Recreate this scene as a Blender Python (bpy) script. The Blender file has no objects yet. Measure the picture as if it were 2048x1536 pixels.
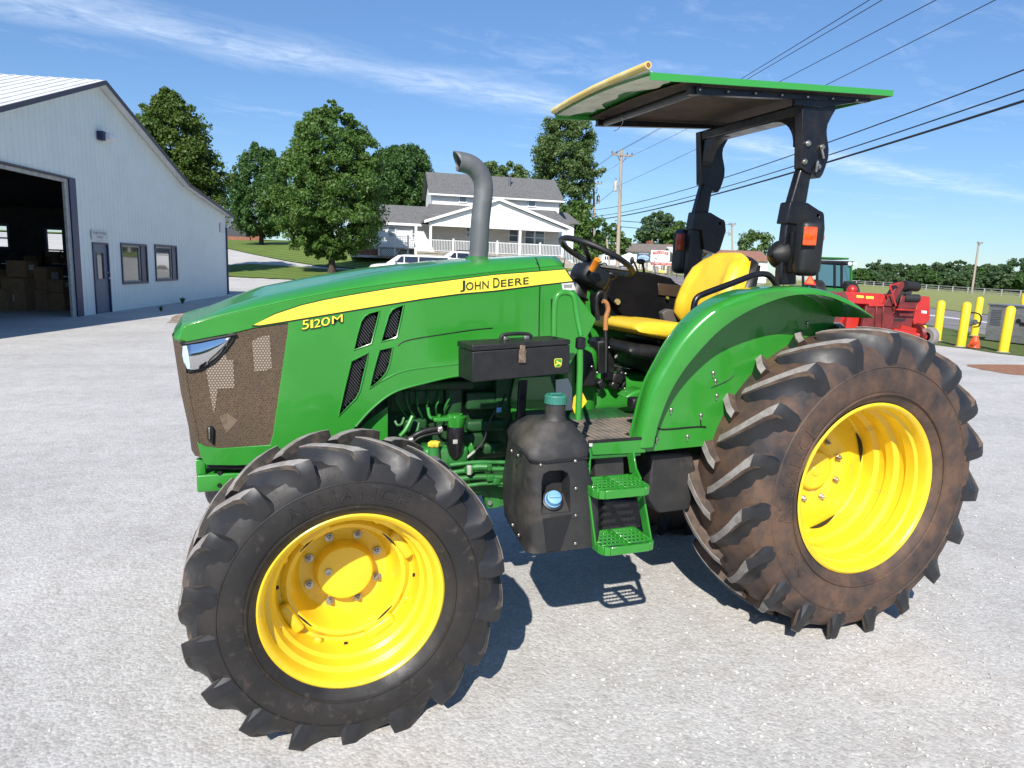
import bpy, bmesh, math, random
import numpy as np
from mathutils import Vector, Matrix, Quaternion
random.seed(7)
SC = bpy.context.scene
COL = SC.collection
R_ = math.radians
# ------------------------------------------------------------------ camera
CF = 1375.52
CR = Vector((0.93360253, -0.35645401, 0.03642592)); CU = Vector((0.02531303, 0.16701941, 0.98562862)); CFW = Vector((0.35741511, 0.91926332, -0.16495267))
CC = Vector((-0.32155754, -3.13047433, 1.67424512))
cd = bpy.data.cameras.new('camera'); cam = bpy.data.objects.new('camera', cd); COL.objects.link(cam)
cd.sensor_width = 36.0; cd.lens = 36.0*CF/2048.0; cd.clip_start = 0.05; cd.clip_end = 6000
cam.matrix_world = Matrix(((CR.x, CU.x, -CFW.x, CC.x), (CR.y, CU.y, -CFW.y, CC.y), (CR.z, CU.z, -CFW.z, CC.z), (0, 0, 0, 1)))
SC.camera = cam
# ------------------------------------------------------------------ sun and sky
SUN = Vector((-0.66, -1.03, 1.0)).normalized()
sl = bpy.data.lights.new('sun', 'SUN'); so = bpy.data.objects.new('sun', sl); COL.objects.link(so)
sl.energy = 4.9; sl.angle = R_(0.53); sl.color = (1.0, 0.945, 0.865)
so.rotation_euler = SUN.to_track_quat('Z', 'Y').to_euler(); so.location = (0, 0, 30)
W = bpy.data.worlds.new('World'); SC.world = W; W.use_nodes = True
nt = W.node_tree; nt.nodes.clear(); N = nt.nodes.new; L = nt.links.new
wo = N('ShaderNodeOutputWorld'); bg = N('ShaderNodeBackground'); sky = N('ShaderNodeTexSky')
sky.sky_type = 'NISHITA'; sky.sun_disc = False; sky.sun_elevation = math.asin(SUN.z); sky.sun_rotation = math.atan2(SUN.x, SUN.y)
sky.altitude = 100; sky.air_density = 1.0; sky.dust_density = 0.1; sky.ozone_density = 2.5
bg.inputs['Strength'].default_value = 0.092
# thin cirrus: noise laid out on a flat cloud layer high above the ground
tc = N('ShaderNodeTexCoord'); sx = N('ShaderNodeSeparateXYZ'); L(tc.outputs['Generated'], sx.inputs[0])
def M_(op, a, b=None, c=None, clamp=False):
    n = N('ShaderNodeMath'); n.operation = op; n.use_clamp = clamp
    for i, v in enumerate((a, b, c)):
        if v is None: continue
        if isinstance(v, (int, float)): n.inputs[i].default_value = v
        else: L(v, n.inputs[i])
    return n.outputs[0]
zc = M_('MAXIMUM', sx.outputs[2], 0.03)
u = M_('DIVIDE', sx.outputs[0], zc); v = M_('DIVIDE', sx.outputs[1], zc)
def ray(px, py): return (CR*((px-1024)/CF) + CU*((768-py)/CF) + CFW)
def cl(px, py):
    r = ray(px, py); return Vector((r.x/r.z, r.y/r.z))
q0, q1, q2 = cl(150, 20), cl(620, 95), cl(1090, 205)
dv = (q2-q0).normalized(); nv = Vector((-dv.y, dv.x))
al = M_('ADD', M_('MULTIPLY', u, dv.x), M_('MULTIPLY', v, dv.y))
ac = M_('ADD', M_('MULTIPLY', u, nv.x), M_('MULTIPLY', v, nv.y))
c0 = q0.dot(nv)
cb = N('ShaderNodeCombineXYZ'); L(M_('MULTIPLY', al, 0.75), cb.inputs[0]); L(M_('MULTIPLY', ac, 1.25), cb.inputs[1])
def noise(vec, sc, det, rough=0.6, dist=0.0):
    n = N('ShaderNodeTexNoise'); n.inputs['Scale'].default_value = sc; n.inputs['Detail'].default_value = det
    n.inputs['Roughness'].default_value = rough; n.inputs['Distortion'].default_value = dist; L(vec, n.inputs['Vector']); return n.outputs['Fac']
n1 = noise(cb.outputs[0], 0.9, 9, 0.62, 0.5); n2 = noise(cb.outputs[0], 3.5, 8, 0.7, 0.9)
wob = M_('MULTIPLY', M_('SUBTRACT', n1, 0.5), 0.9)
d = M_('ABSOLUTE', M_('SUBTRACT', M_('ADD', ac, wob), c0 + 0.02))
band = M_('SUBTRACT', 1.0, M_('DIVIDE', d, 0.42), clamp=True)
band = M_('MULTIPLY', band, M_('MULTIPLY', M_('ADD', n2, -0.28), 1.9, clamp=True), clamp=True)
veil = M_('MULTIPLY', M_('SUBTRACT', M_('MULTIPLY', n1, M_('ADD', n2, 0.45)), 0.53), 1.0, clamp=True)
cm = M_('MULTIPLY', M_('MAXIMUM', M_('MULTIPLY', band, 0.85), veil), 0.8, clamp=True)
cm = M_('MULTIPLY', cm, M_('MULTIPLY', M_('SUBTRACT', sx.outputs[2], 0.03), 9.0, clamp=True))
mx = N('ShaderNodeMixRGB'); tn = N('ShaderNodeMixRGB'); tn.blend_type = 'MULTIPLY'; tn.inputs[0].default_value = 1; hzr = N('ShaderNodeMapRange'); hzr.inputs[1].default_value = 0.0; hzr.inputs[2].default_value = 0.5; L(sx.outputs[2], hzr.inputs[0]); tr_ = N('ShaderNodeMixRGB'); tr_.inputs[1].default_value = (0.60, 0.74, 0.92, 1); tr_.inputs[2].default_value = (0.92, 1.14, 1.36, 1); L(hzr.outputs[0], tr_.inputs[0]); L(tr_.outputs[0], tn.inputs[2]); L(sky.outputs[0], tn.inputs[1]); L(cm, mx.inputs[0]); L(tn.outputs[0], mx.inputs[1]); mx.inputs[2].default_value = (8.6, 9.6, 11.0, 1)
L(mx.outputs[0], bg.inputs[0]); L(bg.outputs[0], wo.inputs[0])
SC.view_settings.view_transform = 'Standard'; SC.view_settings.look = 'None'; SC.view_settings.exposure = 0.44; SC.view_settings.gamma = 1.0
SC.view_settings.use_curve_mapping = False
# ------------------------------------------------------------------ helpers
def A(px, py, X=None, Y=None, Z=None, D=None, pl=None):
    r = ray(px, py)
    if D is not None: return CC + r*D
    if X is not None: return CC + r*((X-CC.x)/r.x)
    if Y is not None: return CC + r*((Y-CC.y)/r.y)
    if Z is not None: return CC + r*((Z-CC.z)/r.z)
    P, n = pl; return CC + r*((P-CC).dot(n)/r.dot(n))
def SP(pts, **k): return [A(x, y, **k) for x, y in pts]
class MB:
    def __init__(s): s.v = []; s.f = []; s.m = []; s.mi = 0
    def add(s, vs, fs, mi=None):
        o = len(s.v); s.v += [Vector(p) for p in vs]; s.f += [tuple(i+o for i in f) for f in fs]; s.m += [s.mi if mi is None else mi]*len(fs); return s
    def box(s, c, d, rz=0.0, M=None):
        x, y, z = d[0]/2, d[1]/2, d[2]/2
        vs = [Vector((a*x, b*y, e*z)) for a in (-1, 1) for b in (-1, 1) for e in (-1, 1)]
        if M is None: M = Matrix.Rotation(rz, 3, 'Z')
        c = Vector(c); vs = [M @ q + c for q in vs]
        return s.add(vs, [(0,1,3,2),(4,6,7,5),(0,4,5,1),(2,3,7,6),(0,2,6,4),(1,5,7,3)])
    def bar(s, p, q, w, h, up=(0,0,1)):
        p = Vector(p); q = Vector(q); t = (q-p).normalized(); up = Vector(up)
        a = t.cross(up); a = a.normalized() if a.length > 1e-4 else Vector((1,0,0)); b = a.cross(t).normalized()
        vs = [e + a*(i*w/2) + b*(j*h/2) for e in (p, q) for i in (-1, 1) for j in (-1, 1)]
        return s.add(vs, [(0,1,3,2),(4,6,7,5),(0,4,5,1),(2,3,7,6),(0,2,6,4),(1,5,7,3)])
    def prism(s, poly, vec):
        n = len(poly); vec = Vector(vec); a = [Vector(p) for p in poly]; b = [p+vec for p in a]
        return s.add(a+b, [tuple(range(n)), tuple(range(2*n-1, n-1, -1))] + [(i, i+n, (i+1) % n+n, (i+1) % n) for i in range(n)])
    def loft(s, rows, closed=False, caps=False):
        n = len(rows[0]); vs = [p for r in rows for p in r]; fs = []
        for i in range(len(rows)-1):
            for j in range(n if closed else n-1):
                k = (j+1) % n; fs.append((i*n+j, i*n+k, (i+1)*n+k, (i+1)*n+j))
        if caps: fs += [tuple(range(n)), tuple((len(rows)-1)*n+j for j in range(n-1, -1, -1))]
        return s.add(vs, fs)
    def tube(s, pts, r, n=10, caps=True):
        pts = [Vector(p) for p in pts]; m = len(pts); rs = r if isinstance(r, (list, tuple)) else [r]*m
        t0 = (pts[1]-pts[0]).normalized(); a = t0.orthogonal().normalized(); rows = []
        for i in range(m):
            t = (pts[min(i+1, m-1)]-pts[max(i-1, 0)]).normalized()
            a = (a - t*a.dot(t)).normalized(); b = t.cross(a)
            rows.append([pts[i] + (a*math.cos(2*math.pi*j/n) + b*math.sin(2*math.pi*j/n))*rs[i] for j in range(n)])
        return s.loft(rows, True, caps)
    def lathe(s, prof, o, ax, n=48, closed=False, mis=None):
        o = Vector(o); ax = Vector(ax).normalized(); a = ax.orthogonal().normalized(); b = ax.cross(a); rows = []
        for (h, r) in prof: rows.append([o + ax*h + (a*math.cos(2*math.pi*j/n) + b*math.sin(2*math.pi*j/n))*max(r, 1e-4) for j in range(n)])
        if closed: rows.append(rows[0])
        return s.loft(rows, True)
    def ball(s, c, r, n=16, m=10, M=None):
        c = Vector(c); r = r if isinstance(r, (tuple, list)) else (r, r, r); rows = []
        for i in range(m+1):
            t = math.pi*i/m; row = []
            for j in range(n):
                q = Vector((math.sin(t)*math.cos(2*math.pi*j/n)*r[0], math.sin(t)*math.sin(2*math.pi*j/n)*r[1], math.cos(t)*r[2]))
                if i in (0, m): q += Vector((math.cos(2*math.pi*j/n), math.sin(2*math.pi*j/n), 0))*1e-4
                row.append(c + (M @ q if M else q))
            rows.append(row)
        return s.loft(rows, True)
    def rbox(s, c, d, r=0.02, rz=0.0, M=None, seg=3):
        bm = bmesh.new(); bmesh.ops.create_cube(bm, size=1)
        for q in bm.verts: q.co = Vector((q.co.x*d[0], q.co.y*d[1], q.co.z*d[2]))
        bmesh.ops.bevel(bm, geom=bm.edges[:], offset=min(r, min(d)*0.49), segments=seg, affect='EDGES', profile=0.5)
        if M is None: M = Matrix.Rotation(rz, 3, 'Z')
        c = Vector(c); bm.verts.ensure_lookup_table()
        s.add([M @ q.co + c for q in bm.verts], [tuple(w.index for w in f.verts) for f in bm.faces]); bm.free(); return s
    def mesh(s, me, fn, mi=None):
        return s.add([fn(q.co) for q in me.vertices], [tuple(p.vertices) for p in me.polygons], mi)
    def build(s, name, mat, parent=None, bevel=0, seg=2, smooth=38, loc=None, sub=0, solid=0, recalc=True):
        org = Vector(loc) if loc is not None else (wloc(parent) if parent is not None else Vector((0,0,0)))
        me = bpy.data.meshes.new(name); me.from_pydata([tuple(q-org) for q in s.v], [], s.f)
        for mt in (mat if isinstance(mat, (list, tuple)) else [mat]): me.materials.append(mt)
        me.polygons.foreach_set('material_index', s.m)
        if recalc:
            bm = bmesh.new(); bm.from_mesh(me); bmesh.ops.recalc_face_normals(bm, faces=bm.faces); bm.to_mesh(me); bm.free()
        if smooth:
            me.polygons.foreach_set('use_smooth', [True]*len(me.polygons)); me.set_sharp_from_angle(angle=R_(smooth))
        me.update()
        o = bpy.data.objects.new(name, me); COL.objects.link(o)
        if parent is not None: o.parent = parent; o.location = org - wloc(parent)
        else: o.location = org
        if solid: k = o.modifiers.new('s', 'SOLIDIFY'); k.thickness = solid; k.offset = 0
        if bevel: k = o.modifiers.new('b', 'BEVEL'); k.width = bevel; k.segments = seg; k.limit_method = 'ANGLE'; k.angle_limit = R_(35)
        if sub: k = o.modifiers.new('u', 'SUBSURF'); k.levels = sub; k.render_levels = sub
        return o
def wloc(o):
    p = Vector((0, 0, 0))
    while o is not None: p = p + o.location; o = o.parent
    return p
def thing(name, label, cat, loc=(0,0,0), group=None):
    o = bpy.data.objects.new(name, None); COL.objects.link(o); o.location = loc; o.empty_display_size = 0.2
    return tag(o, label, cat, group)
def tag(o, label, cat, group=None):
    o['label'] = label; o['category'] = cat
    if group: o['group'] = group
    return o
def kind(o, k, label=None):
    o['kind'] = k
    if label: o['label'] = label
    return o
def copy_tree(o, parent=None):
    c = o.copy(); COL.objects.link(c)
    if parent is not None: c.parent = parent
    for ch in list(o.children): copy_tree(ch, c)
    return c
def chaikin(p, it=2, closed=True):
    for _ in range(it):
        q = []; n = len(p)
        for i in range(n if closed else n-1):
            a, b = Vector(p[i]), Vector(p[(i+1) % n]); q += [a*0.75+b*0.25, a*0.25+b*0.75]
        if not closed: q = [Vector(p[0])] + q + [Vector(p[-1])]
        p = q
    return p
def spline(p, n=8):
    p = [Vector(q) for q in p]; out = []
    for i in range(len(p)-1):
        a = p[max(i-1, 0)]; b = p[i]; c = p[i+1]; e = p[min(i+2, len(p)-1)]
        for k in range(n):
            t = k/n; out.append(0.5*((2*b) + (c-a)*t + (2*a-5*b+4*c-e)*t*t + (3*b-a-3*c+e)*t*t*t))
    return out + [p[-1]]
def inpoly(p, pl):
    c = False; n = len(pl)
    for i in range(n):
        a, b = pl[i], pl[(i+1) % n]
        if (a[1] > p[1]) != (b[1] > p[1]) and p[0] < (b[0]-a[0])*(p[1]-a[1])/(b[1]-a[1])+a[0]: c = not c
    return c
def panel(outline, holes=(), thick=0.006):
    # filled 2-D outline with holes, as a mesh in its own XY plane, extruded in Z
    from mathutils.geometry import delaunay_2d_cdt
    loops = [[Vector((q[0], q[1])) for q in l] for l in [outline]+list(holes)]; vs = []; es = []
    for l in loops:
        o = len(vs); vs += l; es += [(o+i, o+(i+1) % len(l)) for i in range(len(l))]
    v, e, f, *_ = delaunay_2d_cdt(vs, es, [], 0, 1e-6)
    f = [t for t in f if inpoly(sum((v[i] for i in t), Vector((0, 0)))/len(t), loops[0]) and not any(inpoly(sum((v[i] for i in t), Vector((0, 0)))/len(t), h) for h in loops[1:])]
    n = len(v); h = thick/2; V = [(q.x, q.y, -h) for q in v]+[(q.x, q.y, h) for q in v]; F = [tuple(t) for t in f]+[tuple(i+n for i in reversed(t)) for t in f]
    cnt = {}
    for t in f:
        for i in range(len(t)): cnt.setdefault(frozenset((t[i], t[(i+1) % len(t)])), []).append((t[i], t[(i+1) % len(t)]))
    F += [(x[0][1], x[0][0], x[0][0]+n, x[0][1]+n) for x in cnt.values() if len(x) == 1]
    me = bpy.data.meshes.new('p'); me.from_pydata(V, [], F); return me
def text_mesh(s, thick=0.0, space=1.0, shear=0.0, off=0.0):
    cu = bpy.data.curves.new('t', 'FONT'); cu.body = s; cu.extrude = thick; cu.space_character = space; cu.shear = shear; cu.offset = off; cu.resolution_u = 4
    ob = bpy.data.objects.new('t', cu); COL.objects.link(ob); bpy.context.view_layer.update()
    me = bpy.data.meshes.new_from_object(ob.evaluated_get(bpy.context.evaluated_depsgraph_get()))
    bpy.data.objects.remove(ob); bpy.data.curves.remove(cu); return me
def put_text(mb, s, bl, br, tl, nrm, thick=0.002, lift=0.003, mi=None, **k):
    me = text_mesh(s, 0.5, **k); xs = [q.co.x for q in me.vertices]; ys = [q.co.y for q in me.vertices]
    x0, x1, y0, y1 = min(xs), max(xs), min(ys), max(ys); bl, br, tl, nrm = Vector(bl), Vector(br), Vector(tl), Vector(nrm)
    mb.mesh(me, lambda c: bl + (br-bl)*((c.x-x0)/(x1-x0)) + (tl-bl)*((c.y-y0)/(y1-y0)) + nrm*(lift + c.z*thick), mi)
# ------------------------------------------------------------------ materials
def mat(name, col, rough=0.5, metal=0.0, col2=None, nscale=8.0, nlo=0.45, nhi=0.6, bump=0.0, bscale=60.0, bdet=4, rvar=0.0, coat=0.0, spec=0.5, trans=0.0, emit=0.0, col3=None, n3=2.0, lo3=0.5, hi3=0.65, stretch=None, bdist=0.01):
    m = bpy.data.materials.new(name); m.use_nodes = True; t = m.node_tree; b = t.nodes['Principled BSDF']
    def nn(k): return t.nodes.new(k)
    b.inputs['Base Color'].default_value = (*col, 1); b.inputs['Roughness'].default_value = rough; b.inputs['Metallic'].default_value = metal
    b.inputs['Coat Weight'].default_value = coat; b.inputs['Coat Roughness'].default_value = 0.06; b.inputs['Specular IOR Level'].default_value = spec
    b.inputs['Transmission Weight'].default_value = trans
    tcn = nn('ShaderNodeTexCoord'); src = tcn.outputs['Object']
    if stretch:
        mp = nn('ShaderNodeMapping'); mp.inputs['Scale'].default_value = stretch; t.links.new(src, mp.inputs[0]); src = mp.outputs[0]
    def nz(sc, det=5, ro=0.6):
        n = nn('ShaderNodeTexNoise'); n.inputs['Scale'].default_value = sc; n.inputs['Detail'].default_value = det; n.inputs['Roughness'].default_value = ro
        t.links.new(src, n.inputs['Vector']); return n.outputs['Fac']
    def mr(f, lo, hi, a=0.0, c=1.0):
        r = nn('ShaderNodeMapRange'); r.inputs[1].default_value = lo; r.inputs[2].default_value = hi; r.inputs[3].default_value = a; r.inputs[4].default_value = c
        t.links.new(f, r.inputs[0]); return r.outputs[0]
    cur = None
    if col2:
        x = nn('ShaderNodeMixRGB'); t.links.new(mr(nz(nscale), nlo, nhi), x.inputs[0]); x.inputs[1].default_value = (*col, 1); x.inputs[2].default_value = (*col2, 1)
        cur = x.outputs[0]
    if col3:
        x = nn('ShaderNodeMixRGB'); t.links.new(mr(nz(n3, 8), lo3, hi3), x.inputs[0])
        if cur: t.links.new(cur, x.inputs[1])
        else: x.inputs[1].default_value = (*col, 1)
        x.inputs[2].default_value = (*col3, 1); cur = x.outputs[0]
    if cur: t.links.new(cur, b.inputs['Base Color'])
    if rvar: t.links.new(mr(nz(nscale*1.7), 0.35, 0.65, max(rough-rvar, 0.02), min(rough+rvar, 1)), b.inputs['Roughness'])
    if bump:
        bp = nn('ShaderNodeBump'); bp.inputs['Strength'].default_value = bump; bp.inputs['Distance'].default_value = bdist
        t.links.new(nz(bscale, bdet), bp.inputs['Height']); t.links.new(bp.outputs[0], b.inputs['Normal'])
    if emit: b.inputs['Emission Color'].default_value = (*col, 1); b.inputs['Emission Strength'].default_value = emit
    return m
MT = {}
MT['green'] = mat('green_paint', (0.026, 0.23, 0.022), 0.3, col2=(0.034, 0.25, 0.03), nscale=3, coat=0.6, rvar=0.06, col3=(0.11, 0.22, 0.06), n3=14, lo3=0.68, hi3=0.85, bump=0.04, bscale=6, bdet=2)
MT['green_dull'] = mat('green_dusty_paint', (0.018, 0.13, 0.022), 0.45, col2=(0.03, 0.2, 0.04), nscale=9, col3=(0.17, 0.17, 0.10), n3=10, lo3=0.58, hi3=0.8, bump=0.15, bscale=30)
MT['engine'] = mat('engine_green', (0.008, 0.06, 0.014), 0.55, col2=(0.012, 0.085, 0.02), nscale=14, col3=(0.03, 0.035, 0.025), n3=9, lo3=0.5, hi3=0.7, bump=0.3, bscale=25)
MT['yellow'] = mat('yellow_paint', (0.80, 0.56, 0.022), 0.36, col2=(0.76, 0.51, 0.02), nscale=3, coat=0.35, rvar=0.10, col3=(0.55, 0.36, 0.06), n3=11, lo3=0.60, hi3=0.80)
MT['decal'] = mat('yellow_decal', (0.92, 0.74, 0.07), 0.35)
MT['seat'] = mat('yellow_vinyl', (0.82, 0.54, 0.03), 0.42, col2=(0.74, 0.45, 0.025), nscale=5, bump=0.25, bscale=160, bdist=0.002)
MT['black'] = mat('black_plastic', (0.009, 0.0095, 0.0105), 0.5, col2=(0.018, 0.0175, 0.017), nscale=12, nlo=0.5, nhi=0.75, bump=0.1, bscale=220, bdist=0.001, rvar=0.1)
MT['console'] = mat('console_black_shaded', (0.004, 0.0045, 0.006), 0.75, spec=0.1, col2=(0.007, 0.007, 0.008), nscale=8)  # black set deeper than the other plastic to stand in for shade
MT['blackpaint'] = mat('black_steel', (0.007, 0.007, 0.010), 0.33, col2=(0.015, 0.014, 0.014), nscale=9, rvar=0.08, bump=0.05, bscale=40)
MT['tank'] = mat('black_moulded_tank', (0.022, 0.022, 0.023), 0.6, col2=(0.035, 0.033, 0.031), nscale=6, col3=(0.15, 0.125, 0.10), n3=2.6, lo3=0.55, hi3=0.8, bump=0.25, bscale=300, bdist=0.001)
MT['rubber'] = mat('tyre_rubber', (0.013, 0.012, 0.012), 0.55, col2=(0.030, 0.025, 0.021), nscale=5, nlo=0.4, nhi=0.75, col3=(0.055, 0.045, 0.036), n3=30, lo3=0.58, hi3=0.75, rvar=0.14, bump=0.25, bscale=45, bdist=0.004)
MT['rubber_mud'] = mat('muddy_tyre_rubber', (0.022, 0.020, 0.022), 0.66, col2=(0.115, 0.066, 0.042), nscale=4.5, nlo=0.36, nhi=0.60, col3=(0.055, 0.040, 0.033), n3=22, lo3=0.48, hi3=0.72, bump=0.35, bscale=40, bdist=0.004)
MT['tread'] = mat('dusty_tread_face', (0.30, 0.28, 0.265), 0.85, col2=(0.17, 0.15, 0.13), nscale=18, nlo=0.4, nhi=0.7, bump=0.5, bscale=120, bdist=0.003)
MT['lugside'] = mat('dirty_lug_side', (0.03, 0.026, 0.023), 0.7, col2=(0.10, 0.075, 0.055), nscale=16, nlo=0.42, nhi=0.7, bump=0.4, bscale=60, bdist=0.004)
MT['pad'] = mat('smooth_tyre_pad', (0.015, 0.016, 0.019), 0.5, col2=(0.030, 0.027, 0.025), nscale=9, nlo=.45, nhi=.75, rvar=.08, bump=.08, bscale=60, bdist=.002)
MT['steel'] = mat('bare_steel', (0.5, 0.48, 0.44), 0.35, 0.9, col2=(0.3, 0.27, 0.22), nscale=20)
MT['chrome'] = mat('mirror_chrome', (0.66, 0.66, 0.66), 0.07, 1.0)
MT['lens'] = mat('clear_lens', (0.75, 0.86, 0.95), 0.05, 0.0, spec=0.8, coat=1.0)
MT['amber'] = mat('amber_lens', (0.75, 0.10, 0.012), 0.15, coat=1.0, col2=(0.55, 0.06, 0.01), nscale=40)
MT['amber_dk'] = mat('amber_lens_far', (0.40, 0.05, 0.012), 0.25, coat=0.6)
MT['exhaust'] = mat('exhaust_grey', (0.115, 0.122, 0.132), 0.55, 0.3, col2=(0.15, 0.155, 0.16), nscale=7, bump=0.1, bscale=200, bdist=0.001)
MT['white'] = mat('white_paint', (0.8, 0.8, 0.79), 0.5, col2=(0.74, 0.74, 0.72), nscale=2)
MT['orange'] = mat('orange_plastic', (0.78, 0.25, 0.02), 0.35, col2=(0.6, 0.17, 0.02), nscale=20)
MT['tan'] = mat('worn_orange_lever', (0.45, 0.19, 0.06), 0.5, col2=(0.3, 0.14, 0.06), nscale=20)
MT['teal'] = mat('teal_cap', (0.03, 0.17, 0.13), 0.55, col2=(0.04, 0.20, 0.15), nscale=15)
MT['bluecap'] = mat('blue_cap', (0.14, 0.34, 0.60), 0.5, col2=(0.18, 0.38, 0.62), nscale=15)
MT['wire'] = mat('cable_black', (0.02, 0.02, 0.025), 0.6)
# ------------------------------------------------------------------ terrain
FH = Vector((CFW.x, CFW.y)).normalized(); RH = Vector((FH.y, -FH.x))
TP = [-600, 455, 650, 900, 1100, 1228, 1340, 1500, 1700, 2048, 3000]
TD = [0, 38, 45, 56, 62, 70, 90, 140, 260, 1000, 4000]
TZ = [[0, .1, .49, 1.2, 1.9, 2.7, 3.9, 5.5, 7, 9, 9], [0, .1, .49, 1.2, 1.9, 2.7, 3.9, 5.5, 7, 9, 9], [0, .2, .6, 1.22, 1.9, 3.0, 4.0, 5.5, 7, 9, 9],
      [0, .2, .7, 1.5, 2.3, 2.6, 3.0, 3.5, 4, 6, 6], [0, .1, .6, 1.4, 2.1, 2.3, 2.6, 3, 3.5, 4, 4], [0, 0, .3, 1.3, 1.9, 2.3, 2.4, 2.5, 3, 3, 3],
      [0, 0, .2, .8, 1.05, 1.3, 1.7, 2.2, 2.4, 2.4, 2.4], [0, 0, 0, .3, .5, .7, 1.0, 1.2, 1.3, 1.3, 1.3], [0, 0, 0, 0, 0, 0, .1, .3, .7, .8, .8],
      [0, 0, 0, 0, 0, 0, 0, -.3, -.4, -.4, -.4], [0]*11]
def T(x, y):
    rx, ry = x-CC.x, y-CC.y; d_ = rx*FH.x + ry*FH.y
    if d_ < 1: return 0.0
    p = 1024 + 1394*(rx*RH.x + ry*RH.y)/d_
    def seg(L_, q):
        if q <= L_[0]: return 0, 0.0
        for i in range(len(L_)-1):
            if q <= L_[i+1]: return i, (q-L_[i])/(L_[i+1]-L_[i])
        return len(L_)-2, 1.0
    i, a = seg(TP, p); j, b = seg(TD, d_); a = a*a*(3-2*a)
    return (TZ[i][j]*(1-a)+TZ[i+1][j]*a)*(1-b) + (TZ[i][j+1]*(1-a)+TZ[i+1][j+1]*a)*b
def G(px, py, off=0.0, dmax=1500):
    # where the sight line through a pixel meets the terrain
    r = ray(px, py); D = 2.0; prev = 2.0
    while D < dmax:
        q = CC + r*D
        if q.z < T(q.x, q.y): break
        prev = D; D *= 1.02
    lo, hi = prev, D
    if D >= dmax:
        q = CC + r*(108/r.dot(CFW)); return Vector((q.x, q.y, T(q.x, q.y)+off))
    for _ in range(24):
        m_ = (lo+hi)/2; q = CC + r*m_
        if q.z < T(q.x, q.y): hi = m_
        else: lo = m_
    q = CC + r*hi; return Vector((q.x, q.y, T(q.x, q.y)+off))
def AT(px, D):      # ground point under image column px at depth D
    d_ = D; u_ = (px-1024)/1394*d_; x = CC.x + FH.x*d_ + RH.x*u_; y = CC.y + FH.y*d_ + RH.y*u_
    return Vector((x, y, T(x, y)))
def up(px, py, D): # world height at pixel row py over AT(px,D)
    g = AT(px, D); r = ray(px, py); k = ((g.x-CC.x)*r.x+(g.y-CC.y)*r.y)/(r.x**2+r.y**2); return CC.z + r.z*k
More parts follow.
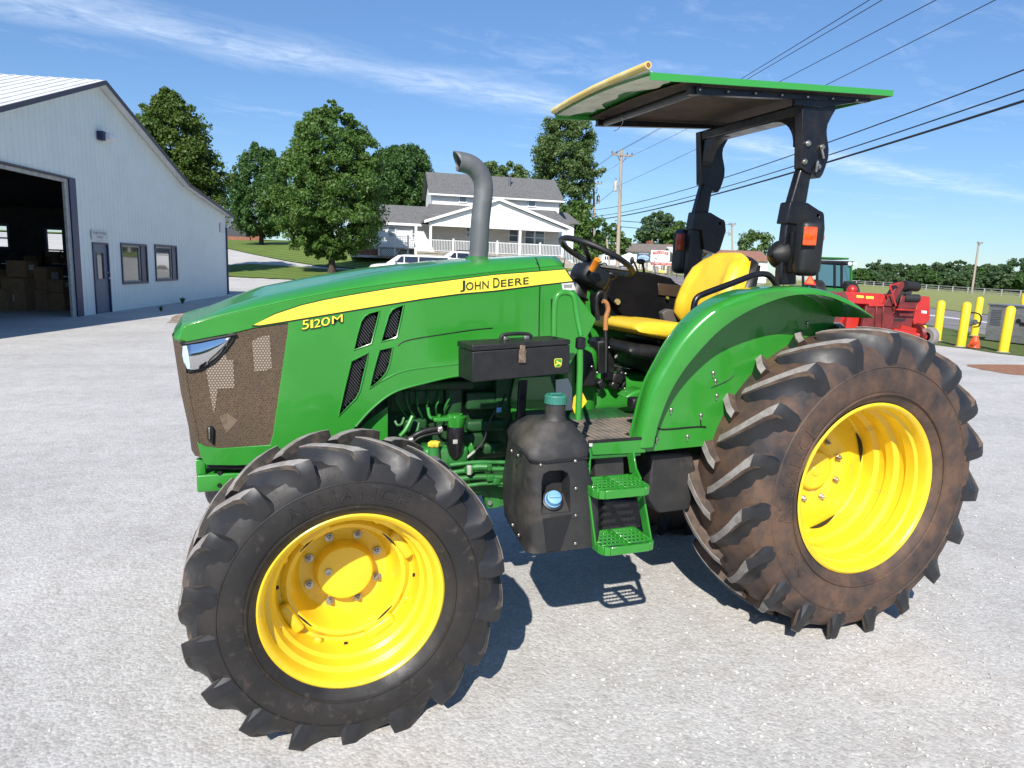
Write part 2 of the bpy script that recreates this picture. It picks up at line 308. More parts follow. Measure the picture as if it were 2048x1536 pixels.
def gravel_mat(name, big=True):
    m = bpy.data.materials.new(name); m.use_nodes = True; t = m.node_tree; b = t.nodes['Principled BSDF']; b.inputs['Roughness'].default_value = 0.9
    b.inputs['Specular IOR Level'].default_value = 0.25
    nn = t.nodes.new; lk = t.links.new; o = nn('ShaderNodeTexCoord').outputs['Object']
    def vor(sc):
        n = nn('ShaderNodeTexVoronoi'); n.inputs['Scale'].default_value = sc; lk(o, n.inputs['Vector']); return n
    def nz(sc, det=6):
        n = nn('ShaderNodeTexNoise'); n.inputs['Scale'].default_value = sc; n.inputs['Detail'].default_value = det; n.inputs['Roughness'].default_value = 0.65; lk(o, n.inputs['Vector']); return n.outputs['Fac']
    v1 = vor(85); v2 = vor(34)
    r1 = nn('ShaderNodeValToRGB'); e = r1.color_ramp.elements
    e[0].position = 0.0; e[0].color = (.42, .41, .395, 1); e[1].position = 1.0; e[1].color = (.60, .59, .57, 1)
    k = r1.color_ramp.elements.new(0.30); k.color = (.49, .48, .46, 1); k = r1.color_ramp.elements.new(0.75); k.color = (.535, .525, .505, 1)
    sp = nn('ShaderNodeSeparateColor'); lk(v1.outputs['Color'], sp.inputs[0]); lk(sp.outputs[0], r1.inputs[0])
    mx1 = nn('ShaderNodeMixRGB'); mx1.blend_type = 'MULTIPLY'; mx1.inputs[0].default_value = 1.0
    r2 = nn('ShaderNodeValToRGB'); e = r2.color_ramp.elements; e[0].position = .32; e[0].color = (.86, .86, .85, 1); e[1].position = .62; e[1].color = (1.03, 1.02, 1.0, 1)
    lk(nz(0.55, 8), r2.inputs[0]); lk(r1.outputs[0], mx1.inputs[1]); lk(r2.outputs[0], mx1.inputs[2])
    mx2 = nn('ShaderNodeMixRGB'); mx2.blend_type = 'MULTIPLY'; mx2.inputs[0].default_value = 1.0
    r3 = nn('ShaderNodeValToRGB'); e = r3.color_ramp.elements; e[0].position = .36; e[0].color = (.90, .885, .87, 1); e[1].position = .55; e[1].color = (1, 1, 1, 1)
    lk(nz(6, 7), r3.inputs[0]); lk(mx1.outputs[0], mx2.inputs[1]); lk(r3.outputs[0], mx2.inputs[2]); mp4 = nn('ShaderNodeMapping'); mp4.inputs['Rotation'].default_value = (0, 0, .5); mp4.inputs['Scale'].default_value = (.22, 1.4, 1); lk(o, mp4.inputs[0])
    n4 = nn('ShaderNodeTexNoise'); n4.inputs['Scale'].default_value = 1.0; n4.inputs['Detail'].default_value = 6; lk(mp4.outputs[0], n4.inputs['Vector'])
    r4 = nn('ShaderNodeValToRGB'); e = r4.color_ramp.elements; e[0].position = .36; e[0].color = (.94, .94, .94, 1); e[1].position = .58; e[1].color = (1, 1, 1, 1); lk(n4.outputs['Fac'], r4.inputs[0])
    mx4 = nn('ShaderNodeMixRGB'); mx4.blend_type = 'MULTIPLY'; mx4.inputs[0].default_value = 1; lk(mx2.outputs[0], mx4.inputs[1]); lk(r4.outputs[0], mx4.inputs[2]); lk(mx4.outputs[0], b.inputs['Base Color'])
    bp = nn('ShaderNodeBump'); bp.inputs['Strength'].default_value = 0.22; bp.inputs['Distance'].default_value = 0.01; bp.invert = True
    ad = nn('ShaderNodeMath'); ad.operation = 'ADD'; ml = nn('ShaderNodeMath'); ml.operation = 'MULTIPLY'; ml.inputs[1].default_value = 1.2
    lk(v2.outputs['Distance'], ml.inputs[0]); lk(v1.outputs['Distance'], ad.inputs[0]); lk(ml.outputs[0], ad.inputs[1])
    ad2 = nn('ShaderNodeMath'); ad2.operation = 'ADD'; lk(ad.outputs[0], ad2.inputs[0]); ml2 = nn('ShaderNodeMath'); ml2.operation = 'MULTIPLY'; ml2.inputs[1].default_value = -0.8
    lk(nz(9, 5), ml2.inputs[0]); lk(ml2.outputs[0], ad2.inputs[1]); lk(ad2.outputs[0], bp.inputs['Height']); lk(bp.outputs[0], b.inputs['Normal'])
    return m
def grass_mat(name, c1, c2, c3, stripe=None):
    m = mat(name, c1, 0.9, col2=c2, nscale=0.5, nlo=.35, nhi=.65, col3=c3, n3=5, lo3=.5, hi3=.75, bump=0.8, bscale=22, bdist=0.05, spec=0.15)
    if stripe:
        t = m.node_tree; b = t.nodes['Principled BSDF']; src = b.inputs['Base Color'].links[0].from_socket
        tcn = [n for n in t.nodes if n.type == 'TEX_COORD'][0]; mp = t.nodes.new('ShaderNodeMapping'); mp.inputs['Rotation'].default_value = (0, 0, stripe)
        t.links.new(tcn.outputs['Object'], mp.inputs[0]); w = t.nodes.new('ShaderNodeTexWave'); w.inputs['Scale'].default_value = 0.28; w.inputs['Distortion'].default_value = 1.2
        w.inputs['Detail'].default_value = 2; w.inputs['Detail Scale'].default_value = 0.3
        t.links.new(mp.outputs[0], w.inputs['Vector']); r = t.nodes.new('ShaderNodeMapRange'); r.inputs[1].default_value = .35; r.inputs[2].default_value = .65; r.inputs[3].default_value = .72; r.inputs[4].default_value = 1.12
        t.links.new(w.outputs['Fac'], r.inputs[0]); x = t.nodes.new('ShaderNodeMixRGB'); x.blend_type = 'MULTIPLY'; x.inputs[0].default_value = 1
        t.links.new(src, x.inputs[1]); t.links.new(r.outputs[0], x.inputs[2]); t.links.new(x.outputs[0], b.inputs['Base Color'])
    return m
MT['gravel'] = gravel_mat('pale_gravel')
MT['lawn'] = grass_mat('mown_lawn', (.135, .20, .042), (.17, .23, .055), (.09, .15, .03), 0.95)
MT['field'] = grass_mat('field_grass', (.24, .26, .085), (.30, .31, .125), (.17, .21, .06))
MT['asphalt'] = mat('old_asphalt', (.235, .215, .205), .9, col2=(.19, .175, .17), nscale=.6, bump=.3, bscale=50)
MT['paint'] = mat('road_paint', (.75, .75, .72), .7, col2=(.5, .5, .48), nscale=6)
b_ = MB(); rows = []
ds = [-60, -25, -10, -4, 0, 2, 4, 6, 9, 13, 18, 24, 30, 35] + [38+i for i in range(53)] + [95, 105, 120, 140, 170, 210, 260, 350, 500, 800, 1500, 4000]
for d_ in ds:
    row = []
    for k in [-2000, -1200, -800] + list(range(-400, 2500, 20)) + [2700, 3000, 3600, 4500]:
        px = k
        dd = max(abs(d_), 12); u_ = (px-1024)/1394*dd
        x = CC.x + FH.x*d_ + RH.x*u_; y = CC.y + FH.y*d_ + RH.y*u_; row.append(Vector((x, y, T(x, y))))
    rows.append(row)
b_.loft(rows); kind(b_.build('ground', MT['gravel'], smooth=80), 'structure', 'pale grey crushed gravel yard')
def drape(name, near, far, off, mt, n=26, m=70, lab=None, pix=True, k='structure'):
    def res(pl, c):
        xs_ = [q[0] for q in pl]; ys_ = [q[1] for q in pl]; out = []
        for i in range(c+1):
            x = xs_[0]+(xs_[-1]-xs_[0])*i/c; g = G(x, float(np.interp(x, xs_, ys_))); out.append(Vector((g.x, g.y)))
        return out
    a = res(near, m); b2 = res(far, m)
    mb = MB(); mb.loft([[Vector((p.x, p.y, T(p.x, p.y)+off+.0007*max(0, p.y-20))) for p in [a[i].lerp(b2[i], j/n) for i in range(m+1)]] for j in range(n+1)])
    # ragged turf edge
    return kind(mb.build(name, mt, smooth=80), k, lab)
def rag(pts, amp, n=60, seed=1):
    rnd = random.Random(seed); out = []
    for i in range(n+1):
        t = i/n*(len(pts)-1); j = min(int(t), len(pts)-2); f = t-j
        out.append((pts[j][0]*(1-f)+pts[j+1][0]*f, pts[j][1]*(1-f)+pts[j+1][1]*f + rnd.uniform(-amp, amp)))
    return out
drape('lawn', rag([(380, 553), (455, 554), (560, 559), (650, 563), (720, 567), (760, 569)], .5), [(380, 535), (455, 532), (500, 529), (573, 533), (640, 538), (720, 543), (760, 548)], .04, MT['lawn'], lab='mown lawn strip between the yard and the drive')
drape('hillside_lawn', [(300, 497), (380, 497), (455.6, 498), (502, 508.5), (574, 523), (638, 533), (705, 538), (760, 541), (1000, 543), (1160, 543)], [(300, 478), (380, 478), (470, 478), (520, 466), (560, 466), (640, 476), (705, 484), (760, 489), (1000, 500), (1160, 520)], .045, MT['lawn'], lab='striped mown lawn rising to the house')
drape('verge', rag([(1195, 568), (1300, 578), (1500, 615), (1700, 660), (1870, 690), (2048, 713), (2500, 770), (3200, 860)], 1.2, 120, 3), [(1195, 556), (1300, 567), (1500, 588), (1700, 622), (1862, 652), (2048, 684), (2500, 745), (3200, 830)], .012, grass_mat('verge_grass', (.085, .13, .03), (.12, .155, .045), (.16, .15, .07)), lab='grass verge between yard and road')
drape('road', [(1195, 556), (1300, 567), (1500, 588), (1700, 622), (1862, 652), (2048, 684), (2500, 745), (3200, 830)], [(1195, 545), (1300, 545.5), (1500, 573), (1700, 597), (1862, 617), (2048, 640), (2500, 690), (3200, 770)], .02, MT['asphalt'], lab='grey asphalt road running past the yard')
drape('road_line', [(1500, 586), (1700, 611), (1862, 632.6), (2048, 656.8), (2500, 712)], [(1500, 585), (1700, 609.6), (1862, 630.6), (2048, 654), (2500, 708)], .026, MT['paint'], n=2, lab='white line on the road')
drape('field', [(1195, 545), (1300, 545.5), (1500, 573), (1700, 597), (1862, 617), (2048, 640), (2500, 690), (3200, 770)], [(1195, 542), (1330, 534), (1500, 555), (1700, 567), (1862, 572), (2048, 579), (2500, 596), (3200, 620)], .05, MT['field'], n=40, lab='open grass field beyond the road')
fm = MB(); rows = [[AT(px, d_)+Vector((0, 0, .15)) for px in range(1480, 3700, 60)] for d_ in (180, 210, 260, 400, 900, 3500)]
fm.loft(rows); kind(fm.build('far_field', MT['field']), 'structure')
fm = MB(); fm.loft([[AT(px, d_)+Vector((0, 0, .15)) for px in range(-700, 1500, 50)] for d_ in (100, 110, 120, 140, 180, 260, 500, 1500)])
fm.build('far_grass', MT['lawn'])['kind'] = 'structure'
MT['dirt'] = mat('brown_soil', (.23, .165, .115), .95, col2=(.33, .28, .22), nscale=2.5, nlo=.4, nhi=.6, bump=.6, bscale=18)
MT['redgravel'] = mat('rust_brown_gravel', (.26, .115, .06), .95, col2=(.32, .17, .10), nscale=7, bump=.6, bscale=70, bdist=.01)
def patch(name, px, mt, off, lab=None):
    p = [G(*q) for q in px]; c = sum(p, Vector())/len(p); p = chaikin(p, 2); mb = MB(); rnd = random.Random(3)
    p = [c+(q-c)*rnd.uniform(.96, 1.04)+Vector((0, 0, off)) for q in p]; c = c+Vector((0, 0, off)); mb.add([c]+p, [(0, i+1, (i+1) % len(p)+1) for i in range(len(p))]); return kind(mb.build(name, mt, smooth=0), 'structure', lab)
patch('gravel_patch', [(1925, 729), (2000, 729), (2100, 731), (2300, 742), (2300, 768), (2100, 756), (2010, 748), (1960, 739)], MT['redgravel'], .005, 'rust brown patch in the gravel')
patch('soil_patch', [(330, 650), (350, 628), (420, 612), (500, 600), (560, 594), (620, 592), (560, 606), (480, 625), (420, 640)], MT['dirt'], .006, 'bare brown soil by the shed corner')

# ------------------------------------------------------------------ trees
def leaf_mat(name, c, c2, tr=0.34):
    m = bpy.data.materials.new(name); m.use_nodes = True; t = m.node_tree; b = t.nodes['Principled BSDF']; nn = t.nodes.new; lk = t.links.new
    g = nn('ShaderNodeNewGeometry'); x = nn('ShaderNodeMixRGB'); lk(g.outputs['Random Per Island'], x.inputs[0]); x.inputs[1].default_value = (*c, 1); x.inputs[2].default_value = (*c2, 1)
    lk(x.outputs[0], b.inputs['Base Color']); b.inputs['Roughness'].default_value = .5; b.inputs['Specular IOR Level'].default_value = .35
    tr_ = nn('ShaderNodeBsdfTranslucent'); hs = nn('ShaderNodeHueSaturation'); hs.inputs['Value'].default_value = 1.5; lk(x.outputs[0], hs.inputs['Color']); lk(hs.outputs[0], tr_.inputs[0])
    ms = nn('ShaderNodeMixShader'); ms.inputs[0].default_value = tr; out = [n for n in t.nodes if n.type == 'OUTPUT_MATERIAL'][0]
    lk(b.outputs[0], ms.inputs[1]); lk(tr_.outputs[0], ms.inputs[2]); lk(ms.outputs[0], out.inputs[0]); return m
LF = [leaf_mat('leaves_dark', (.058, .112, .018), (.115, .170, .032)), leaf_mat('leaves_bright', (.056, .130, .022), (.120, .195, .042)),
      leaf_mat('leaves_cool', (.044, .112, .026), (.090, .160, .042)), leaf_mat('leaves_far', (.045, .10, .038), (.10, .155, .058)), leaf_mat('leaves_light', (.075, .14, .038), (.135, .195, .062))]
BARK = mat('bark', (.07, .05, .036), .95, col2=(.04, .03, .024), nscale=3, bump=.8, bscale=14, bdist=.05)
TREES = []
def tree(name, label, base, H, prof, leaf, ncl=220, per=60, ls=.2, cr=.085, trunk=.35, group=None, seed=1, lean=0.0, upright=0.0, limbs=6, inner=.45):
    # prof: list of (height fraction, crown radius in metres), leaf: material
    rs = np.random.RandomState(seed); root = thing(name, label, 'tree', base, group)
    hs = np.array([q[0] for q in prof]); rr = np.array([q[1] for q in prof]); ph0 = rs.rand(3)*6.28
    w = np.interp(np.linspace(hs[0], hs[-1], 60), hs, rr)+.15; cdf = np.cumsum(w)/w.sum()
    h = np.interp(rs.rand(ncl), cdf, np.linspace(hs[0], hs[-1], 60)); a = rs.rand(ncl)*2*np.pi; rad = np.interp(h, hs, rr)
    lob = 1+.13*np.sin(3*a+ph0[0]+h*5)+.10*np.sin(5*a+ph0[1]-h*9)+.07*np.sin(h*26+ph0[2]+a)
    rad = rad*lob*np.sqrt(inner**2+(1-inner**2)*rs.rand(ncl))
    cen = np.stack([rad*np.cos(a), rad*np.sin(a), h*H], 1); crr = cr*H*(.55+.7*rs.rand(ncl))*np.clip(np.interp(h, hs, rr)/rr.max()+.25, .35, 1)
    k = ncl*per; ci = np.repeat(np.arange(ncl), per); dv_ = rs.randn(k, 3); dv_ /= np.linalg.norm(dv_, axis=1)[:, None]
    dist = crr[ci]*(rs.rand(k)**.45); off = dv_*dist[:, None]*np.array([1, 1, .72+.9*upright]); P = cen[ci]+off
    nrm = dv_+rs.randn(k, 3)*.55+np.array([0, 0, .35]); nrm /= np.linalg.norm(nrm, axis=1)[:, None]
    t1 = np.cross(nrm, rs.randn(k, 3)); t1 /= np.linalg.norm(t1, axis=1)[:, None]; t2 = np.cross(nrm, t1); sz = ls*(.6+.8*rs.rand(k))[:, None]
    t1 = t1*sz*.5; t2 = t2*sz*.34; V = np.stack([P-t1, P+t2, P+t1, P-t2], 1).reshape(-1, 3)
    me = bpy.data.meshes.new('crown'); me.vertices.add(4*k); me.vertices.foreach_set('co', V.astype('f').ravel())
    me.loops.add(4*k); me.loops.foreach_set('vertex_index', np.arange(4*k, dtype='i')); me.polygons.add(k)
    me.polygons.foreach_set('loop_start', np.arange(0, 4*k, 4, dtype='i')); me.update(calc_edges=True); me.materials.append(leaf)
    o = bpy.data.objects.new('crown', me); COL.objects.link(o); o.parent = root
    mb = MB(); B = Vector(base); hb = prof[0][0]*H; ht = H*(prof[0][0]+.62*(prof[-1][0]-prof[0][0])); 
    mb.tube([B+Vector((0, 0, -.3)), B+Vector((0, 0, .05*H*.3)), B+Vector((.02*H*lean, 0, hb*.6)), B+Vector((.03*H*lean, .0, hb)), B+Vector((0, 0, ht))], [trunk*1.5, trunk, trunk*.86, trunk*.7, trunk*.14], 10)
    for i in range(limbs):
        az = 6.28*i/limbs+rs.rand(); z0 = hb*(.55+.45*rs.rand()); z1 = H*(prof[0][0]+(.12+.3*rs.rand())*(prof[-1][0]-prof[0][0])); r1 = float(np.interp(z1/H, hs, rr))*.75
        e = Vector((math.cos(az), math.sin(az), 0)); mb.tube([B+Vector((0, 0, z0)), B+e*r1*.35+Vector((0, 0, z0+(z1-z0)*.6)), B+e*r1+Vector((0, 0, z1))], [trunk*.5, trunk*.3, trunk*.08], 7)
    mb.build('trunk', BARK, root); return root
def ptree(name, label, px, D, top, prof_px, leaf, bottom=None, **k):
    # prof_px: list of (image row, half width in px) from the crown's bottom to its top; real sizes follow from the depth D
    b = AT(px, D); k['base'] = b; sc = D/CF; H = up(px, top, D)-b.z
    pr = [((up(px, y, D)-b.z)/H, max(w_*sc, .05)) for y, w_ in prof_px]; pr = [(max(q, .02), w_) for q, w_ in pr]
    return tree(name, label, H=H, prof=pr, leaf=leaf, **k)
ptree('pear_tree', 'big dense green tree with forked trunk standing on the lawn nearest the yard', 655, 50, 195, [(515, 22), (490, 70), (460, 95), (420, 108), (370, 106), (320, 95), (270, 72), (235, 45), (212, 18), (198, 5)], LF[1], ncl=900, per=105, ls=.185, cr=.047, trunk=.30, seed=3, limbs=8)
ptree('pear_tree', 'tall dark green tree rising behind the low end of the pale shed', 342, 46, 172, [(470, 60), (430, 80), (390, 88), (340, 84), (290, 72), (240, 56), (205, 34), (185, 14), (175, 4)], LF[0], ncl=720, per=100, ls=.19, cr=.05, trunk=.32, seed=8)
ptree('maple_tree', 'loose cool green tree with several pointed tops between the shed and the big tree', 515, 78, 282, [(468, 24), (450, 55), (415, 70), (385, 66), (350, 44), (320, 34), (295, 22), (285, 5)], LF[2], ncl=480, per=85, ls=.24, cr=.05, trunk=.28, seed=11, upright=.7)
ptree('maple_tree', 'rounded dome shaped tree directly left of the white house', 797, 76, 290, [(430, 40), (415, 56), (385, 66), (350, 66), (320, 55), (300, 35), (292, 12)], LF[2], ncl=480, per=95, ls=.24, cr=.05, trunk=.3, seed=5, upright=.6)
ptree('cottonwood_tree', 'tall ragged tree behind the right end of the white house, under the tractor roof', 1110, 84, 212, [(500, 34), (470, 52), (420, 52), (370, 56), (330, 60), (290, 56), (250, 42), (225, 26), (214, 8)], LF[4], ncl=620, per=95, ls=.26, cr=.046, trunk=.35, seed=6)
ptree('bushy_tree', 'small tree leaning out below the tall ragged tree beside the house', 1150, 80, 395, [(520, 20), (490, 34), (455, 36), (425, 28), (400, 10)], LF[1], ncl=90, per=70, ls=.34, cr=.11, trunk=.15, seed=16)
ptree('background_tree', 'tree top showing over the white house roof beside the exhaust stack', 990, 95, 322, [(420, 60), (380, 62), (345, 55), (330, 35), (324, 10)], LF[4], ncl=120, per=60, ls=.4, cr=.07, trunk=.3, seed=17)
ptree('background_tree', 'rounded tree behind the near wooden pole above the steering wheel', 1205, 92, 443, [(530, 30), (500, 46), (475, 40), (455, 26), (446, 8)], LF[1], ncl=110, per=60, ls=.36, cr=.11, trunk=.2, seed=18)
ptree('background_tree', 'broad dark tree rising behind the low grey roofed building', 1305, 128, 423, [(520, 30), (495, 45), (470, 44), (445, 34), (428, 16), (424, 5)], LF[3], ncl=130, per=70, ls=.5, cr=.10, trunk=.3, seed=19)
ptree('background_tree', 'lighter tree just left of the far roll bar post', 1360, 122, 436, [(515, 30), (490, 42), (465, 38), (448, 24), (438, 8)], LF[1], ncl=130, per=70, ls=.48, cr=.10, trunk=.3, seed=20)
ptree('background_tree', 'small airy tree right of the thin far pole above the seat', 1492, 150, 456, [(525, 14), (505, 26), (485, 29), (468, 22), (458, 9)], LF[4], ncl=46, per=60, ls=.55, cr=.11, trunk=.2, seed=21)
ptree('shrub_tree', 'low bushy tree behind the porch end and steering wheel', 1168, 66, 500, [(550, 14), (535, 22), (518, 20), (504, 10)], LF[1], ncl=50, per=60, ls=.2, cr=.16, trunk=.08, seed=22)
far = [(1712, 536, 22, 230), (1748, 521, 30, 235), (1790, 527, 32, 240), (1828, 529, 30, 245), (1866, 525, 32, 240), (1902, 522, 34, 235), (1940, 530, 30, 245), (1972, 527, 30, 250), (2022, 518, 36, 225), (2056, 524, 30, 235), (2100, 520, 36, 230), (1890, 540, 26, 225), (1850, 540, 26, 228), (1990, 540, 26, 225), (1770, 545, 24, 225), (2040, 545, 26, 220), (1925, 545, 24, 222)]
ords = ['first', 'second', 'third', 'fourth', 'fifth', 'sixth', 'seventh', 'eighth', 'ninth', 'tenth', 'eleventh']
for i, (px, top, hw, D) in enumerate(far):
    hz = 563+(px-1705)*.04+4
    lab = ('tall tree of the far tree line beyond the fence, %s from its left end' % ords[i]) if i < 11 else 'low front tree of the far tree line, %s from the left in its lower row' % ords[[14, 12, 11, 16, 13, 15].index(i)]
    ptree('tree_line_tree', lab, px, D, top, [(hz, hw*.7), (hz-10, hw), (hz-(hz-top)*.6, hw), (top+6, hw*.6), (top, hw*.2)], LF[3] if i % 3 else LF[2], ncl=110, per=70, ls=.75, cr=.13, trunk=.3, seed=40+i, group='trees along the far field edge')

# loose stones lying on the yard surface
def stones(n, seed):
    rs = np.random.RandomState(seed); base = np.array([[1, 0, 0], [-1, 0, 0], [0, 1, 0], [0, -1, 0], [0, 0, 1], [0, 0, -1]], float); fc = np.array([[0, 2, 4], [2, 1, 4], [1, 3, 4], [3, 0, 4], [2, 0, 5], [1, 2, 5], [3, 1, 5], [0, 3, 5]])
    d_ = 1.6+10.5*rs.rand(n)**1.5; u_ = (rs.rand(n)*2300-150-1024)/1394*d_; x = CC.x+FH.x*d_+RH.x*u_; y = CC.y+FH.y*d_+RH.y*u_; sz = .0035+.008*rs.rand(n)**3
    V = base[None]*(1+.35*rs.randn(n, 6, 1)*.5)*sz[:, None, None]*np.array([1, 1, .6]); a = rs.rand(n)*6.28; c, s_ = np.cos(a)[:, None], np.sin(a)[:, None]
    X = V[:, :, 0]*c-V[:, :, 1]*s_+x[:, None]; Y = V[:, :, 0]*s_+V[:, :, 1]*c+y[:, None]; Z = V[:, :, 2]+sz[:, None]*.35
    me = bpy.data.meshes.new('loose_stones'); me.from_pydata(np.stack([X, Y, Z], 2).reshape(-1, 3).tolist(), [], (fc[None]+6*np.arange(n)[:, None, None]).reshape(-1, 3).tolist())
    m = bpy.data.materials.new('stone'); m.use_nodes = True; t = m.node_tree; b = t.nodes['Principled BSDF']; b.inputs['Roughness'].default_value = .9; g = t.nodes.new('ShaderNodeNewGeometry'); r = t.nodes.new('ShaderNodeValToRGB'); e = r.color_ramp.elements
    e[0].color = (.38, .37, .355, 1); e[1].color = (.62, .61, .585, 1); k = e.new(.2); k.color = (.50, .485, .46, 1); t.links.new(g.outputs['Random Per Island'], r.inputs[0]); t.links.new(r.outputs[0], b.inputs['Base Color']); me.materials.append(m)
    o = bpy.data.objects.new('loose_stones', me); COL.objects.link(o); return kind(o, 'stuff', 'small loose stones scattered over the gravel yard')
stones(9000, 2)

# woodland across the road behind the camera: one far mass, mirrored in the chrome and the shed windows
def wood(n, seed):
    rs = np.random.RandomState(seed); k = n; t = rs.rand(k); x = -70+150*t; y = -52+5*np.sin(t*14)+4*rs.randn(k); hh = (7+2.5*np.sin(t*31)+1.5*np.sin(t*77+1)); z = hh*rs.rand(k)**.7
    P = np.stack([x, y, z], 1); a = rs.randn(k, 3); a /= np.linalg.norm(a, axis=1)[:, None]; b = np.cross(a, rs.randn(k, 3)); b /= np.linalg.norm(b, axis=1)[:, None]; s_ = (.5+.6*rs.rand(k))[:, None]
    V = np.stack([P-a*s_, P+b*s_*.7, P+a*s_, P-b*s_*.7], 1).reshape(-1, 3); me = bpy.data.meshes.new('woodland'); me.from_pydata(V.tolist(), [], np.arange(4*k).reshape(-1, 4).tolist()); me.materials.append(LF[3])
    o = bpy.data.objects.new('woodland', me); COL.objects.link(o); return kind(o, 'stuff', 'dark woodland mirrored in the headlamp')
wood(9000, 4)
# ------------------------------------------------------------------ metal shed on the left
def px_between(a, b, t): return (a[0]+(b[0]-a[0])*t, a[1]+(b[1]-a[1])*t)
SP0 = Vector((-4.436, 17.513, 0)); WD = Vector((.2720, .9623, 0)).normalized(); WN = Vector((WD.y, -WD.x, 0))
def W2(px, py):
    q = A(px, py, pl=(SP0, WN)); return ((q-SP0).dot(WD), q.z)
def WP(s, z, n=0.0): return SP0 + WD*s + WN*n + Vector((0, 0, z))
MT['siding'] = mat('pale_blue_siding', (.72, .775, .735), .5, col2=(.69, .74, .71), nscale=1.2, col3=(.62, .66, .64), n3=5, lo3=.6, hi3=.85)
MT['navy'] = mat('navy_trim', (.018, .022, .075), .4, col2=(.03, .035, .09), nscale=6)
MT['slate'] = mat('slate_blue_door', (.10, .125, .18), .45, col2=(.12, .145, .2), nscale=5)
MT['tin'] = mat('white_roof_sheet', (.78, .78, .78), .4, .1, col2=(.7, .7, .7), nscale=2)
MT['inside'] = mat('shaded_bay_board', (.055, .05, .045), .9, col2=(.04, .037, .034), nscale=3)  # colour lowered to deepen the shade inside the bay
MT['concrete'] = mat('concrete', (.32, .31, .29), .9, col2=(.25, .24, .23), nscale=2, bump=.2, bscale=30)
MT['glass'] = mat('dark_window_glass', (.035, .04, .045), .03, spec=.9, coat=1.0)
MT['card'] = mat('cardboard', (.34, .21, .11), .85, col2=(.29, .175, .09), nscale=6)
MT['label'] = mat('white_paper', (.72, .72, .70), .7, col2=(.5, .5, .5), nscale=25)
MT['trimgrey'] = mat('weathered_trim', (.42, .42, .38), .6, col2=(.3, .3, .28), nscale=8)
shed = thing('metal_shed', 'pale blue metal shed with open navy trimmed bay and low sloping side roof', 'building', SP0)
pk = W2(190, 165); kn = W2(365, 372); ev = W2(455, 432); s_end = W2(455, 595)[0]; ev = (s_end, ev[1])
l0 = W2(0, 212); lslope = (pk[1]-l0[1])/(pk[0]-l0[0]); left_s = -9.0; lz = pk[1]+(left_s-pk[0])*lslope; print('SHED', pk, kn, ev, lslope, lz, s_end)
dt = W2(133, 357); dtl = W2(0, 333); door_r = .02; door_l = -7.4; dz = dt[1]
def roofz(s):
    if s < pk[0]: return pk[1]+(s-pk[0])*lslope
    if s < kn[0]: return pk[1]+(kn[1]-pk[1])*(s-pk[0])/(kn[0]-pk[0])
    return kn[1]+(ev[1]-kn[1])*(s-kn[0])/(ev[0]-kn[0])
d_a = W2(183, 484)[0]; d_b = W2(215, 487)[0]; d_z = W2(183, 484)[1]
w1 = (W2(240, 487)[0], W2(292, 487)[0], W2(265, 568)[1], W2(265, 487)[1]); w2 = (W2(308, 490)[0], W2(352, 490)[0], W2(330, 562)[1], W2(330, 490)[1])
DEP_ = 16.0
holes = [(door_l, door_r, -1, dz), (d_a, d_b, -1, d_z), w1, w2]
me = panel([(left_s, 0), (door_l, 0), (door_l, dz), (door_r, dz), (door_r, 0), (d_a, 0), (d_a, d_z), (d_b, d_z), (d_b, 0), (s_end, 0), (s_end, ev[1]), kn, pk, (left_s, lz)],
           [[(w[0], w[2]), (w[1], w[2]), (w[1], w[3]), (w[0], w[3])] for w in (w1, w2)], .08)
mb = MB(); mb.mesh(me, lambda c: WP(c.x, c.y, c.z-.04))
s_ = left_s+.15
while s_ < s_end-.05:
    segs = [(0.03, roofz(s_)-.04)]
    for h in holes:
        if h[0]-.03 < s_ < h[1]+.03:
            ns = []
            for a, b2 in segs:
                if h[2] > a: ns.append((a, min(b2, h[2])))
                if h[3] < b2: ns.append((max(a, h[3]), b2))
            segs = ns
    for a, b2 in segs:
        if b2-a > .03: mb.prism([WP(s_-.028, a, .001), WP(s_+.028, a, .001), WP(s_+.014, a, .009), WP(s_-.014, a, .009)], (0, 0, b2-a))
    s_ += .225
DEP = 16.0
EP0 = WP(s_end-.04, 0, 0)
def W3o(px, py):
    q = A(px, py, pl=(EP0, WD)); return ((q-EP0).dot(WN), q.z)
ho = []
for (xa, xb, yl, yh) in ((96, 127, 529, 460), (-22, 16, 493, 452)):
    n_ = sorted((W3o(xa, (yl+yh)/2)[0], W3o(xb, (yl+yh)/2)[0])); ho.append([(n_[0], W3o((xa+xb)/2, yl)[1]), (n_[1], W3o((xa+xb)/2, yl)[1]), (n_[1], W3o((xa+xb)/2, yh)[1]), (n_[0], W3o((xa+xb)/2, yh)[1])])
me = panel([(-DEP, 0), (-.09, 0), (-.09, ev[1]-.0), (-DEP, ev[1]-.0)], ho, .08); mb.mesh(me, lambda c: EP0+WN*c.x+WD*c.z+Vector((0, 0, c.y)))
mb.prism([WP(left_s, 0, -DEP), WP(s_end, 0, -DEP), WP(s_end, 3.1, -DEP), WP(left_s, 3.1, -DEP)], WN*.08)
mb.prism([WP(left_s, 0, -.09), WP(left_s, 0, -DEP), WP(left_s, lz-.1, -DEP), WP(left_s, lz-.1, -.09)], WD*.08)
mb.build('wall', MT['siding'], shed, smooth=0)
